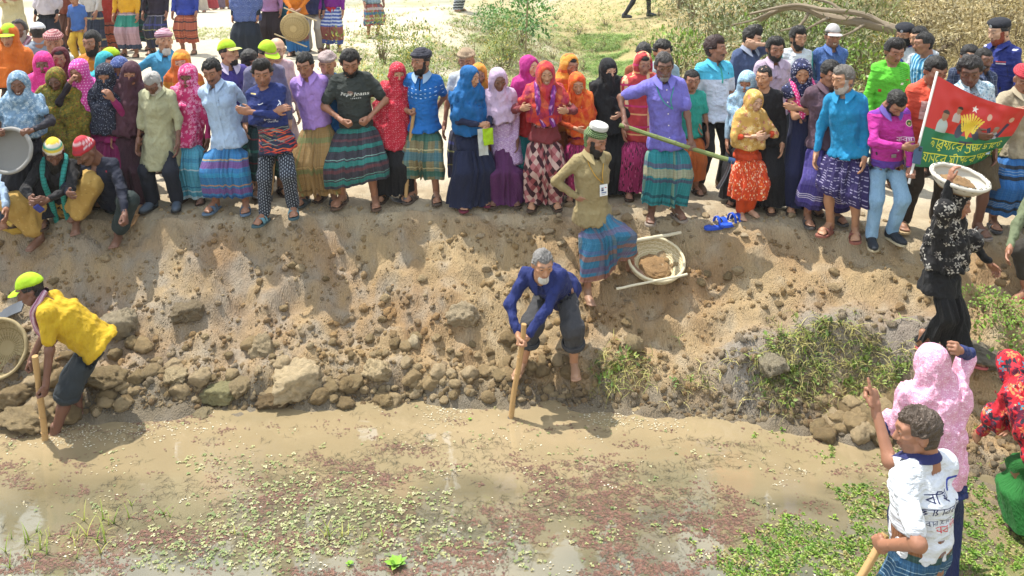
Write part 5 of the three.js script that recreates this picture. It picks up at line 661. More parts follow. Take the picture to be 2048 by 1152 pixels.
{                                                                    // dry grass on the hill, green crop in the low field, grass along the road
  const tuft = sheetGeo(Array.from({ length: 9 }, (_, i) => blade(0.6 + 0.4 * ((i * 7) % 5) / 5, 0.018, 0.9 + 0.1 * i, white, i * 0.7, 0.15 + 0.05 * i))), dc = ['#b8a674', '#a89466', '#c6b68a', '#8f8258', '#9a8c52', '#cdbf98'].map(col), gc = ['#6f8f38', '#86a448', '#5f8030', '#94a860'].map(col);
  const inBox = (b, f) => () => { const px = lerp(b[0], b[2], rnd()), py = lerp(b[1], b[3], rnd()), p = groundAt(px, py); if (-p.z < 10.2 || -p.z > 45) return null; return f(p, px, py); };
  scatter(tuft, bladeMat, 5200, inBox([1330, -30, 2070, 200], (p) => [p.x, p.y - 0.02, p.z, 0.18 + 0.3 * rnd(), (rnd() - 0.5) * 0.7, rnd() * 6.3, (rnd() - 0.5) * 0.7]), 'dry_grass', 'straw-coloured dry grass over the hillside', 'grass', () => dc[Math.floor(rnd() * 6)]);
  scatter(tuft, bladeMat, 1500, inBox([1165, 70, 1345, 190], (p) => fbm(p.x * 0.5, p.z * 0.5, 2) > -0.1 ? [p.x, p.y - 0.02, p.z, [0.35, 0.2 + 0.15 * rnd(), 0.35]] : null), 'green_crop', 'low green crop in the field behind the black veil', 'crop', () => gc[Math.floor(rnd() * 4)]);
  scatter(tuft, bladeMat, 5200, inBox([660, 0, 1330, 210], (p, px, py) => fbm(p.x * 0.6 + 3, p.z * 0.6, 2) > (px > 900 || py > 95 ? -0.5 : 0.2) ? [p.x, p.y - 0.02, p.z, 0.14 + 0.2 * rnd()] : null), 'rough_grass', 'rough mixed grass between the road and the bank', 'grass', () => (rnd() < 0.5 ? gc[Math.floor(rnd() * 4)] : dc[Math.floor(rnd() * 6)]));
  scatter(tuft, bladeMat, 420, inBox([330, 55, 470, 80], (p) => [p.x, p.y - 0.01, p.z, 0.1 + 0.1 * rnd()]), 'road_grass', 'short grass along the raised road', 'grass', () => gc[Math.floor(rnd() * 4)].clone().lerp(dc[0], 0.4));
}
{                                                                    // fallen tree on the hillside
  const at = (px, py, d) => { const q = atDist(px, py, d); return q; }, g = new THREE.Group(), bark = new THREE.MeshStandardMaterial({ color: col('#7f7260'), roughness: 0.95, bumpMap: creaseTex, bumpScale: 0.02 }), limb = (pts, r0, r1) => { const c = new THREE.CatmullRomCurve3(pts), n = 26, geo = new THREE.TubeGeometry(c, n, 1, 9), p = geo.attributes.position; for (let i = 0; i <= n; i++) { const o = c.getPointAt(i / n), rr = lerp(r0, r1, i / n); for (let k = 0; k <= 9; k++) { const j = i * 10 + k, e = rr * (1 + 0.15 * n3(i * 0.5, k, r0 * 50)); p.setXYZ(j, o.x + (p.getX(j) - o.x) * e, o.y + (p.getY(j) - o.y) * e, o.z + (p.getZ(j) - o.z) * e); } } geo.computeVertexNormals(); return geo; };
  part('trunk', limb([at(1850, 118, 12.0), at(1800, 66, 12.0), at(1740, 48, 12.2), at(1660, 36, 12.5), at(1600, 14, 12.8), at(1560, 18, 13.0), at(1520, 40, 13.2)], 0.1, 0.04), bark, g);
  for (const [pts, a, b] of [[[at(1790, 64, 12), at(1730, 30, 12.2), at(1650, 20, 12.4), at(1590, 10, 12.8), at(1500, 28, 13)], 0.05, 0.02], [[at(1660, 36, 12.5), at(1640, 44, 12.3), at(1610, 60, 12.3)], 0.035, 0.012], [[at(1620, 20, 12.7), at(1600, 50, 12.6), at(1560, 62, 12.7)], 0.03, 0.01], [[at(1560, 18, 13), at(1500, 42, 13), at(1462, 50, 13)], 0.03, 0.01], [[at(1730, 48, 12.2), at(1700, 66, 12), at(1665, 78, 12)], 0.025, 0.01], [[at(1700, 42, 12.3), at(1660, 6, 12.6), at(1560, -8, 13)], 0.03, 0.012], [[at(1850, 118, 12), at(1880, 100, 12.2), at(1930, 70, 12.6)], 0.05, 0.02]]) part('branch', limb(pts, a, b), bark, g);
  tag(g, 'fallen_tree', 'bare fallen tree with grey branches on the hillside', 'tree');
}
{                                                                    // small leafy plants rooted in the slope at right
  const p1 = groundAt(1965, 625), p2 = groundAt(2030, 740), p3 = groundAt(2015, 655);
  for (const [p, h, l] of [[p1, 0.22, 'lime-leaved sprig on the slope beside the carrying woman'], [p2, 0.4, 'lime-leaved branch above the red saree at the right edge'], [p3, 0.25, 'small pale sprig between the two lime-leaved plants']]) { const g = new THREE.Group(); part('foliage', SH.lime, leafMat, g); part('stem', SS, stemMat, g); g.position.copy(p); g.scale.set(h * 1.1, h, h * 1.1); tag(g, 'sprig', l, 'plant'); }
}
scatter(midRocks[1], rockMat('#b4b0a8'), 1500, () => { const px = 1060 + 230 * rnd(), p = groundAt(px, -20 + 52 * rnd()); if (-p.z < 40) return null; return [p.x, p.y, p.z, 0.1 + 0.3 * rnd() * rnd()]; }, 'gravel_heap', 'pale broken stone heap in the far background', 'gravel');
console.log('nature', Math.round(performance.now()));

// ---------- hand-drawn lettering (Bengali letters as strokes; 0..10 across, 0 = head line, 10 = foot) ----------
const BN = {
  ta: [[[1, 6], [2.5, 3.5], [5, 3], [7, 5], [7.4, 8], [6, 9.5]], [[4.2, 5.2], [4.8, 6.6], [3.8, 7.4]]], aa: [[[5, 0], [5, 10]]], ra: [[[8, 0], [8, 10]], [[8, 2.5], [1, 6.5], [8, 9.5]], [[4.6, 10.6], [5, 11]]], u: [[[2, 10.5], [5, 11.5], [7, 13], [4, 13.5]]],
  na2: [[[2, 1], [5, 3.5], [2, 5], [7, 7.5]], [[8, 0], [8, 10]]], ya: [[[3, 1], [1.5, 4], [4, 7.5], [2, 10]]], e: [[[7, 1.5], [3, 3], [2, 6], [4, 9], [6, 7.5]]], pa: [[[1, 1], [3, 5.5], [5, 4], [8, 7]], [[8, 0], [8, 10]]], rf: [[[1, 11], [4, 12.5], [9, 10.5]]],
  tha: [[[2, 2], [4, 1.8], [3, 5.5], [8, 4]], [[8, 0], [8, 10]], [[3, 5.5], [4.5, 8.5], [8, 8]]], ma: [[[2, 0], [2, 7], [4, 7.5], [3, 9], [1.6, 8]], [[2, 6.5], [8, 6.5]], [[8, 0], [8, 10]]], bha: [[[2, 2], [3, 5], [6, 3.5], [8, 6], [6, 9], [2, 8]], [[4, 4.5], [5, 6.5]]], tta: [[[2, 1], [3, 6], [6, 9.5], [8.5, 6], [7, 3.5]], [[6, -2.5], [8.5, 0]]],
  dha: [[[2, 2], [4.5, 3], [2, 6.5], [8, 9]], [[8, 0], [8, 10]]], na: [[[1.6, 3.8], [3.4, 4.6], [2.4, 6], [8, 8]], [[8, 0], [8, 10]]], sha: [[[2, 2], [4, 4.4], [2.4, 6.6], [5, 8.6], [5, 3]], [[8, 0], [8, 10]]], ii: [[[5, 0], [5, 10]], [[5, 0], [2, -3], [-3, -2]]], ssa: [[[1, 1], [3, 5.5], [5, 4], [8, 7]], [[8, 0], [8, 10]], [[3, 6], [7.4, 2.4]]],
  ka: [[[4, 0], [4, 10]], [[4, 2.8], [0.8, 6], [4, 8.6]], [[4, 3.4], [8, 3.4], [8.6, 6], [7, 7.4]]], kha: [[[1.5, 1.5], [4, 5], [2, 8], [5, 9.5]], [[7, 0], [7, 10]], [[7, 4], [9, 3], [9.4, 6]]], ha: [[[2, 1], [6, 2.6], [3, 5.4], [6, 7], [2, 10]], [[6, 7], [8, 9.6]]], dari: [[[3, 0], [3, 10]]],
  ba: [[[8, 0], [8, 10]], [[8, 2.5], [1, 6.5], [8, 9.5]]], i: [[[3, 0], [3, 10]], [[3, 0], [5, -3], [10, -2], [11, 0]]], shva: [[[1.5, 2], [3.5, 4], [1.8, 6], [4.5, 7.4], [5, 2]], [[8, 0], [8, 6.5], [4, 8], [8, 10.5]]], dda: [[[2, 1.5], [6, 2], [3, 4.5], [7, 6], [4, 9.4], [2, 8]]], sa: [[[2, 2], [4, 4], [2, 6.5], [8, 8]], [[8, 0], [8, 10]], [[5, 3], [8, 4.5]]], ga: [[[1.5, 3], [3.5, 2.4], [4.2, 5], [2.6, 8]], [[8, 0], [8, 10]], [[4.2, 4], [8, 5]]], la: [[[1.5, 5], [3, 3], [4, 7], [5.4, 3], [7, 6]], [[8, 0], [8, 10]]], sp: [],
};
function bangla(g, x, y, size, letters, w = 0.13) {
  g.lineWidth = size * w; g.lineCap = 'round'; g.lineJoin = 'round'; const k = size / 10; let cx = x;
  for (const word of letters.split('  ')) {
    const L = word.trim().split(' '); const x0 = cx;
    for (const l of L) { const st = BN[l]; if (!st) continue; const narrow = ['aa', 'dari', 'ya'].includes(l); if (l === 'u' || l === 'rf') cx -= 9 * k; for (const s of st) { g.beginPath(); s.forEach(([a, b], i) => i ? g.lineTo(cx + a * k, y + b * k) : g.moveTo(cx + a * k, y + b * k)); g.stroke(); } cx += (narrow ? 5.5 : 9) * k; }
    if (L[0] !== 'dari') { g.beginPath(); g.moveTo(x0, y); g.lineTo(cx, y); g.stroke(); } cx += 4 * k;
  }
  return cx;
}
// printed garments: left half of the sheet is the front, right half the back
const printed = (base, front, back, n = 512) => { const t = canvas(n * 2, n, (g) => { g.fillStyle = base; g.fillRect(0, 0, 2 * n, n); g.save(); g.beginPath(); g.rect(0, 0, n, n); g.clip(); front && front(g, n); g.restore(); if (back) { g.save(); g.beginPath(); g.rect(n, 0, n, n); g.clip(); g.translate(n, 0); back(g, n); g.restore(); } }); return t; };
const T = {};
T.tee = printed('#2d3330', (g, n) => { g.fillStyle = '#c9907e'; g.globalAlpha = 0.5; g.beginPath(); g.ellipse(n * 0.47, n * 0.35, n * 0.05, n * 0.035, 0, 0, 7); g.fill(); g.globalAlpha = 1; g.fillStyle = '#dcdcd6'; g.font = 'italic bold ' + n * 0.082 + 'px serif'; g.textAlign = 'center'; g.fillText('Pepe Jeans', n * 0.52, n * 0.4); g.font = 'bold ' + n * 0.028 + 'px sans-serif'; g.fillText('L O N D O N', n * 0.55, n * 0.455); });
T.club = printed('#1d2c66', (g, n) => { g.fillStyle = '#232a44'; g.fillRect(0, n * 0.6, n, n * 0.4); const C = ['#c8402f', '#d8643a', '#3f4a3c', '#8a2f3a', '#2a2f3d', '#7a7f78']; for (let i = 0; i < 70; i++) { g.strokeStyle = C[i % 6]; g.lineWidth = n * 0.014; g.beginPath(); const y = n * (0.64 + 0.34 * rnd()), x = n * rnd(); g.moveTo(x - n * 0.14, y); g.lineTo(x, y - n * 0.035); g.lineTo(x + n * 0.14, y + n * 0.01); g.stroke(); } g.fillStyle = '#e8e8ea'; g.font = 'bold ' + n * 0.045 + 'px sans-serif'; g.textAlign = 'center'; g.fillText('Standard', n * 0.52, n * 0.5); g.font = n * 0.034 + 'px sans-serif'; g.fillText('Chartered', n * 0.53, n * 0.54); g.strokeStyle = '#e8e8ea'; g.lineWidth = n * 0.012; g.beginPath(); g.moveTo(n * 0.32, n * 0.27); g.quadraticCurveTo(n * 0.33, n * 0.295, n * 0.4, n * 0.255); g.stroke(); g.beginPath(); g.moveTo(n * 0.63, n * 0.22); g.lineTo(n * 0.66, n * 0.25); g.lineTo(n * 0.63, n * 0.29); g.moveTo(n * 0.66, n * 0.25); g.lineTo(n * 0.67, n * 0.28); g.stroke(); g.fillStyle = '#c3b27a'; g.fillRect(n * 0.18, n * 0.13, n * 0.1, n * 0.02); g.fillRect(n * 0.72, n * 0.13, n * 0.1, n * 0.02); });
T.jersey = printed('#b02a8c', (g, n) => { g.fillStyle = '#7a2f9a'; g.fillRect(0, 0, n, n * 0.12); g.globalAlpha = 0.35; for (let i = 0; i < 60; i++) { g.fillStyle = rnd() < 0.5 ? '#8d2a86' : '#c43a8a'; g.fillRect(rnd() * n, rnd() * n, n * 0.05, n * 0.006); } g.globalAlpha = 1; g.fillStyle = '#5a3a98'; g.fillRect(0, n * 0.9, n, n * 0.1); g.strokeStyle = '#ece6ee'; bangla(g, n * 0.5, n * 0.48, n * 0.07, 'ba ya ba sa aa ya ii'); bangla(g, n * 0.52, n * 0.62, n * 0.07, 'pa u ra'); g.fillStyle = '#d9d6b0'; g.beginPath(); g.arc(n * 0.7, n * 0.26, n * 0.052, 0, 7); g.fill(); g.fillStyle = '#3f5a32'; g.beginPath(); g.arc(n * 0.7, n * 0.26, n * 0.042, 0, 7); g.fill(); g.fillStyle = '#a88d52'; g.fillRect(n * 0.68, n * 0.25, n * 0.04, n * 0.03); });
T.greenShirt = printed('#5cc132', (g, n) => { g.strokeStyle = '#2f8a2c'; g.lineWidth = n * 0.008; for (let i = 0; i < 16; i++) { g.beginPath(); g.moveTo(n * 0.58, n * (0.08 + i * 0.03)); g.lineTo(n * 0.75, n * (0.14 + i * 0.03)); g.stroke(); } g.fillStyle = '#b8402e'; g.fillRect(n * 0.72, n * 0.3, n * 0.07, n * 0.02); g.fillRect(n * 0.28, n * 0.46, n * 0.04, n * 0.05); g.fillStyle = '#e4ead8'; g.fillRect(n * 0.6, n * 0.34, n * 0.05, n * 0.04); });
T.coral = printed('#cf5138', (g, n) => { g.fillStyle = '#d9b6ac'; g.fillRect(n * 0.3, n * 0.28, n * 0.3, n * 0.28); g.fillStyle = '#a8938c'; for (let i = 0; i < 30; i++) g.fillRect(n * (0.32 + 0.25 * rnd()), n * (0.3 + 0.24 * rnd()), n * 0.03, n * 0.015); });
T.tealPolo = printed('#c6ccd8', (g, n) => { g.fillStyle = '#4db4d2'; g.fillRect(0, 0, n, n * 0.3); g.fillStyle = '#3f9f90'; g.fillRect(n * 0.485, 0, n * 0.03, n * 0.36); g.fillStyle = '#1d4f68'; g.fillRect(n * 0.64, n * 0.2, n * 0.03, n * 0.03); }, (g, n) => { g.fillStyle = '#4db4d2'; g.fillRect(0, 0, n, n * 0.3); });
T.bluePolo = printed('#1663ad', (g, n) => { g.fillStyle = '#bcd4ea'; for (let r = 0; r < 3; r++) for (let i = 0; i < 9; i++) { g.save(); g.translate(n * (0.2 + i * 0.075), n * (0.27 + r * 0.07 + 0.05 * Math.abs(i - 4) / -4)); g.rotate(0.5 - i * 0.12); g.fillRect(0, 0, n * 0.03, n * 0.012); g.restore(); } g.fillStyle = '#12233d'; g.fillRect(n * 0.487, 0, n * 0.022, n * 0.28); });
T.whitePolo = printed('#cfd3da', null, (g, n) => { g.strokeStyle = '#1d2350'; bangla(g, n * 0.36, n * 0.28, n * 0.072, 'ba i shva'); bangla(g, n * 0.3, n * 0.4, n * 0.068, 'dda aa ya aa ba e tta i sa'); g.strokeStyle = '#3a3f5c'; bangla(g, n * 0.3, n * 0.53, n * 0.042, 'sa ba aa ra  ha aa ta e'); g.strokeStyle = '#c2282e'; bangla(g, n * 0.42, n * 0.6, n * 0.06, 'na ba  ga ta'); g.strokeStyle = '#2a8a4a'; bangla(g, n * 0.62, n * 0.56, n * 0.045, 'ba la'); g.strokeStyle = '#2a3fa0'; g.lineWidth = n * 0.024; g.beginPath(); g.arc(n * 0.68, n * 0.31, n * 0.09, -3.0, 1.6); g.stroke(); g.strokeStyle = '#4a4f70'; bangla(g, n * 0.56, n * 0.42, n * 0.04, 'dda i ba sa'); });
T.raglan = printed('#c9d0d6', (g, n) => { g.fillStyle = '#27445e'; g.fillRect(0, 0, n * 0.2, n); g.fillRect(n * 0.8, 0, n * 0.2, n); g.fillStyle = '#4aa39a'; g.fillRect(n * 0.2, 0, n * 0.03, n * 0.5); g.fillRect(n * 0.77, 0, n * 0.03, n * 0.5); });
T.navyV = printed('#171c2e', (g, n) => { g.fillStyle = '#9e3040'; g.fillRect(n * 0.68, n * 0.3, n * 0.025, n * 0.035); });
T.police = printed('#1c2a72', (g, n) => { g.fillStyle = '#c34a4a'; g.fillRect(n * 0.58, n * 0.28, n * 0.12, n * 0.02); g.fillStyle = '#d8d8e4'; g.fillRect(n * 0.58, n * 0.31, n * 0.12, n * 0.02); g.strokeStyle = '#121c50'; g.lineWidth = n * 0.008; g.strokeRect(n * 0.3, n * 0.36, n * 0.14, n * 0.16); g.strokeRect(n * 0.57, n * 0.36, n * 0.14, n * 0.16); g.fillStyle = '#c9ccda'; g.fillRect(n * 0.2, n * 0.07, n * 0.06, n * 0.03); g.fillRect(n * 0.74, n * 0.07, n * 0.06, n * 0.03); });
// lungi sheets
T.l420 = plaid('#2a72b0', [[0.0, 0.03, '#1a4f86'], [0.06, 0.14, '#6a4a8e'], [0.17, 0.19, '#b08a6a'], [0.3, 0.36, '#2c8fc4'], [0.42, 0.5, '#6a4a8e'], [0.51, 0.53, '#b69a72'], [0.66, 0.68, '#153f80'], [0.76, 0.79, '#153f80'], [0.88, 0.9, '#153f80']], stripes(8, 0, 1, '#2a86bd', 0.25));
T.l610 = plaid('#9c7a48', [[0.05, 0.08, '#7d6034'], [0.3, 0.36, '#6f7f4a', 0.7], [0.38, 0.39, '#c0a468'], [0.66, 0.72, '#6f7f4a', 0.7]], [[0.1, 0.16, '#86673a', 0.5], [0.5, 0.53, '#6f7f4a', 0.6], [0.7, 0.8, '#b3935a', 0.4]]);
T.l697 = plaid('#2a2a34', [[0.04, 0.1, '#1d6f68'], [0.12, 0.13, '#6aa89a'], [0.22, 0.27, '#5a3038'], [0.3, 0.37, '#1d6f68'], [0.39, 0.4, '#7fb0a4'], [0.5, 0.56, '#1d6f68'], [0.62, 0.65, '#5a3038'], [0.72, 0.79, '#1d6f68'], [0.8, 0.81, '#7fb0a4'], [0.9, 0.96, '#1d6f68']], stripes(5, 0, 1, '#3a3a46', 0.5));
T.l845 = plaid('#7f7450', [[0.05, 0.14, '#1f5a50', 0.8], [0.18, 0.2, '#b3a97c'], [0.3, 0.42, '#2a5f74', 0.7], [0.45, 0.47, '#b3a97c'], [0.58, 0.68, '#1f5a50', 0.8], [0.74, 0.78, '#8f6a3a'], [0.85, 0.95, '#2a5f74', 0.7]], [[0.05, 0.2, '#1f5a50', 0.55], [0.4, 0.48, '#2f6f80', 0.5], [0.7, 0.85, '#6a5a34', 0.6]]);
T.l1320 = plaid('#17808a', [[0.02, 0.05, '#0f5f6a'], [0.1, 0.14, '#134f60'], [0.3, 0.34, '#3f4f6c'], [0.36, 0.46, '#a89c78', 0.85], [0.47, 0.52, '#4a5670'], [0.7, 0.76, '#a89c78', 0.8], [0.77, 0.8, '#4a5670']], [[0.3, 0.42, '#a89c78', 0.55], [0.45, 0.5, '#41506c', 0.5], [0.8, 0.84, '#0f6a74', 0.6]]);
T.lslope = plaid('#256c90', [[0.0, 0.06, '#8a5a48'], [0.1, 0.16, '#5b5578'], [0.24, 0.3, '#8e5a4e', 0.8], [0.32, 0.36, '#3f5f8c'], [0.5, 0.56, '#6e5a80', 0.7], [0.7, 0.75, '#8a6a5a', 0.5]], [[0.1, 0.24, '#7a5a6a', 0.55], [0.5, 0.56, '#1c86a4', 0.7], [0.75, 0.85, '#84604e', 0.45]]);
T.l1650 = plaid('#3a2f80', [[0.0, 0.06, '#221a58'], [0.12, 0.13, '#cac6da'], [0.145, 0.155, '#cac6da'], [0.17, 0.18, '#cac6da'], [0.3, 0.5, '#5a50a4', 0.6]], [[0.3, 0.33, '#5f55aa', 0.6], [0.6, 0.63, '#5f55aa', 0.6]]);
T.l1690 = canvas(256, 512, (g, w, h) => { g.fillStyle = '#2f2658'; g.fillRect(0, 0, w, h); for (let j = 0; j < 26; j++) for (let i = 0; i < 13; i++) if ((i * 3 + j * 5 + (i * j) % 3) % 4 < 2) { g.fillStyle = '#9b95b4'; g.fillRect(i * 20 + 2, j * 20 + 4, 15, 8); } });
T.l2030 = plaid('#1b5fa6', [[0.06, 0.1, '#16202e'], [0.12, 0.125, '#9fb0c0'], [0.14, 0.145, '#9fb0c0'], [0.16, 0.165, '#9fb0c0'], [0.18, 0.21, '#16202e'], [0.46, 0.5, '#16202e'], [0.52, 0.525, '#9fb0c0'], [0.55, 0.555, '#9fb0c0'], [0.58, 0.62, '#16202e'], [0.8, 0.85, '#16202e']], [[0.5, 0.6, '#16345a', 0.4]]);
T.lfore = plaid('#85512c', [[0.62, 0.66, '#1a3a40'], [0.66, 0.86, '#1c4f78'], [0.68, 0.685, '#a8c4d2'], [0.71, 0.715, '#a8c4d2'], [0.74, 0.745, '#a8c4d2'], [0.77, 0.775, '#a8c4d2'], [0.8, 0.805, '#a8c4d2'], [0.86, 0.9, '#1a3f3c'], [0.1, 0.3, '#1c4f78']], [[0.55, 0.66, '#7f7a96', 0.55]]);
T.lstripe = plaid('#a8868e', [[0.0, 0.1, '#26324a'], [0.12, 0.3, '#a8868e'], [0.5, 0.75, '#1f7a68'], [0.76, 0.77, '#d8d0cc'], [0.9, 1, '#b8969c']], [[0.2, 0.25, '#c4aab0', 0.5], [0.6, 0.7, '#8f7078', 0.4]]);
T.lorange = plaid('#a04c34', [[0.1, 0.13, '#2c2326'], [0.3, 0.33, '#2c2326'], [0.5, 0.53, '#2c2326'], [0.7, 0.73, '#2c2326'], [0.88, 0.9, '#2c2326'], [0.2, 0.21, '#d88a62'], [0.6, 0.61, '#d88a62']], [[0.1, 0.14, '#b86a44'], [0.45, 0.48, '#2c2326'], [0.5, 0.6, '#c46a48', 0.6]]);
T.ldark = plaid('#2b2d3e', [[0.2, 0.22, '#9c9a62'], [0.4, 0.42, '#9c9a62'], [0.5, 0.54, '#34387a'], [0.7, 0.72, '#aaa8b8'], [0.85, 0.87, '#9c9a62']], [[0.1, 0.2, '#34387a', 0.7], [0.5, 0.53, '#9a98a8', 0.7], [0.7, 0.8, '#34387a', 0.6]]);
T.lgreen = plaid('#1c3a3a', [[0.1, 0.13, '#2a6a5a'], [0.4, 0.43, '#2a6a5a'], [0.7, 0.73, '#2a6a5a'], [0.25, 0.27, '#702a34'], [0.55, 0.57, '#702a34']], [[0.2, 0.3, '#22504a', 0.6], [0.6, 0.65, '#702a34', 0.4]]);
T.lcheck = plaid('#9a4a44', [[0.06, 0.14, '#2d6284'], [0.2, 0.26, '#b8a8a4'], [0.34, 0.42, '#2d6284'], [0.48, 0.56, '#b8a8a4'], [0.66, 0.74, '#2d6284'], [0.8, 0.86, '#b8a8a4']], [[0.1, 0.25, '#2d6284', 0.5], [0.6, 0.7, '#b8a8a4', 0.5]]);
T.lwhiteblue = plaid('#3f58a8', [...stripes(7, 0.45, 1, '#c4cce0', 1), [0.1, 0.42, '#8a4a44'], [0.0, 0.08, '#3f58a8']], [[0.4, 0.5, '#c4cce0', 0.3]]);
T.lblueband = plaid('#54546a', [[0.0, 0.22, '#1764ac'], [0.26, 0.34, '#7a4440'], [0.5, 0.6, '#1764ac'], [0.8, 1, '#1764ac']], [[0.3, 0.4, '#6a6a80', 0.5]]);
T.lnavychk = plaid('#28324c', [[0.15, 0.19, '#b09a6a'], [0.4, 0.6, '#1c2436'], [0.62, 0.66, '#b09a6a'], [0.85, 0.88, '#8aa0b8']], [[0.1, 0.2, '#a8906a', 0.6], [0.5, 0.62, '#141c30', 0.7]]);
T.diamonds = canvas(256, 512, (g, w, h) => { g.fillStyle = '#8f4f50'; g.fillRect(0, 0, w, h); const n = 6, s = w / n; const C = ['#3a1822', '#a8686a', '#c2a49a', '#8a4448']; for (let j = -1; j < 26; j++) for (let i = -1; i <= n; i++) { const x = (i + (j % 2) * 0.5) * s + s / 2, y = j * s * 0.5; g.fillStyle = C[(i * 2 + j + 40 + ((i + j) % 3)) % 4]; if ((j % 4) === 0) g.fillStyle = (i + 6) % 2 ? C[0] : C[2]; g.beginPath(); g.moveTo(x, y - s / 2); g.lineTo(x + s / 2, y); g.lineTo(x, y + s / 2); g.lineTo(x - s / 2, y); g.fill(); } });
T.skyskirt = plaid('#4aa3c4', [[0.0, 0.04, '#b8d4e0'], [0.1, 0.12, '#b8d4e0'], [0.16, 0.18, '#2c7ca4'], [0.4, 0.42, '#b8d4e0'], [0.5, 0.55, '#2c7ca4', 0.6]], stripes(9, 0, 1, '#5fb4d0', 0.5));
T.orangeDress = canvas(256, 256, (g, n) => { g.fillStyle = '#d4461c'; g.fillRect(0, 0, n, n); for (let i = 0; i < 500; i++) { g.fillStyle = ['#e9b59a', '#e8762c', '#b93414', '#efd6b4'][i % 4]; g.beginPath(); g.arc(rnd() * n, rnd() * n, 2 + rnd() * 3.4, 0, 7); g.fill(); } });
T.pinkSkirt = canvas(256, 256, (g, n) => { g.fillStyle = '#a32a62'; g.fillRect(0, 0, n, n); for (let i = 0; i < 400; i++) { g.fillStyle = ['#2c1420', '#c95a8c', '#541a34'][i % 3]; g.fillRect(rnd() * n, rnd() * n, 5, 9); } });
T.ikatTrousers = sheet(0.12, (g, n) => { g.fillStyle = '#262c38'; g.fillRect(0, 0, n, n); g.fillStyle = '#9aa2ae'; for (let i = 0; i < 6; i++) for (let j = 0; j < 4; j++) g.fillRect(i * n / 6 + 8, (j + (i % 2) * 0.5) * n / 4, n / 18, n / 8); });
// body-cloth prints
T.greyBlueHijab = petals(0.25, '#6f8ca6', [['#9db2c2', 50, 0.05], ['#57758f', 30, 0.04], ['#b8c6d0', 20, 0.03]]);
T.pinkHijab = dots(0.12, '#cc2f7e', [['#e45aa2', 60, 0.012, 0.03], ['#a81f62', 40, 0.01, 0.02]]);
T.olive = petals(0.16, '#6b6420', [['#8a7a28', 40, 0.05], ['#7a2f1c', 16, 0.035], ['#46481a', 26, 0.05], ['#b06a24', 14, 0.03]]);
T.pinkDots = gridDots(0.08, '#cf4a9c', '#e9b0d4', 3, 0.07);
T.blackDots = dots(0.14, '#1a1f30', [['#b0b6c6', 60, 0.008, 0.018], ['#5a6480', 40, 0.008, 0.016]]);
T.blueDots = dots(0.1, '#3d4f86', [['#a8b4d0', 60, 0.012, 0.03], ['#2c3a6a', 30, 0.02, 0.04]]);
T.pinkFloral = petals(0.2, '#c2306c', [['#dc8cb0', 40, 0.06], ['#e8c0d0', 20, 0.035]]);
T.orangeScarf = lines(0.3, '#c96a2c', [['h', 0.1, 0.2, '#d9962c', 0.8], ['h', 0.5, 0.1, '#b5542a', 0.7], ['v', 0.3, 0.1, '#dba23c', 0.5]]);
T.redDots = dots(0.1, '#b01f34', [['#d99aa0', 40, 0.016, 0.032], ['#861426', 20, 0.01, 0.03]]);
T.paleLilac = dots(0.06, '#b092bc', [['#d6c6da', 40, 0.02, 0.05], ['#8d6a9c', 24, 0.02, 0.04]]);
T.redShawl = tieDye(0.5, ['#b02430', '#d0502c', '#8a1a2c', '#cf7a3c', '#a82a4c', '#7a1a50']);
T.purpleShawl = tieDye(0.4, ['#6a1f74', '#8a2a80', '#54185e', '#a8408a', '#d8c0d8']);
T.yellowRed = lines(0.3, '#cf8a34', [['h', 0.0, 0.15, '#c04a26', 0.8], ['h', 0.4, 0.12, '#d9a850', 0.8], ['h', 0.7, 0.1, '#c04a26', 0.8]]);
T.orangeRed = tieDye(0.3, ['#d0521c', '#dd8a30', '#c03418', '#d86a28']);
T.paleBlueVeil = dots(0.06, '#8fb2cc', [['#c2d6e2', 40, 0.02, 0.05], ['#6a92b4', 20, 0.02, 0.04]]);
T.yellowShawl = petals(0.3, '#c29a52', [['#b06a5a', 12, 0.05], ['#d8bc84', 24, 0.05], ['#c98a8a', 8, 0.03]]);
T.navyDots = dots(0.14, '#1d2144', [['#b8b8cc', 26, 0.02, 0.05], ['#3a4270', 20, 0.03, 0.06]]);
T.pinkWhiteDots = gridDots(0.07, '#cc2f78', '#e6bcd0', 2, 0.12);
T.blackFlowers = petals(0.26, '#121113', [['#a8a49c', 15, 0.075, 4], ['#5e5a56', 8, 0.06, 4]]);
T.pinkPale = dots(0.05, '#d49ab4', [['#e6c2d2', 30, 0.03, 0.07], ['#c27a98', 16, 0.02, 0.05]]);
T.redSaree = petals(0.4, '#b81c2c', [['#1f2430', 10, 0.08, 4], ['#2f8aa0', 9, 0.05, 4], ['#c47a4a', 10, 0.06], ['#5a1430', 14, 0.09], ['#d8c4b4', 6, 0.02]]);
T.floralShirt = petals(0.12, '#b4c8d2', [['#6f92a6', 40, 0.05], ['#4f7288', 22, 0.03], ['#dce6ea', 30, 0.04]]);
T.gamchaRed = lines(0.06, '#a84a52', [['v', 0, 0.4, '#c9b0ac', 0.7], ['h', 0, 0.4, '#c9b0ac', 0.6], ['h', 0.6, 0.12, '#5a2028'], ['v', 0.6, 0.12, '#5a2028']]);
T.gamchaWhite = lines(0.05, '#b8a6a2', [['v', 0, 0.12, '#5a3a44'], ['h', 0, 0.12, '#5a3a44'], ['h', 0.5, 0.08, '#3a2a34'], ['v', 0.5, 0.05, '#3a2a34']]);
T.gamchaGreen = lines(0.035, '#5f7f44', [['v', 0, 0.45, '#2c3a24', 0.75], ['h', 0, 0.45, '#2c3a24', 0.6], ['h', 0.55, 0.2, '#b8c29a', 0.7]]);
T.gamchaPink = lines(0.05, '#b08a98', [['h', 0, 0.3, '#8a4f66'], ['h', 0.6, 0.12, '#d0bcc4']]);
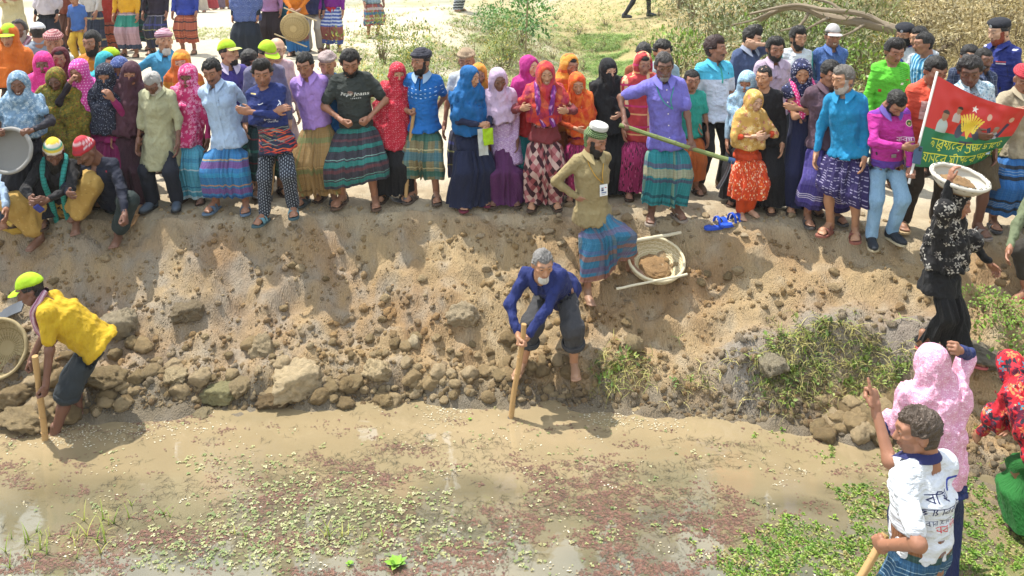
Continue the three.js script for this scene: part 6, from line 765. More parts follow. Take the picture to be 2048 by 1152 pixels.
T.gamchaBrown = lines(0.09, '#a08a70', [['v', 0, 0.06, '#4a3a34'], ['h', 0.3, 0.05, '#4a3a34'], ['h', 0.6, 0.05, '#7a5f50']]);
T.blackTurban = lines(0.05, '#23232e', [['h', 0.2, 0.06, '#70707e'], ['h', 0.6, 0.04, '#50505e']]);
T.redTurban = lines(0.03, '#a82430', [['h', 0, 0.3, '#c0606a', 0.6], ['v', 0, 0.2, '#861420', 0.6]]);
T.tealScarf = lines(0.02, '#2a8a84', [['h', 0, 0.3, '#3fa39a', 0.8], ['v', 0, 0.3, '#1d6a68', 0.7]]);
T.tanLungi = petals(0.3, '#ab8a48', [['#7a5f2c', 12, 0.012], ['#c4a664', 20, 0.02]]);
T.checkNavy = lines(0.05, '#24304c', [['v', 0, 0.05, '#8a94aa', 0.8], ['h', 0, 0.05, '#8a94aa', 0.8]]);
T.blueStripes = lines(0.05, '#2a7ca8', [['v', 0, 0.3, '#9fc4d6'], ['v', 0.6, 0.1, '#14445e']]);
T.greyCheck = lines(0.06, '#7f929c', [['v', 0, 0.2, '#a8b8c0', 0.7], ['h', 0, 0.2, '#5f7480', 0.6]]);
T.denimDots = dots(0.04, '#3a5a94', [['#7f9ac4', 14, 0.03, 0.05]]);
T.neon = '#a9cf1c'; T.jeans = noiseTex(256, (u, v) => { const k = 0.5 + 0.22 * tileN(u, v, 3, 71) + 0.1 * tileN(u, v, 50, 72); return [clamp(0.36 + 0.3 * k), clamp(0.5 + 0.3 * k), clamp(0.64 + 0.26 * k)]; }, true); T.jeans.repeat.set(1.6, 1.1);
T.redStripeSaree = lines(0.2, '#b23a3c', [['v', 0.1, 0.15, '#d8b48a'], ['h', 0.2, 0.1, '#c2306a'], ['h', 0.6, 0.08, '#d8a06a']]);

// ---------- the crowd, left to right ----------
const G = { crowd: 'villagers watching from the top of the bank', road: 'people standing on the raised road behind the crowd', dig: 'people working in and around the pond' };
const Q = {};
// squatting at the left edge of the bank
const squat = { pel: [0, 0.125, -0.1], lean: [30, 0], footL: [-0.1, 0, 0.05], footR: [0.1, 0, 0.05], kneeL: [-0.7, 1, 0.5], kneeR: [0.7, 1, 0.5], H: 1.62, group: G.crowd };
Q.edge = person({ ...squat, f: [-30, 452], yaw: 20, label: 'squatting man in pale blue shirt cut off by the left picture edge', top: { c: '#9fb4cc', collar: true }, bottom: { kind: 'wrap', c: '#3f4a5c' }, armL: [-0.1, 0.3, 0.25], armR: [0.17, 0.16, 0.28], feet: 'bare' });
Q.beanie = person({ ...squat, f: [122, 452], lean: [30, 4], yaw: 8, face: 'lean', skin: 'd', label: 'squatting man in black jacket with striped knit cap and teal scarf', hair: null, hat: { kind: 'beanie', peak: 0.012, bands: [[0.052, '#c9c2b2'], [0.066, '#c9b23c'], [0.082, '#2f9a86'], [0.096, '#d8d2c4'], [0.3, '#d6b838']] }, beard: { t: 0.012, len: 0.07 }, top: { c: '#1b1a1d', collar: true, hem: -0.02 }, bottom: { kind: 'wrap', c: T.tanLungi, to: 0.72, wide: 0.026, fold: 0.012 }, scarf: { c: T.tealScarf, end: -0.12 }, armL: [-0.02, 0.26, 0.3], armR: [0.06, 0.25, 0.3], handL: 'cup', handR: 'cup', look: [22, 20], feet: 'bare' });
Q.navy = person({ ...squat, f: [212, 447], yaw: -6, lean: [30, 0], skin: 'd', label: 'squatting man in navy V-neck sweater and red striped knit cap', hair: null, hat: { kind: 'beanie', peak: 0.035, bands: [[0.05, '#b0242c'], [0.066, '#9c2a3c'], [0.074, '#c9b8bc'], [0.09, '#b52a34'], [0.1, '#d8b8bc'], [0.3, '#b83440']] }, moustache: 'black', top: { c: T.navyV, print: 1, vneck: 1.2, hem: -0.03 }, bottom: { kind: 'trousers', c: '#2a3636', to: 0.75, wide: 0.022 }, armL: [-0.02, 0.27, 0.28], armR: [0.26, 0.1, 0.22], handL: 'relaxed', handR: 'fist', look: [-24, 26], feet: 'bare' });
// women and men in rows behind them
Q.pan = person({ sex: 'f', h: [38, 130], d: 7.52, yaw: 8, skin: 'd', label: 'woman in grey-blue patterned headscarf holding a round grey pan', hijab: { c: T.greyBlueHijab, hem: 0.05, spread: 0.01 }, top: { c: '#2b2a33' }, bottom: { c: '#1c1d26', hem: 0.04 }, teeth: 1, armL: [-0.07, 0.64, 0.2], armR: [0.12, 0.64, 0.2], handL: 'fist', handR: 'fist', look: [14, 12], group: G.crowd });
person({ sex: 'f', h: [20, 40], d: 9.20, skin: 'l', label: 'woman in plain orange headscarf under a neon green cap', hijab: { c: '#cf6a1c', hem: 0.06 }, hat: { kind: 'cap', c: T.neon }, top: { c: '#3a2a24' }, bottom: { c: '#3a2a24' }, look: [14, 6], lod: 2, group: G.crowd });
person({ h: [41, 31], d: 9.93, skin: 'd', face: 'lean', label: 'dark old man with white beard and grey shawl behind the orange headscarf', hair: { kind: 'balding', c: '#3a3533' }, beard: { t: 0.01, len: 0.03, c: '#b4afa8' }, scarf: { c: T.gamchaPink }, top: { c: '#a9b3bd' }, bottom: { c: T.ldark }, look: [10, 10], lod: 2, group: G.crowd });
person({ h: [75, 38], d: 9.75, yaw: -140, face: 'man', label: 'man in white skull cap seen from behind', hat: { kind: 'skull', c: '#c9ccd2' }, top: { c: '#7f8a98', collar: true }, bottom: { c: T.ldark }, look: [-20, 8], lod: 2, group: G.crowd });
person({ h: [108, 49], d: 9.20, label: 'man with red checked cloth wound round his head', hair: null, hat: { kind: 'turban', c: T.gamchaRed }, top: { c: '#bcc4c8' }, bottom: { c: T.ldark }, look: [25, 10], lod: 2, group: G.crowd });
person({ sex: 'f', h: [87, 92], d: 8.38, yaw: 10, skin: 'd', label: 'woman with bright pink dotted scarf pulled over her face', hijab: { kind: 'niqab', c: T.pinkHijab, hem: 0.05 }, top: { c: '#8a2a5c' }, bottom: { c: '#2a2026' }, look: [10, 14], lod: 2, group: G.crowd });
person({ sex: 'f', h: [122, 84], d: 8.61, skin: 'm', label: 'woman with dark red scarf set back on her black hair', hijab: { kind: 'open', c: '#5a1a24', hem: 0.12 }, hair: { t: 0.008, curl: 0.1 }, top: { c: '#a02a5c' }, bottom: { c: '#2a2026' }, look: [18, 8], lod: 2, group: G.crowd });
Q.olive = person({ sex: 'f', h: [116, 121], d: 7.92, build: 1.25, belly: 1.15, skin: 'd', label: 'large woman in olive floral cape falling to her knees', hijab: { c: T.olive, hem: -0.22, spread: 0.035, flare: 0.05, arms: 1.6, fold: 0.012 }, bottom: { c: T.olive, hem: 0.05, wx: 0.12 }, armL: 'side', armR: 'side', look: [12, 24], group: G.crowd });
person({ sex: 'f', h: [165, 105], d: 8.02, skin: 'm', label: 'woman in pink dotted headscarf laughing behind her raised hand', hijab: { c: T.pinkDots, hem: 0.02 }, top: { c: '#2a2026', sleeve: 'long' }, bottom: { c: '#8a2a6c' }, armL: 'mouth', handL: 'fist', look: [-6, 22], teeth: 1, group: G.crowd });
person({ h: [188, 52], d: 9.02, skin: 'm', face: 'lean', label: 'bearded man in mustard orange shirt in front of checked lungis', beard: { t: 0.009, len: 0.02 }, top: { c: '#c0761f' }, bottom: { c: T.ldark }, look: [-6, 8], lod: 2, group: G.crowd });
person({ sex: 'f', h: [203, 97], d: 8.43, yaw: 30, skin: 'l', label: 'girl in turquoise scarf half hidden beside neon cap', H: 1.46, hijab: { kind: 'open', c: '#2fa3ac', hem: 0.1 }, hair: { t: 0.008, curl: 0.1 }, top: { c: '#2f8a94' }, bottom: { c: '#2a4a50' }, look: [40, 14], lod: 2, group: G.crowd });
person({ h: [234, 86], d: 8.70, yaw: -20, label: 'person in neon green cap between turquoise and blue headscarves', hat: { kind: 'cap', c: T.neon, brim: '#b8a860' }, top: { c: '#6a6f50' }, bottom: { c: T.ldark }, look: [-30, 20], lod: 2, group: G.crowd });
person({ sex: 'f', h: [243, 101], d: 8.16, skin: 'm', label: 'woman in blue speckled scarf with covered mouth', hijab: { kind: 'niqab', c: T.blueDots, hem: 0.05 }, top: { c: '#24305c' }, bottom: { c: '#1c2444' }, look: [10, 18], lod: 2, group: G.crowd });
person({ sex: 'f', h: [212, 115], d: 7.95, skin: 'm', label: 'woman in black white-dotted veil with magenta sleeves', hijab: { kind: 'niqab', c: T.blackDots, hem: 0.0, arms: 0.3 }, top: { c: '#8a1f5c' }, bottom: { c: '#7a1a50' }, armR: [0.09, 0.76, 0.14], poleR: [0.3, -1, 0], handR: 'cup', look: [16, 16], group: G.crowd });
person({ sex: 'f', h: [268, 111], f: [270, 408], skin: 'm', yaw: 6, label: 'woman in plain maroon brown veil and long gown', hijab: { kind: 'niqab', c: '#4a2a36', hem: -0.02, arms: 0.6, fold: 0.012 }, top: { c: '#442733', hem: -0.22, flare: 0.02 }, bottom: { name: 'gown', c: '#402530', hem: 0.03, flare: 0.045 }, armR: [0.13, 0.49, 0.06], look: [8, 12], group: G.crowd });
Q.kurta = person({ h: [322, 121], f: [330, 415], face: 'old', skin: 'd', lean: [7, 3], label: 'old man in long pale olive kurta bowing his head', hair: { grey: 1, t: 0.006, c: '#a8a5a0' }, beard: { t: 0.01, len: 0.025, c: '#c4c0b8' }, top: { name: 'kurta', c: '#aaa988', sleeve: 'roll', hem: -0.225, flare: 0.03, loose: 0.018, pocket: 1, collar: true }, bottom: { kind: 'trousers', c: '#1e2330', wide: 0.018 }, feet: 'shoe', shoe: '#4a5664', armL: 'side', armR: 'side', look: [0, 42], stance: 0.085, group: G.crowd });
person({ h: [327, 48], d: 9.20, yaw: 20, skin: 'l', face: 'old', label: 'white-bearded man in sky blue kurta and pink striped headcloth', hair: null, hat: { kind: 'turban', c: T.gamchaPink }, beard: { kind: 'chin', t: 0.012, len: 0.03, c: '#cbc8c0' }, top: { c: '#4c9cc4', collar: true }, bottom: { c: T.lstripe }, armL: [-0.3, 0.6, 0.1], handL: 'cup', look: [15, -4], lod: 2, group: G.crowd });
person({ sex: 'f', h: [364, 89], d: 8.38, skin: 'f', label: 'woman in yellow and orange scarf covering her mouth', hijab: { kind: 'niqab', c: T.orangeScarf, hem: 0.03 }, top: { c: '#b86a3a' }, bottom: { c: '#7a4a2c' }, look: [14, 12], lod: 2, group: G.crowd });
person({ sex: 'f', h: [384, 120], f: [384, 402], skin: 'd', label: 'woman in pink floral veil over a sky blue skirt', hijab: { kind: 'niqab', c: T.pinkFloral, hem: -0.1, arms: 0.9, spread: -0.006 }, top: { c: '#b02a66' }, bottom: { c: T.skyskirt, hem: 0.04, flare: 0.02 }, look: [4, 12], group: G.crowd });
person({ h: [418, 105], f: [462, 421], skin: 'm', face: 'lean', label: 'man in pale blue shirt and blue purple-banded lungi', hair: { t: 0.018, curl: 1.2 }, stubble: 0.35, moustache: 'black', top: { c: '#a9c0dc', collar: true, pocket: 1, hem: -0.1, placket: -0.08 }, bottom: { c: T.l420, hem: 0.105 }, armL: 'back', armR: 'back', feet: 'slide', shoe: '#5a6f86', stance: 0.095, group: G.crowd });
person({ h: [454, 72], d: 8.43, yaw: 30, skin: 'l', face: 'lean', label: 'man in purple polo and neon green cap looking right', hat: { kind: 'cap', c: T.neon, brim: '#c0ce70' }, beard: { kind: 'chin', t: 0.006, len: 0.012 }, top: { c: '#4a3f8a', sleeve: 'short', collar: '#b4a8c0' }, bottom: { c: T.lgreen }, look: [38, -6], group: G.crowd });
person({ h: [487, 103], d: 8.66, yaw: 150, label: 'black-haired head between two neon green caps', top: { c: '#6a5f9a' }, bottom: { c: T.ldark }, H: 1.45, lod: 2, group: G.crowd });
Q.club = person({ h: [515, 107], f: [558, 434], skin: 'm', label: 'young man in dark blue football shirt with folded arms', hair: { t: 0.018, curl: 0.3, top: 0.02 }, stubble: 0.3, top: { c: T.club, print: 1, hem: -0.1 }, bottom: { kind: 'trousers', c: T.ikatTrousers, wide: 0.012 }, armL: 'fold', armR: 'fold', handL: 'relaxed', handR: 'relaxed', feet: 'slide', shoe: '#3f5a62', strap: '#6a9aa8', stance: 0.09, look: [14, 14], group: G.crowd });
person({ h: [526, 70], d: 8.29, yaw: 20, skin: 'l', label: 'man in grey shirt whose neon green cap shades his eyes', hat: { kind: 'cap', c: T.neon }, top: { c: '#6c6a84', collar: true }, bottom: { c: T.lgreen }, look: [30, 22], group: G.crowd });
person({ h: [548, 65], d: 8.84, yaw: 25, skin: 'f', face: 'old', label: 'bald man in pale pink shirt behind neon cap', hair: null, top: { c: '#c0a4ac' }, bottom: { c: '#b09a9a' }, look: [20, 14], lod: 2, group: G.crowd });
person({ h: [607, 91], f: [640, 407], skin: 'm', face: 'lean', label: 'man in lavender shirt with lime waist cloth and tan lungi', hair: { t: 0.012 }, top: { c: '#a684cc', collar: true, pocket: 1, hem: -0.015, placket: 0.0 }, sash: { c: '#9aa83c', u: -0.035 }, bottom: { c: T.l610, hem: 0.07, flare: 0.015, hemWave: 0.03 }, armL: 'back', armR: 'back', feet: 'slide', shoe: '#3c4446', stance: 0.09, look: [-4, 18], group: G.crowd });
person({ h: [656, 89], d: 8.16, skin: 'l', face: 'old', label: 'grey-bearded man in blue shirt and checked headcloth', hair: null, hat: { kind: 'turban', c: T.gamchaWhite }, beard: { kind: 'chin', t: 0.012, len: 0.06, c: '#8f8880' }, top: { c: '#1c5f9c' }, bottom: { c: T.ldark }, look: [4, 14], group: G.crowd });
person({ h: [697, 84], f: [717, 409], skin: 'm', build: 1.12, belly: 1.1, face: 'broad', label: 'stocky man in dark green T-shirt tying his green plaid lungi', hair: { t: 0.016, curl: 1 }, beard: { t: 0.004 }, top: { c: T.tee, print: 1, sleeve: 'short', hem: -0.02, fold: 0.009 }, bottom: { c: T.l697, hem: 0.16, flare: 0.045, slack: 0.02, fold: 1.3, hemSide: 0.03 }, armL: 'belly', armR: [0.1, 0.57, 0.1], handL: 'fist', handR: 'fist', feet: 'flip', shoe: '#5a4638', stance: 0.1, look: [12, 26], group: G.crowd });
person({ sex: 'f', h: [800, 114], f: [788, 398], skin: 'l', label: 'woman in red white-dotted veil over a black skirt', hijab: { kind: 'niqab', c: T.redDots, hem: -0.13, arms: 1.4, spread: 0.02, flare: 0.03 }, bottom: { c: '#17171b', hem: 0.05, flare: 0.04 }, look: [20, 6], armL: 'side', armR: 'side', group: G.crowd });
{ const gh = groundAt(812, 406); Q.hoeTop = atDist(813, 232, -gh.z + 0.02); }
Q.hoe1 = person({ h: [846, 84], f: [850, 399], skin: 'm', face: 'broad', yaw: -8, label: 'man in bright blue polo and dark turban leaning on a hoe', hair: { t: 0.006 }, hat: { kind: 'turban', c: T.blackTurban, ph: 1 }, beard: { t: 0.004 }, top: { c: T.bluePolo, print: 1, sleeve: 'short', collar: '#8fa8c0', hem: -0.055 }, bottom: { c: T.l845, hem: 0.16, pinch: 0.25, fold: 1.3 }, armL: { w: [Q.hoeTop.x, Q.hoeTop.y + 0.06, Q.hoeTop.z] }, poleL: [-1, 0.1, -0.4], armR: 'back', handL: 'fist', palmL: [1, 0, 0.1], feet: 'slide', shoe: '#54483e', stance: 0.075, look: [-28, 4], group: G.crowd });
person({ h: [934, 84], d: 8.33, skin: 'm', face: 'lean', label: 'man in white shirt and brown turban behind blue headscarf', hair: null, hat: { kind: 'turban', c: T.gamchaBrown, ph: 2 }, top: { c: '#bcc2c8', sleeve: 'short' }, bottom: { c: T.ldark }, look: [-6, 10], armDx: { '-1': [-0.02, 0, 0] }, group: G.crowd });
person({ sex: 'f', h: [957, 114], d: 8.16, skin: 'm', label: 'child in orange scarf peeping out behind blue headscarf', H: 1.4, hijab: { c: '#cf8a34' , hem: 0.1 }, top: { c: '#c07a30' }, bottom: { c: '#8a5a2c' }, look: [10, 10], lod: 2, group: G.crowd });
Q.blue = person({ sex: 'f', h: [928, 120], f: [940, 411], yaw: 28, skin: 'l', label: 'woman in royal blue headscarf and navy gown', hijab: { c: '#0f5f9c', hem: 0.0, arms: 0.8, fold: 0.012, dx: -0.02 }, top: { c: '#17203f', hem: -0.1 }, bottom: { name: 'gown', c: '#17203f', hem: 0.02, flare: 0.05, fold: 1.2 }, armL: [0.0, 0.6, 0.16], armR: [0.06, 0.585, 0.16], handL: 'fist', handR: 'fist', look: [30, 10], feet: 'flip', shoe: '#6a2438', group: G.crowd });
person({ sex: 'f', h: [988, 127], f: [1008, 408], yaw: 4, skin: 'd', label: 'woman in pale lilac scarf and tunic over purple skirt', hijab: { c: '#c4acc8', hem: 0.1, arms: 0.5 }, top: { name: 'tunic', c: T.paleLilac, hem: -0.22, flare: 0.03, loose: 0.014 }, bottom: { c: '#5c2a5e', hem: 0.02, flare: 0.04 }, look: [12, 14], group: G.crowd });
person({ sex: 'f', h: [1054, 101], d: 8.21, yaw: 20, skin: 'f', label: 'girl in plain magenta headscarf and red dress', hijab: { c: '#b02a80', hem: 0.12, arms: 0 }, top: { c: '#b32a2c' }, bottom: { c: '#1f7a7c' }, look: [26, 2], group: G.crowd });
Q.diamond = person({ sex: 'f', h: [1090, 112], f: [1088, 413], skin: 'l', label: 'woman in red scarf, purple shawl and diamond-checked skirt', hijab: { c: T.redShawl, hem: 0.06, arms: 0.5, dx: 0.02 }, top: { c: '#7a2f34', sleeve: 'long' }, bottom: { c: T.diamonds, hem: 0.035, waist: 0.12, flare: 0.015 }, scarf: { c: T.purpleShawl, dx: 0.03, end: 0.06 }, armL: [-0.15, 0.7, 0.17], armR: [0.13, 0.69, 0.2], poleL: [-1, -1, 0], poleR: [1, -1, 0], handL: 'cup', handR: 'cup', look: [8, 10], teeth: 1, feet: 'slide', group: G.crowd });
person({ sex: 'f', h: [1134, 97], d: 8.29, skin: 'm', yaw: 15, label: 'woman in yellow and red striped scarf, black hair showing', hijab: { kind: 'open', c: T.yellowRed, hem: 0.1 }, hair: { t: 0.007, curl: 0.1 }, top: { c: '#c07a34' }, bottom: { c: '#8a4a2c' }, look: [14, 12], group: G.crowd });
person({ sex: 'f', Hmin: 1.28, h: [1148, 137], f: [1160, 398], skin: 'l', label: 'girl in orange scarf and magenta printed skirt', hijab: { c: T.orangeRed, hem: 0.0, arms: 0.7 }, top: { c: '#b8481c' }, bottom: { c: T.pinkSkirt, hem: 0.04 }, armL: 'front', armR: 'side', look: [6, 16], teeth: 1, group: G.crowd });
person({ sex: 'f', h: [1203, 104], f: [1222, 388], yaw: 10, skin: 'f', label: 'woman in all-black veil and gown beside the hoe carrier', hijab: { kind: 'niqab', c: '#16171c', hem: -0.05, arms: 1.7, spread: 0.03, flare: 0.04, fold: 0.013 }, bottom: { name: 'gown', c: '#131418', hem: 0.03, flare: 0.07, wx: 0.11 }, look: [10, 12], armR: 'front', armL: 'side', group: G.crowd });
person({ sex: 'f', h: [1282, 112], d: 8.21, H: 1.5, yaw: 10, skin: 'm', label: 'woman in red and cream striped saree hidden behind hoe carrier', hijab: { kind: 'open', c: T.redStripeSaree, hem: -0.12, arms: 1 }, hair: { t: 0.008 }, top: { c: '#b0406a' }, bottom: { c: T.pinkSkirt, hem: 0.05 }, look: [0, 12], lod: 2, group: G.crowd });
person({ h: [1322, 70], d: 8.66, skin: 'l', label: 'curly-haired man in pale blue-grey shirt behind hoe carrier', hair: { t: 0.02, curl: 1.3 }, top: { c: '#9aaab0' }, bottom: { c: T.ldark }, look: [10, 12], lod: 2, group: G.crowd });
person({ h: [1285, 104], d: 8.84, yaw: 160, label: 'black-haired person seen from behind beside hoe carrier', H: 1.5, hair: { t: 0.016 }, top: { c: '#9c5a3a' }, bottom: { c: T.ldark }, lod: 2, group: G.crowd });
Q.hoe2 = person({ h: [1322, 91], f: [1327, 436], skin: 'd', face: 'lean', label: 'man in violet shirt and teal lungi carrying a long-handled hoe', hair: { t: 0.009, c: '#3f3b3a' }, beard: { kind: 'chin', t: 0.004, c: '#8a8580' }, moustache: 'grey', top: { c: '#746ec2', sleeve: 'short', collar: true, pocket: 1, buttons: 5, hem: -0.09, sleeveW: 1.15, lanyard: { c: '#2fa08a', x: 0.03 } }, bottom: { c: T.l1320, hem: 0.1, hemWave: 0.02, fold: 1.3 }, armL: [-0.25, 0.6, 0.1], armR: [0.12, 0.465, 0.15], poleL: [-1, 0.2, -0.5], poleR: [1, 0.1, -0.8], handL: 'fist', handR: 'fist', palmL: [0.3, -0.6, 1], palmR: [0, -0.4, 1], feet: 'flip', shoe: '#8a7f74', stance: 0.07, look: [-2, 14], group: G.crowd });
person({ h: [1382, 143], d: 8.38, H: 1.3, skin: 'm', label: 'short-haired child half hidden beside the teal polo', hair: { t: 0.006 }, top: { c: '#2a9a8a', sleeve: 'short' }, bottom: { c: '#c0662c' }, look: [0, 10], lod: 2, group: G.crowd });
person({ h: [1424, 64], f: [1420, 378], yaw: 18, skin: 'm', belly: 1.25, build: 1.08, label: 'man in turquoise and white polo with black trousers', hair: { t: 0.022, c: '#2c1210', top: 0.01 }, stubble: 0.3, moustache: 'black', top: { c: T.tealPolo, print: 1, sleeve: 'short', collar: '#4db4d2', hem: -0.05 }, bottom: { kind: 'trousers', c: '#1b181b', wide: 0.012 }, feet: 'shoe', shoe: '#5f4632', soleC: '#8a7a64', look: [34, -2], stance: 0.085, group: G.crowd });
person({ h: [1494, 44], d: 9.48, yaw: 25, skin: 'f', label: 'young man in denim shirt wiping his face with his forearm', hair: { t: 0.018, curl: 1, top: 0.025 }, top: { c: '#46567a', sleeve: 'roll', collar: '#8a94a8' }, bottom: { kind: 'trousers', c: '#24262e' }, armR: [-0.03, 0.87, 0.13], poleR: [1, 0, 0.2], handR: 'fist', look: [26, 16], group: G.crowd });
person({ h: [1548, 65], d: 8.84, skin: 'm', label: 'bearded man in pale pink shirt behind black-shirted boy', hair: { t: 0.018, top: 0.01 }, beard: { t: 0.006, len: 0.008 }, top: { c: '#b8a4b8', collar: true }, bottom: { kind: 'trousers', c: '#24242c' }, look: [4, 8], group: G.crowd });
person({ h: [1594, 46], d: 9.48, skin: 'l', face: 'lean', label: 'young man in white raglan shirt with dark sleeves', hair: { t: 0.02, curl: 0.8, top: 0.014 }, beard: { t: 0.003 }, top: { c: T.raglan, print: 1 }, bottom: { kind: 'trousers', c: '#22252e' }, look: [12, 4], group: G.crowd });
person({ h: [1664, 41], d: 9.48, skin: 'm', face: 'lean', label: 'smiling man in light grey cap and blue shirt', hat: { kind: 'cap', c: '#b4b0b0' }, stubble: 0.4, top: { c: T.denimDots, collar: true }, bottom: { kind: 'trousers', c: '#24262c' }, armR: 'back', armL: 'hip', teeth: 1, look: [-4, 4], group: G.crowd });
Q.veil2 = person({ Hmin: 1.3, sex: 'f', h: [1497, 134], d: 7.97, skin: 'm', yaw: -14, label: 'woman in pale blue speckled veil behind yellow-scarfed girl', hijab: { kind: 'niqab', c: T.paleBlueVeil, hem: 0.06 }, top: { c: '#8aa4b8' }, bottom: { c: '#141318', hem: 0.04, flare: 0.05 }, look: [-16, 14], group: G.crowd });
person({ h: [1531, 124], d: 7.79, skin: 'l', yaw: -20, H: 1.42, face: 'child', label: 'boy with cropped hair and black shirt looking left', hair: { t: 0.004 }, top: { c: '#17161a' }, bottom: { c: '#131216', hem: 0.05, flare: 0.05, name: 'gown' }, look: [-18, 4], group: G.crowd });
Q.girl = person({ sex: 'f', h: [1502, 171], f: [1489, 431], face: 'child', skin: 'f', Hmin: 1.2, yaw: 14, label: 'girl in yellow headscarf and bright orange spotted dress', hijab: { c: T.yellowShawl, hem: 0.02, arms: 1.0, spread: 0.02 }, top: { name: 'dress_top', c: '#c8461e', sleeve: 'roll' }, bottom: { name: 'dress', c: T.orangeDress, hem: 0.16, waist: 0.09, flare: 0.05, under: '#cf4a12' }, armL: [-0.03, 0.66, 0.15], armR: [0.05, 0.65, 0.16], handL: 'cup', handR: 'cup', look: [6, 16], feet: 'bare', stance: 0.035, group: G.crowd });
person({ sex: 'f', h: [1584, 104], f: [1603, 420], skin: 'l', yaw: -4, label: 'woman in navy floral scarf over pink dotted shawl', hijab: { c: T.navyDots, hem: 0.235, arms: 0 }, scarf: { c: T.pinkWhiteDots, end: 0.16 }, top: { c: T.pinkWhiteDots, loose: 0.02, sleeve: 'none', hem: 0.14 }, bottom: { name: 'gown', c: '#1a2046', hem: 0.03, waist: 0.2, wx: 0.115, wz: 0.085, flare: 0.03 }, armL: 'fold', armR: 'fold', look: [-8, 18], teeth: 1, group: G.crowd });
person({ h: [1650, 106], f: [1640, 441], skin: 'm', face: 'lean', yaw: 6, label: 'man in mauve shirt and violet lungi with white lines', hair: { t: 0.014 }, top: { c: '#5c4654', collar: true, hem: -0.06 }, bottom: { c: T.l1650, hem: 0.09, flare: 0.03, hemSide: -0.02 }, armL: 'back', armR: 'side', feet: 'slide', shoe: '#4c4a48', stance: 0.08, look: [4, 22], group: G.crowd });
person({ h: [1686, 121], f: [1684, 467], yaw: -35, face: 'old', skin: 'l', label: 'grey-bearded man in cyan shirt and violet white-blocked lungi', hair: { t: 0.016, c: '#6a655f', curl: 0.8 }, beard: { t: 0.006, c: '#b0aaa2' }, top: { c: '#1583b4', collar: true, hem: -0.05, pocket: 1, fold: 0.01 }, bottom: { c: T.l1690, hem: 0.23, flare: 0.02, fold: 1.5, pinch: 0.2, hemSide: -0.04 }, armL: 'side', armR: 'side', feet: 'slide', shoe: '#8a5548', stance: 0.07, look: [-28, 6], group: G.crowd });
person({ h: [1784, 66], d: 8.52, skin: 'm', label: 'young man in bright green sports shirt behind magenta jersey', hair: { t: 0.018, top: 0.016 }, top: { c: T.greenShirt, print: 1 }, bottom: { kind: 'trousers', c: '#2c3030' }, look: [2, 18], group: G.crowd });
Q.phone = person({ h: [1772, 150], f: [1762, 481], skin: 'm', lean: [9, -5], face: 'man', label: 'man in magenta jersey and light blue jeans holding a phone', hair: { t: 0.008 }, beard: { t: 0.004 }, top: { c: T.jersey, print: 1, collar: '#5a4a98', hem: -0.04 }, bottom: { kind: 'trousers', c: T.jeans, belt: '#22252c', wide: 0.01 }, armL: [-0.01, 0.63, 0.2], armR: [0.06, 0.5, 0.17], poleL: [-1, -0.6, 0], handL: 'cup', handR: 'fist', palmR: [-0.4, 0.2, 1], look: [6, 48], feet: 'shoe', shoe: '#20262f', soleC: '#b4a98c', stance: 0.06, group: G.crowd });
person({ h: [1860, 97], f: [1838, 452], skin: 'm', face: 'broad', label: 'man in coral T-shirt and brown trousers behind the banner', hair: { t: 0.012, top: 0.008 }, top: { c: T.coral, print: 1, sleeve: 'short', hem: -0.05 }, bottom: { kind: 'trousers', c: '#33281f', wide: 0.022 }, feet: 'slide', shoe: '#a8906c', stance: 0.1, look: [6, 24], group: G.crowd });
person({ h: [1818, 37], d: 9.56, yaw: -30, skin: 'l', label: 'policeman in dark beret with black face mask', hair: { t: 0.006 }, hat: { kind: 'beret' }, mask: '#191a1e', top: { c: T.police, print: 1, collar: true }, bottom: { kind: 'trousers', c: '#16192c' }, look: [-26, 14], group: G.crowd });
person({ h: [1846, 44], d: 9.39, yaw: -40, skin: 'l', label: 'man in white shirt between masked policeman and striped shirt', hair: { t: 0.012 }, top: { c: '#bfc4c8' }, bottom: { kind: 'trousers', c: '#24262c' }, look: [-30, 10], lod: 2, group: G.crowd });
person({ h: [1860, 56], d: 9.02, yaw: -70, skin: 'm', label: 'man in blue striped shirt turned to the left', hair: { t: 0.01 }, top: { c: T.blueStripes, sleeve: 'short' }, bottom: { kind: 'trousers', c: '#24262c' }, look: [-20, 8], lod: 2, group: G.crowd });
person({ h: [1936, 80], d: 8.75, skin: 'l', label: 'man whose hair and eyes show above the floral shirt', hair: { t: 0.014 }, top: { c: T.checkNavy }, bottom: { kind: 'trousers', c: '#24262c' }, look: [0, 10], lod: 2, group: G.crowd });
person({ h: [1963, 87], d: 8.47, skin: 'd', face: 'lean', yaw: 6, label: 'man in navy checked shirt with moustache behind floral shirt', hair: { t: 0.01 }, moustache: 'black', stubble: 0.4, top: { c: T.checkNavy, collar: true }, bottom: { kind: 'trousers', c: '#24262c' }, look: [0, 6], lod: 2, group: G.crowd });
person({ h: [1933, 97], f: [1930, 462], skin: 'd', yaw: -12, face: 'broad', label: 'man in pale blue floral shirt standing behind the banner', hair: { t: 0.02, curl: 1.4, c: '#2b2727' }, top: { c: T.floralShirt, collar: true, sleeve: 'short', vneck: 0.9 }, bottom: { c: '#5a4c36', hem: 0.27, pinch: 0.2, fold: 1.6 }, feet: 'slide', shoe: '#8a8078', stance: 0.06, look: [-14, 20], armL: 'front', armR: 'side', group: G.crowd });
person({ h: [2014, 27], d: 9.02, yaw: -70, skin: 'f', label: 'policeman with hennaed beard in dark beret', hair: { t: 0.006 }, hat: { kind: 'beret' }, beard: { t: 0.005, len: 0.012, c: '#8a3a20' }, top: { c: T.police, print: 1, collar: true }, bottom: { kind: 'trousers', c: '#141620', belt: '#111' }, look: [-10, 12], group: G.crowd });
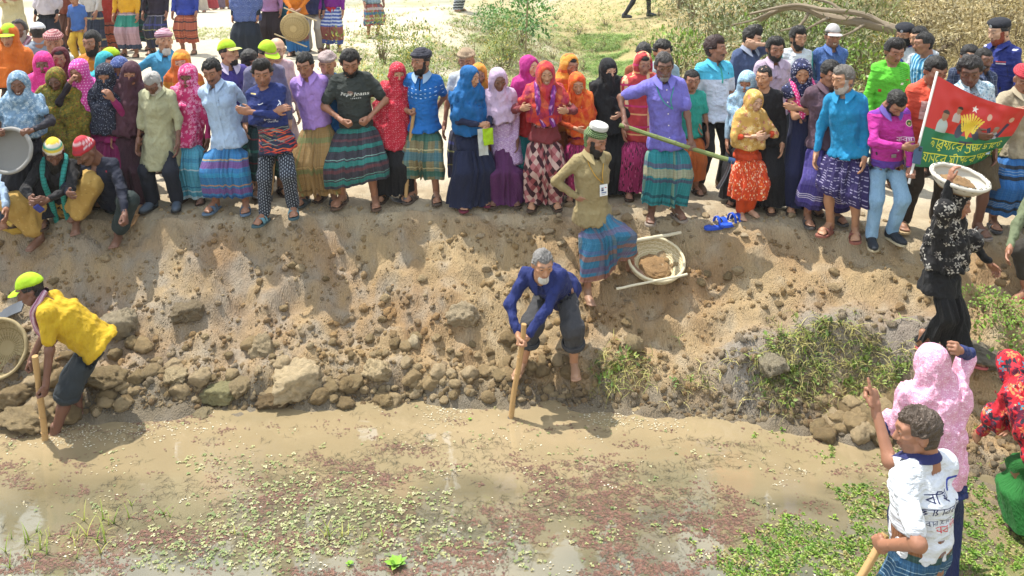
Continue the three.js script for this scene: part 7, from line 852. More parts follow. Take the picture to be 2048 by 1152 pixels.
Q.cream = person({ h: [2042, 112], f: [2018, 455], skin: 'm', label: 'man in cream shirt and red headcloth gripping the banner corner', hair: null, hat: { kind: 'turban', c: T.redTurban, ph: 2 }, top: { c: '#a89c84', collar: true, sleeve: 'short', hem: -0.07, placket: -0.05 }, bottom: { c: T.l2030, hem: 0.1, flare: 0.03 }, armL: [-0.12, 0.73, 0.15], handL: 'fist', palmL: [0.2, 0, 1], poleL: [-1, -0.7, -0.2], feet: 'slide', shoe: '#4a4a4c', stance: 0.1, look: [-16, 22], group: G.crowd });
person({ h: [2072, 392], f: [2085, 590], pel: [0, 0.3, -0.12], lean: [40, 0], H: 1.55, yaw: -50, skin: 'm', label: 'person in green and white cap bending at the right edge', hat: { kind: 'cap', c: '#8fa06a', brim: T.neon }, top: { c: '#6f7a5c' }, bottom: { kind: 'trousers', c: '#3a3630', to: 0.6 }, footL: [-0.06, 0, 0.06], footR: [0.08, 0, -0.05], feet: 'flip', shoe: '#7a5a48', strap: '#b02430', armL: [-0.08, 0.3, 0.3], armR: [0.1, 0.3, 0.28], group: G.crowd });
console.log('crowd', Math.round(performance.now()));
// ---------- on the raised road behind ----------
const road = (px, d, o) => { const q = atDist(px, 60, d), y = ground(q.x, q.z); return person({ at: [q.x, y, q.z], H: 1.64, lod: 2, group: G.road, ...o }); };
road(30, 14.2, { label: 'person in cream kurta with arms crossed at the top left', top: { name: 'kurta', c: '#b8ad86', sleeve: 'roll', hem: -0.2, loose: 0.02 }, bottom: { kind: 'trousers', c: '#a89c78', wide: 0.02 }, armL: 'fold', armR: 'fold' });
road(100, 15.4, { sex: 'f', H: 1.56, label: 'woman in black gown with a white shawl on the road', hijab: { c: '#bcb4bc', hem: -0.02, arms: 1.2 }, top: { c: '#1b1e2a' }, bottom: { name: 'gown', c: '#1b1e2a', hem: 0.03, flare: 0.05 } });
road(140, 16.2, { sex: 'f', H: 1.54, label: 'woman in brown printed saree beside the white shawl', hijab: { c: '#7a3f2c', hem: -0.05 }, top: { c: '#7a3f2c' }, bottom: { c: '#5f3a28', hem: 0.04 } });
road(157, 14.6, { H: 1.2, face: 'child', label: 'small child in blue shirt and yellow trousers on the road', top: { c: '#3a5fa0', sleeve: 'short' }, bottom: { kind: 'trousers', c: '#c09a30', wide: 0.02 } });
road(190, 15.4, { label: 'man in white shirt and navy checked lungi on the road', top: { c: '#c4beb8', hem: -0.03 }, bottom: { c: T.lnavychk, hem: 0.1 }, armR: [0.1, 0.45, 0.16] });
road(222, 16.0, { sex: 'f', H: 1.56, label: 'woman in red and brown saree on the road', hijab: { c: '#a8362c', hem: -0.15 }, top: { c: '#a8362c' }, bottom: { c: T.lorange, hem: 0.05 } });
road(258, 15.2, { label: 'man in yellow shirt with green and pink banded lungi', top: { c: '#cf9a1c', hem: -0.02 }, bottom: { c: T.lstripe, hem: 0.1, fold: 1.3 } });
road(284, 16.2, { label: 'man in dark green plaid lungi behind the yellow shirt', top: { c: '#22303a' }, bottom: { c: T.lgreen, hem: 0.1 } });
road(316, 15.6, { label: 'man in dark shirt and navy olive checked lungi', top: { c: '#2c2434' }, bottom: { c: T.ldark, hem: 0.08 } });
road(375, 15.6, { label: 'man in royal blue shirt and orange plaid lungi', top: { c: '#2c3f96', hem: -0.07, loose: 0.018 }, bottom: { c: T.lorange, hem: 0.13 } });
road(495, 15.2, { sex: 'f', H: 1.6, build: 1.1, label: 'woman in black gown with bright blue speckled shawl', hijab: { c: T.blueDots, hem: -0.1, arms: 1.2, spread: 0.03 }, top: { c: '#16202e' }, bottom: { name: 'gown', c: '#16202e', hem: 0.03, flare: 0.07 } });
road(543, 16.0, { label: 'man in lilac shirt and dark brown lungi on the road', top: { c: '#b084ae', hem: -0.06 }, bottom: { c: '#34282c', hem: 0.07 } });
Q.basketman = road(596, 15.4, { label: 'person in orange top holding a woven basket on sticks', top: { c: '#cc7418' }, bottom: { c: T.lblueband, hem: 0.05 }, armL: [-0.03, 0.53, 0.14], armR: [0.06, 0.52, 0.14], handL: 'fist', handR: 'fist' });
road(570, 16.2, { sex: 'f', H: 1.54, label: 'woman in teal saree behind the basket holder', hijab: { c: '#1c5f74', hem: -0.1 }, bottom: { c: '#1c5f74', hem: 0.04 } });
road(628, 15.9, { label: 'person in navy top and white trousers beside the basket', top: { c: '#262c56', hem: -0.08 }, bottom: { kind: 'trousers', c: '#b4aaa0', wide: 0.02 } });
road(666, 15.9, { label: 'person in purple shirt with red cloth tied at the waist', top: { c: '#7a1f8a', hem: 0.0 }, sash: { c: '#b8202e', u: -0.02, w: 1.6 }, bottom: { c: T.lwhiteblue, hem: 0.1 }, armR: 'side' });
road(746, 18.2, { yaw: 30, label: 'man in grey checked shirt and red-blue checked lungi', top: { c: T.greyCheck, hem: -0.06 }, bottom: { c: T.lcheck, hem: 0.17, flare: 0.02 } });
road(917, 23, { yaw: 60, label: 'distant person in black and white striped lungi', top: { c: '#50545c' }, bottom: { c: plaid('#1e232c', stripes(12, 0, 1, '#a8b0b8', 1)), hem: 0.03 }, feet: 'bare' });
for (const [px, d, c1, c2, l] of [[404, 25, '#a89c94', '#b8b0a8', 'distant person in pale clothes on the sunlit road'], [425, 26, '#b4aaa4', '#a83f4a', 'distant person in white top and red skirt'], [440, 27, '#5a5f8a', '#7a6a80', 'distant person in blue-grey clothes on the road'], [455, 27.5, '#c49a5a', '#b0784a', 'distant person in orange clothes beside the black gown']]) road(px, d, { H: 1.56, label: l, sex: 'f', hijab: { c: c1, hem: -0.05 }, bottom: { c: c2, hem: 0.04 } });
{ const q = groundAt(1274, 37); person({ at: [q.x, q.y, q.z], H: 1.66, lod: 2, yaw: 75, lean: [8, 0], label: 'distant person in dark clothes striding past the gravel heap', top: { c: '#26262c' }, bottom: { kind: 'trousers', c: '#2a2a30' }, footL: [-0.03, 0.02, 0.2], footR: [0.03, 0.03, -0.22], pel: [0, 0.49, 0], feet: 'shoe' }); }
{ const q = atDist(2040, 40, 13.2), y = ground(q.x, q.z); person({ at: [q.x + 0.15, y, q.z], H: 1.6, lod: 2, yaw: -60, label: 'person above the policeman with one arm hanging into view', top: { c: '#8a5a50', sleeve: 'short' }, bottom: { kind: 'trousers', c: '#5a4a40' }, group: G.road }); }
// ---------- on the slope and in the water ----------
const idCard = (() => { const t = canvas(128, 180, (g) => { g.fillStyle = '#e6e8ea'; g.fillRect(0, 0, 128, 180); g.fillStyle = '#9fb4cc'; g.fillRect(18, 40, 50, 62); g.fillStyle = '#8a6a58'; g.beginPath(); g.arc(43, 62, 13, 0, 7); g.fill(); g.fillStyle = '#27345c'; g.fillRect(26, 78, 36, 26); g.fillStyle = '#b03038'; g.fillRect(80, 46, 30, 12); g.fillStyle = '#2c4f8a'; g.fillRect(24, 118, 84, 16); g.fillStyle = '#8a8f98'; g.fillRect(24, 144, 84, 6); g.fillRect(24, 156, 60, 6); }); return new THREE.MeshStandardMaterial({ map: t, roughness: 0.4 }); })();
Q.slope = person({ h: [1192, 264], f: [1182, 594], skin: 'm', face: 'lean', yaw: 22, lean: [2, -3], H: 1.56, label: 'bearded man in khaki shirt standing on the slope, hand on hip', hair: null, hat: { kind: 'stack', c: T.gamchaGreen }, beard: { t: 0.009, len: 0.03 }, top: { c: '#97875f', collar: true, hem: -0.1, loose: 0.015, lanyard: { c: '#c99a34', x: 0.03, card: idCard } }, bottom: { c: T.lslope, hem: 0.16, flare: 0.0, slack: 0.0, fold: 1.3, hemSide: 0.05, nf: 1.3 }, footL: [-0.03, 0, 0.02], footR: { px: [1262, 546] }, pel: [0.035, 0.52, -0.07], armL: 'hip', armR: 'back', look: [24, 16], feet: 'bare', dusty: 0.45, group: G.dig });
{
  const b = groundAt(1092, 747), d = -b.z, h = atDist(1036, 668, d - 0.36), h2 = atDist(1044, 694, d - 0.40);
  Q.digger = person({ at: [b.x, b.y, b.z], H: 1.62, yaw: -12, lod: 0, skin: 'l', face: 'old', pel: [0.03, 0.42, -0.12], lean: [56, -6], look: [26, 16], freeHead: 1, label: 'white-bearded man in dark blue shirt bending over his hoe', hair: { grey: 1, t: 0.008, c: '#7d7a77' }, beard: { kind: 'chin', t: 0.012, len: 0.02, c: '#cfccc6' }, top: { c: '#1c2a66', collar: true, hem: -0.08, fold: 0.01, placket: 0.0 }, sash: { c: T.gamchaRed, u: 0.0 }, bottom: { kind: 'trousers', c: '#3f3f42', to: 0.42, wide: 0.022, cuff: 1, fold: 0.009 }, footL: { px: [1046, 742] }, footR: { px: [1148, 742] }, kneeL: [-0.1, 0, 1], kneeR: [0.3, 0, 1], armL: { w: h.toArray() }, armR: { w: h2.toArray() }, poleL: [-1, 0.2, -0.3], poleR: [1, 0.2, -0.3], handL: 'fist', handR: 'fist', palmL: [0.9, 0, 0.3], palmR: [-0.9, 0, 0.3], feet: 'bare', dusty: 0.4, group: G.dig });
}
{
  const b = onPlane(158, 872, -0.1), d = -b.z;
  Q.yellow = person({ at: [b.x, b.y, b.z], level: 1, H: 1.58, lod: 0, yaw: -72, skin: 'd', face: 'man', pel: [0, 0.49, -0.1], lean: [42, 0], look: [0, 24], freeHead: 1, label: 'man in yellow T-shirt and neon cap standing in the water', hat: { kind: 'cap', c: T.neon }, scarf: { c: T.gamchaPink, end: 0.2 }, top: { c: '#c4a01a', sleeve: 'short', hem: -0.05, flare: 0, loose: 0.02, fold: 0.007 }, bottom: { kind: 'trousers', c: '#2c3338', to: 0.12, wide: 0.024, cuff: 1 }, footL: [-0.05, 0, 0.0], footR: [0.05, 0, 0.1], armL: { w: atDist(60, 728, d + 0.05).toArray() }, armR: { w: atDist(92, 778, d - 0.28).toArray() }, poleL: [0, -1, -0.3], poleR: [0.3, 0, -1], handL: 'fist', handR: 'fist', palmL: [0, -1, 0], palmR: [-0.4, 0, 1], feet: 'bare', group: G.dig });
}
Q.carrier = person({ sex: 'f', h: [1908, 402], f: [1862, 712], lod: 0, H: 1.39, yaw: 42, lean: [4, -2], skin: 'm', label: 'smiling woman in black with a white-flowered scarf carrying earth', hijab: { c: T.blackFlowers, hem: 0.03, arms: 1.1, spread: 0.015, fold: 0.011 }, top: { name: 'gown_top', c: '#131417', hem: -0.12 }, bottom: { name: 'gown', c: '#131417', hem: 0.09, flare: 0.0, slack: 0.01, fold: 1.2, hemWave: 0.05, nf: 1.3, knot: 0.2 }, teeth: 1, footL: { px: [1845, 700] }, footR: [0.08, -0.02, 0.14], pel: [0, 0.51, 0.02], armL: [-0.16, 1.06, 0.08], poleL: [-1, 0, 0.4], bendL: [0.2, 0.6, 0], palmL: [0.6, 0, 0.6], handL: 'cup', armR: [0.25, 0.5, 0.2], handR: 'cup', look: [4, 8], feet: 'flip', shoe: '#b05a5a', group: G.dig });
{
  const hd = atDist(1918, 700, 4.45);
  Q.pinkwoman = person({ sex: 'f', h: [1892, 682], d: 4.5, lod: 0, yaw: 168, lean: [3, 4], skin: 'm', label: 'woman in pale pink scarf seen from behind raising her fist', hijab: { kind: 'none', c: T.pinkPale, hem: -0.03, arms: 0.9, spread: -0.012, flare: 0.012, fold: 0.011 }, top: { c: '#1f2f66' }, bottom: { c: '#1f2a52', hem: 0.05, flare: 0.0 }, armL: { w: hd.toArray() }, poleL: [-0.5, 0, 0.9], handL: 'fist', armR: 'front', look: [0, 10], build: 0.86, group: G.dig });
}
{
  const hp = atDist(1752, 820, 4.18), hs = atDist(1774, 1090, 3.74);
  Q.fore = person({ h: [1866, 804], d: 3.8, lod: 0, yaw: -156, twist: 0, skin: 'm', face: 'lean', label: 'man in white polo pointing while holding a stick', hair: { t: 0.012, c: '#4f4237', curl: 0.8 }, stubble: 0.3, top: { c: T.whitePolo, print: 1, sleeve: 'short', collar: '#23285c', hem: 0.025, fold: 0.008, loose: 0.012 }, sash: { c: lines(0.08, '#7fae9c', [['v', 0, 0.5, '#a8c8ba', 0.8], ['h', 0.2, 0.1, '#4f8a76']]), u: 0.065, w: 0.8 }, bottom: { c: T.lfore, hem: 0.1, waist: 0.1, wx: 0.115, wz: 0.084 }, armR: { w: hs.toArray() }, armL: { w: hp.toArray() }, poleL: [0.3, -1, 0], poleR: [0.3, 0, -1], handL: 'point', handR: 'fist', bendL: [0, 0.9, 0], palmL: [0.3, 0, 1], look: [52, 8], group: G.dig });
}
Q.red = person({ sex: 'f', f: [2088, 1072], H: 1.45, lod: 0, yaw: -165, pel: [0, 0.43, -0.06], lean: [50, 0], skin: 'm', label: 'woman in red floral saree and green skirt bending down', hijab: { kind: 'none', c: T.redSaree, hem: -0.1, arms: 1.2, spread: 0.05, flare: 0.05, fold: 0.014 }, top: { c: T.redSaree, hem: -0.2, flare: 0.05, loose: 0.035 }, bottom: { c: '#1c6a28', hem: 0.06, waist: -0.02, flare: 0.04, slack: 0.03, wx: 0.13, wz: 0.1 }, armL: [-0.1, 0.25, 0.35], armR: [0.1, 0.22, 0.35], look: [0, 40], group: G.dig });
console.log('workers', Math.round(performance.now()));

// ---------- tools, baskets and other belongings ----------
const wood = new THREE.MeshStandardMaterial({ color: col('#b08d5c'), roughness: 0.7, bumpMap: creaseTex, bumpScale: 0.004 }), greenWood = new THREE.MeshStandardMaterial({ color: col('#74804a'), roughness: 0.6, bumpMap: creaseTex, bumpScale: 0.006 }), iron = new THREE.MeshStandardMaterial({ color: col('#6a6e74'), roughness: 0.42, metalness: 0.75, bumpMap: soilGrain, bumpScale: 0.001 });
function hoe(a, b, down, label, o = {}) {                            // handle from a to b, the blade hanging from b
  const g = new THREE.Group(), A = a.clone().sub(b), u = A.clone().normalize(), h = part('handle', rod(A, V(0, 0, 0), o.r ?? 0.018, (o.r ?? 0.018) * 1.05, 10, 0.006), o.wood || wood, g);
  for (let i = 1; i < 6; i++) { const t = new THREE.TorusGeometry((o.r ?? 0.018) * 1.03, 0.003, 5, 12); t.applyQuaternion(new THREE.Quaternion().setFromUnitVectors(V(0, 0, 1), u)); const p = A.clone().multiplyScalar(i / 6); t.translate(p.x, p.y, p.z); part('node_ring', t, o.wood || wood, h); }
  if (down) {
    const d = down.clone().normalize(), s = d.clone().cross(u).normalize(), L = o.L ?? 0.24, Wd = o.W ?? 0.09, P = [], I = [], n = 6; for (const th of [-0.003, 0.003]) for (let i = 0; i <= n; i++) { const t = i / n, c = d.clone().multiplyScalar(L * t).addScaledVector(u, 0.06 * t * t + th); for (const w of [-1, 1]) { const p = c.clone().addScaledVector(s, w * Wd * (0.55 + 0.45 * t)); P.push(p.x, p.y, p.z); } }
    const m = 2 * (n + 1); for (let i = 0; i < n; i++) for (const o2 of [0, m]) { const q = o2 + 2 * i; o2 ? I.push(q, q + 2, q + 1, q + 1, q + 2, q + 3) : I.push(q, q + 1, q + 2, q + 1, q + 3, q + 2); } for (let i = 0; i < n; i++) for (const k of [0, 1]) { const q = 2 * i + k; I.push(q, q + 2, q + m, q + 2, q + m + 2, q + m); }
    const bg = new THREE.BufferGeometry(); bg.setAttribute('position', new THREE.Float32BufferAttribute(P, 3)); bg.setIndex(I); const ng = bg.toNonIndexed(); ng.computeVertexNormals(); part('blade', ng, iron, g);
    const so = new THREE.CylinderGeometry(0.027, 0.03, 0.06, 12).applyQuaternion(new THREE.Quaternion().setFromUnitVectors(V(0, 1, 0), u)); part('socket', so, o.socket || iron, g);
  }
  g.position.copy(b); return down ? tag(g, 'hoe', label, 'hoe', 'hoes') : tag(g, 'wooden_stick', label, 'stick');
}
{ const h = Q.hoe1.hand(-1), f = groundAt(812, 406); hoe(V(h.x, h.y + 0.05, h.z), V(f.x, f.y + 0.03, f.z), V(-1, -0.12, 0.4), 'upright bamboo-handled hoe under the hand of blue polo man', { W: 0.07, L: 0.16 }); }
{ const a = Q.hoe2.hand(-1), b = Q.hoe2.hand(1), u = b.clone().sub(a).normalize(); hoe(a.clone().addScaledVector(u, -0.08), b.clone().addScaledVector(u, 0.36), V(-0.25, -1, 0.15), 'green bamboo hoe with steel blade carried across violet shirt', { wood: greenWood, r: 0.02, L: 0.28, W: 0.06, socket: plain('#35507a', 0.5, { metalness: 0.4 }) }); }
{ const a = Q.digger.hand(-1).clone().add(Q.digger.hand(1)).multiplyScalar(0.5), b = onPlane(1021, 842, -0.03), u = b.clone().sub(a).normalize(); hoe(a.clone().addScaledVector(u, -0.16), b, V(0, -0.3, 1), 'pale bamboo-handled hoe dipped into the water by digger', { r: 0.021 }); }
{ const a = Q.yellow.hand(1), b = onPlane(92, 893, -0.06); hoe(V(a.x - 0.02, a.y + 0.3, a.z), b, null, 'wooden stake held upright by the yellow T-shirt man', { r: 0.022 }); }
{ const a = Q.fore.hand(1), b = atDist(1700, 1190, 3.75), u = b.clone().sub(a).normalize(); hoe(a.clone().addScaledVector(u, -0.05), a.clone().addScaledVector(u, 0.75), null, 'smooth wooden stick in the hand of white polo man', { r: 0.019 }); }
{ const f = groundAt(540, 402); hoe(V(f.x + 0.06, f.y + 0.75, f.z - 0.15), V(f.x, f.y + 0.03, f.z), V(-1, -0.1, 0.3), 'hoe standing between the patterned trousers and tan lungi', { W: 0.07, L: 0.18 }); }
function basket(R, dep, c1, o = {}) {                                // woven bowl, opening towards +y, rim at y = 0
  const g = new THREE.Group(), m1 = plain(c1, 0.8), m2 = plain(o.c2 || c1, 0.85), prof = (t) => [R * Math.sqrt(Math.max(0, 1 - Math.pow(t, 2.4))) * (1 - 0.04 * t), -dep * t], nr = o.rings ?? 13, nb = o.ribs ?? 30;
  { const pts = []; for (let i = 0; i <= 14; i++) { const [r, y] = prof(i / 14); pts.push(new THREE.Vector2(Math.max(0.001, r - 0.004), y)); } part('shell', new THREE.LatheGeometry(pts, 40), plain(o.inner || c1, 0.9), g); }
  if (o.weave !== false) {
    for (let i = 1; i < nr; i++) { const t = i / nr, [r, y] = prof(t), P = []; const n = nb * 2; for (let k = 0; k < n; k++) { const a = k / n * 2 * Math.PI, e = 0.004 * ((k + i) % 2 ? 1 : -1); P.push(V(Math.sin(a) * (r + e), y, Math.cos(a) * (r + e))); } part('weft_strip', tube(P, o.strip ?? 0.0055, n * 1, 5, true), i % 3 ? m1 : m2, g); }
    for (let k = 0; k < nb; k++) { const a = k / nb * 2 * Math.PI, P = []; for (let i = 0; i <= 8; i++) { const [r, y] = prof(i / 8 * 0.97); P.push(V(Math.sin(a) * r, y, Math.cos(a) * r)); } part('rib', tube(P, 0.0045, 10, 4), m2, g); }
  }
  { const P = []; for (let k = 0; k < 40; k++) { const a = k / 40 * 2 * Math.PI; P.push(V(Math.sin(a) * R, 0.004 * n2(k * 0.7, R), Math.cos(a) * R)); } part('rim', tube(P, o.rim ?? 0.014, 80, 7, true), o.rimM || m1, g); }
  if (o.soil) { const s = new THREE.SphereGeometry(1, 30, 14, 0, 6.3, 0, Math.PI / 2), p = s.attributes.position; for (let i = 0; i < p.count; i++) { const e = 1 + 0.1 * n3(p.getX(i) * 4, p.getY(i) * 4, p.getZ(i) * 4) + 0.05 * n3(p.getX(i) * 14, 1, p.getZ(i) * 14); p.setXYZ(i, p.getX(i) * R * o.soil[0] * e, -dep * o.soil[1] + p.getY(i) * dep * o.soil[2] * e, p.getZ(i) * R * o.soil[0] * e); } s.computeVertexNormals(); part('earth_fill', s, new THREE.MeshStandardMaterial({ color: col('#a5835a'), roughness: 1, map: soilTone, bumpMap: soilGrain, bumpScale: 0.02 }), g); }
  return g;
}
{
  const q = groundAt(1312, 560), b = basket(0.25, 0.14, '#cabd9c', { soil: [0.62, 0.95, 0.45], c2: '#b8a984', inner: '#b3a37e', rings: 15, strip: 0.0075 }); b.position.set(q.x, q.y + 0.19, q.z - 0.02); b.rotation.set(0.5, 0.3, -0.05);
  for (const [z, r, len, dx] of [[-0.22, 0.016, 0.36, 0.08], [0.24, 0.011, 0.38, -0.1]]) part('carrying_stick', rod(V(dx - len, 0.012, z - 0.02), V(dx + len * 0.75, 0.012, z), r, r, 8, 0.004), plain('#c9bfa4', 0.7), b);
  tag(b, 'basket', 'pale woven basket of earth with two sticks on the slope', 'basket');
}
{ const a = Q.basketman.hand(-1).clone().add(Q.basketman.hand(1)).multiplyScalar(0.5), b = basket(0.25, 0.12, '#a89468', { c2: '#8f7c54', rings: 9, ribs: 28 }); b.position.set(a.x, a.y - 0.26, a.z + 0.06); b.rotation.set(-1.45, 0.4, 0); for (const z of [-0.26, 0.26]) part('carrying_stick', rod(V(-0.3, 0.01, z), V(0.32, 0.01, z), 0.012, 0.012, 8, 0.004), plain('#b8a680', 0.7), b); tag(b, 'basket', 'round woven basket shown bottom-out by the orange top', 'basket'); }
{ const a = Q.carrier, hp = a.hp(0, 0.13, 0), p = a.W(hp), b = basket(0.195, 0.11, '#c4c0b4', { weave: false, rim: 0.017, soil: [0.72, 0.75, 0.62], inner: '#b8b4a8' }); b.position.set(p.x - 0.02, p.y + 0.085, p.z + 0.02); b.rotation.set(0.22, 0, -0.13); for (let k = 0; k < 22; k++) { const an = k / 22 * 6.283, t = new THREE.TorusGeometry(0.021, 0.003, 4, 8); t.rotateY(an); t.translate(Math.sin(an) * 0.195, 0, Math.cos(an) * 0.195); part('stitch', t, plain('#6f6a60', 0.9), b); } tag(b, 'earth_bowl', 'cloth-lined bowl of earth on the head of the woman', 'bowl'); }
{ const a = Q.pan, p = a.hand(-1).clone().add(a.hand(1)).multiplyScalar(0.5), b = basket(0.19, 0.07, '#8d8b87', { weave: false, rim: 0.018, inner: '#7d7b77' }); b.position.set(p.x - 0.03, p.y - 0.15, p.z + 0.03); b.rotation.set(1.3, 0.2, 0); tag(b, 'pan', 'round grey cement-crusted pan held by the woman at left', 'pan'); }
{ const q = groundAt(18, 735), b = basket(0.23, 0.14, '#9a8a66', { rings: 12, c2: '#85754f' }); b.position.set(q.x - 0.08, q.y + 0.16, q.z); b.rotation.set(1.15, 0.5, 0); tag(b, 'basket', 'brown woven basket at left edge beside the yellow T-shirt', 'basket'); }
{ const p = atDist(88, 335, 8.15), b = basket(0.2, 0.12, '#77684a', { rings: 9, c2: '#66583c' }); b.position.set(p.x, ground(p.x, p.z) + 0.24, p.z); b.rotation.set(-1.35, -0.2, 0); tag(b, 'basket', 'dark woven basket standing behind the striped knit cap man', 'basket'); }
{ const q = groundAt(20, 634), g = new THREE.BoxGeometry(0.26, 0.012, 0.12, 10, 1, 6), p = g.attributes.position; for (let i = 0; i < p.count; i++) p.setY(i, p.getY(i) + 0.03 * Math.sin(p.getX(i) * 9)); g.computeVertexNormals(); const m = new THREE.Mesh(g, iron); m.position.set(q.x, q.y + 0.05, q.z); m.rotation.set(0.5, 0.2, 0.15); tag(m, 'metal_blade', 'bent grey metal blade lying on the slope at left edge', 'blade'); }
// blue slippers, held sandals, bag, phone, bottles, cap
function slipper(pos, ry, c, label, strap = 'slide', tilt = [0, 0]) { const s = new THREE.Mesh(soleGeo, plain(c, 0.55)); s.scale.set(1.12, 1.3, 1.12); s.position.copy(pos); s.rotation.set(tilt[0], ry, tilt[1]); part('strap', straps[strap], plain(c, 0.55), s); return tag(s, 'slipper', label, 'slipper'); }
{ const p = groundAt(1425, 458), q = groundAt(1456, 452); slipper(V(p.x, p.y + 0.005, p.z), 1.9, '#1f4fc0', 'left one of the two bright blue slippers on the path'); slipper(V(q.x, q.y + 0.005, q.z), 2.1, '#1f4fc0', 'right one of the two bright blue slippers on the path'); }
{ const p = groundAt(252, 432), q = groundAt(272, 430); slipper(V(p.x, p.y + 0.02, p.z), 0.1, '#b08a62', 'left tan sandal held down by the squatting navy sweater man', 'flip', [0.4, 0]); slipper(V(q.x, q.y + 0.02, q.z), -0.1, '#b08a62', 'right tan sandal held down by the squatting navy sweater man', 'flip', [0.4, 0]); }
{
  const q = groundAt(36, 462), g = new THREE.SphereGeometry(0.1, 26, 18), p = g.attributes.position; for (let i = 0; i < p.count; i++) { const x = p.getX(i), y = p.getY(i), z = p.getZ(i), e = 1 + 0.22 * n3(x * 11, y * 11, z * 11) + 0.1 * n3(x * 26, y * 26, z * 26); p.setXYZ(i, x * e * 1.05, y * e * 0.85 + (y > 0.04 ? 0.03 * n3(x * 30, 3, z * 30) : 0), z * e * 0.8); } g.computeVertexNormals();
  const t = canvas(256, 256, (c, n) => { c.fillStyle = '#b8983f'; c.fillRect(0, 0, n, n); c.fillStyle = '#c9a850'; for (let i = 0; i < 30; i++) c.fillRect(rnd() * n, rnd() * n, 30, 14); c.strokeStyle = '#2a2420'; c.lineWidth = 7; for (const x of [20, 84, 150, 214]) { c.beginPath(); c.arc(x, 120, 17, 0.6, 6.4); c.stroke(); } c.beginPath(); c.moveTo(110, 100); c.lineTo(126, 140); c.stroke(); });
  const m = new THREE.Mesh(g, new THREE.MeshStandardMaterial({ map: t, roughness: 0.5, side: THREE.DoubleSide })); m.position.set(q.x, q.y + 0.06, q.z); m.rotation.y = 0.6; tag(m, 'bag', 'crumpled yellow printed bag on the ground at left', 'bag');
}
{ const a = Q.phone, h = a.hand(-1), g = new THREE.Group(); part('case', new RoundedBoxGeometry(0.075, 0.15, 0.01, 2, 0.005), plain('#33506e', 0.4), g); const isl = part('camera_plate', new RoundedBoxGeometry(0.03, 0.034, 0.004, 2, 0.002), plain('#24384e', 0.3), g); isl.position.set(0.014, 0.05, 0.006); for (const [x, y] of [[-0.007, 0.008], [0.007, 0.008], [-0.007, -0.007]]) { const l = part('lens', new THREE.CylinderGeometry(0.005, 0.005, 0.004, 12).rotateX(Math.PI / 2), plain('#0c0e12', 0.15), isl); l.position.set(x, y, 0.003); } g.position.set(h.x + 0.03, h.y - 0.06, h.z + 0.03); g.rotation.set(-0.25, 0.15, -0.2); tag(g, 'phone', 'dark blue phone held by the magenta jersey man', 'phone'); }
{ const h = Q.blue.hand(1), g = new THREE.Group(), mk = (w, l, c, dx) => { const s = new THREE.PlaneGeometry(w, l, 6, 10), p = s.attributes.position; for (let i = 0; i < p.count; i++) p.setZ(i, 0.014 * n3(p.getX(i) * 22 + dx * 40, p.getY(i) * 14, 1)); s.computeVertexNormals(); const m = part(dx < 0 ? 'white_cloth' : 'cap_crown', s, cloth(c, { bump: 0.004 }), g); m.position.set(dx, -l / 2, 0.01 * Math.sign(dx)); return m; }; mk(0.09, 0.26, '#c4c8c4', -0.02); mk(0.1, 0.16, T.neon, 0.03); g.position.copy(h).add(V(0.0, 0.02, 0.03)); g.rotation.set(0, 0.3, 0.06); tag(g, 'folded_cap', 'folded neon cap with white cloth held by blue headscarf woman', 'cap'); }
{ const p = atDist(1265, 318, 8.55), g = new THREE.Group(); part('bottle_body', new THREE.LatheGeometry([[0.001, 0], [0.036, 0.003], [0.038, 0.06], [0.035, 0.1], [0.038, 0.15], [0.02, 0.19], [0.014, 0.2]].map((a) => new THREE.Vector2(...a)), 20), plain('#2f7fc0', 0.25), g); part('bottle_cap', new THREE.CylinderGeometry(0.016, 0.016, 0.02, 14).translate(0, 0.21, 0), plain('#d8dce0', 0.4), g); g.position.set(p.x, p.y - 0.1, p.z); tag(g, 'water_bottle', 'blue plastic bottle held behind the violet shirt', 'bottle'); }
{ const a = Q.beanie, h = a.hand(1).clone().add(a.hand(-1)).multiplyScalar(0.5), m = new THREE.Mesh(new RoundedBoxGeometry(0.05, 0.08, 0.02, 2, 0.006), plain('#2a3580', 0.5)); m.position.set(h.x + 0.03, h.y - 0.05, h.z + 0.03); m.rotation.set(0.4, 0.3, 0.5); tag(m, 'packet', 'small blue packet in the hands of striped knit cap man', 'packet'); }
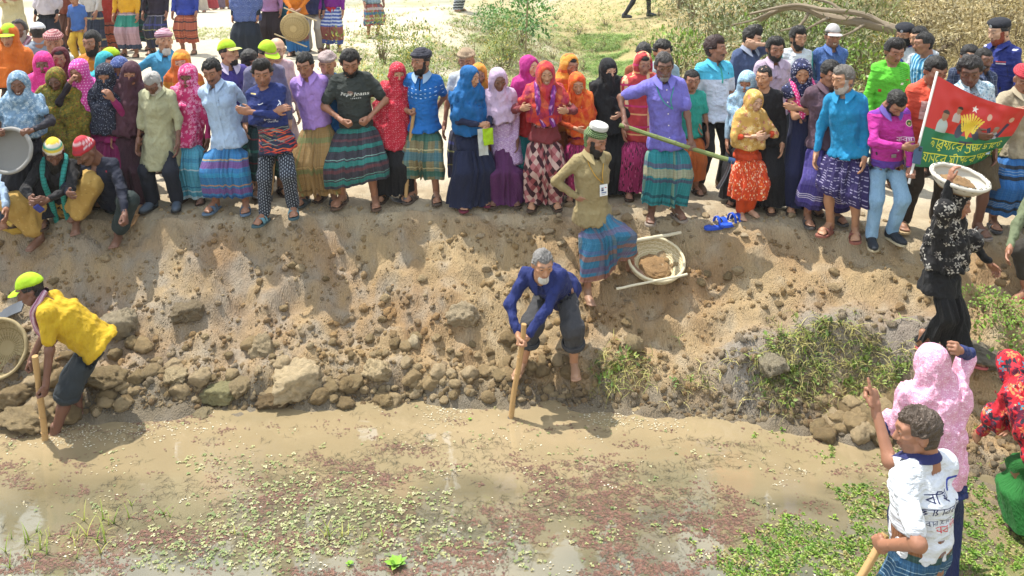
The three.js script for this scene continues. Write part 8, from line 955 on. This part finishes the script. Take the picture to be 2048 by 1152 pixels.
// ---------- banner ----------
{
  const d0 = -Q.cream.base.z - 0.2, dl = -Q.phone.base.z - 0.14, hm = Q.phone.hand(1), pb = V(hm.x - 0.02, hm.y - 0.06, hm.z + 0.02), pt = atDist(1873, 150, dl + 0.05), tr = Q.cream.hand(-1).clone().add(V(0, 0.02, 0.04)), br = atDist(1996, 312, d0), g = new THREE.Group();
  part('pole', rod(pb, pt.clone().addScaledVector(pt.clone().sub(pb).normalize(), 0.03), 0.011, 0.011, 9, 0.0), plain('#d4d2cc', 0.4), g);
  const tl = pt.clone(), bl = pb.clone().lerp(pt, 0.16), nu = 44, nv = 28, P = [], U = [], I = [];
  for (let j = 0; j <= nv; j++) for (let i = 0; i <= nu; i++) { const u = i / nu, v = j / nv, a = tl.clone().lerp(tr, u), b = bl.clone().lerp(br, u), p = a.lerp(b, v); const sag = Math.sin(u * Math.PI); p.y -= 0.05 * sag * (1 - v) + 0.055 * sag * v; p.z += 0.025 * Math.sin(u * 9 + v * 3) * sag + 0.018 * n2(u * 5, v * 4) * sag + 0.03 * Math.sin((u + v * 0.6) * 16) * Math.pow(u, 3) * (1 - u * 0.7); P.push(p.x, p.y, p.z); U.push(u, 1 - v); }
  for (let j = 0; j < nv; j++) for (let i = 0; i < nu; i++) { const a = j * (nu + 1) + i; I.push(a, a + nu + 1, a + 1, a + 1, a + nu + 1, a + nu + 2); }
  const fg = new THREE.BufferGeometry(); fg.setAttribute('position', new THREE.Float32BufferAttribute(P, 3)); fg.setAttribute('uv', new THREE.Float32BufferAttribute(U, 2)); fg.setIndex(I); fg.computeVertexNormals();
  const t = canvas(768, 512, (c, w, h) => {
    c.fillStyle = '#c02a26'; c.fillRect(0, 0, w, h * 0.56); c.fillStyle = '#0e6b45'; c.fillRect(0, h * 0.56, w, h * 0.44);
    const fig = (x, y, s, shirt, hair) => { c.fillStyle = shirt; c.beginPath(); c.ellipse(x, y + s * 1.7, s * 1.2, s * 1.3, 0, Math.PI, 0); c.fill(); c.fillRect(x - s * 1.2, y + s * 1.65, s * 2.4, s * 0.8); c.fillStyle = '#a07860'; c.beginPath(); c.ellipse(x, y, s * 0.62, s * 0.8, 0, 0, 7); c.fill(); c.fillStyle = hair; c.beginPath(); c.ellipse(x, y - s * 0.35, s * 0.7, s * 0.55, 0, Math.PI, 0); c.fill(); };
    fig(150, 190, 42, '#a9b4b0', '#3a302c'); fig(255, 130, 32, '#b8a8a4', '#241c1c'); c.fillStyle = '#3a3a4c'; c.beginPath(); c.ellipse(320, 250, 34, 60, 0.4, 0, 7); c.ellipse(440, 250, 34, 60, -0.4, 0, 7); c.fill(); c.fillRect(330, 320, 110, 28);
    c.fillStyle = '#c9a48c'; c.beginPath(); c.ellipse(500, 120, 20, 26, 0.3, 0, 7); c.ellipse(690, 120, 20, 26, -0.2, 0, 7); c.fill(); fig(590, 215, 34, '#9fa4b0', '#8a8078'); c.strokeStyle = '#2c2c50'; c.lineWidth = 34; c.beginPath(); c.moveTo(560, 290); c.lineTo(520, 200); c.moveTo(630, 280); c.lineTo(685, 160); c.stroke();
    c.strokeStyle = '#d9b52c'; c.lineWidth = 9; for (let i = -4; i <= 4; i++) { c.beginPath(); c.moveTo(380, 300); c.quadraticCurveTo(380 + i * 6, 200, 380 + i * 20, 130 + Math.abs(i) * 8); c.stroke(); for (let k = 0; k < 6; k++) { c.fillStyle = '#e0c23c'; c.beginPath(); c.ellipse(380 + i * 20 * (0.5 + k * 0.1), 130 + Math.abs(i) * 8 + (5 - k) * 18, 7, 12, i * 0.2, 0, 7); c.fill(); } }
    c.fillStyle = '#e8e4dc'; c.beginPath(); for (let k = 0; k < 10; k++) { const a = k * Math.PI / 5 - Math.PI / 2, r = k % 2 ? 12 : 28; c.lineTo(385 + Math.cos(a) * r, 88 + Math.sin(a) * r); } c.fill();
    c.strokeStyle = '#d8cf3a'; bangla(c, 95, 338, 50, 'ta aa ra u na2 ya e ra  pa rf tha ma  bha aa e tta'); bangla(c, 60, 428, 50, 'dha aa na e ra  sha ii ssa e ra  pa ka ssa e  ha aa e ka  dari');
  });
  part('cloth', fg, new THREE.MeshStandardMaterial({ map: t, roughness: 0.5, side: THREE.DoubleSide }), g); tag(g, 'banner', 'red and green printed banner on a white pole', 'banner');
}
console.log('props', Math.round(performance.now()));
console.log('people', people.length, people.filter((p) => p.o.solved && Math.abs(p.o.solved - p.H) > 0.02).map((p) => p.o.label.slice(0, 40) + ' ' + p.o.solved.toFixed(2)).join(' | '));
{ let t = 0; scene.traverse((m) => { if (m.isMesh && !m.isInstancedMesh) t += (m.geometry.index ? m.geometry.index.count : m.geometry.attributes.position.count) / 3; }); console.log('triangles', Math.round(t), 'ms', Math.round(performance.now())); }
renderer.render(scene, camera);
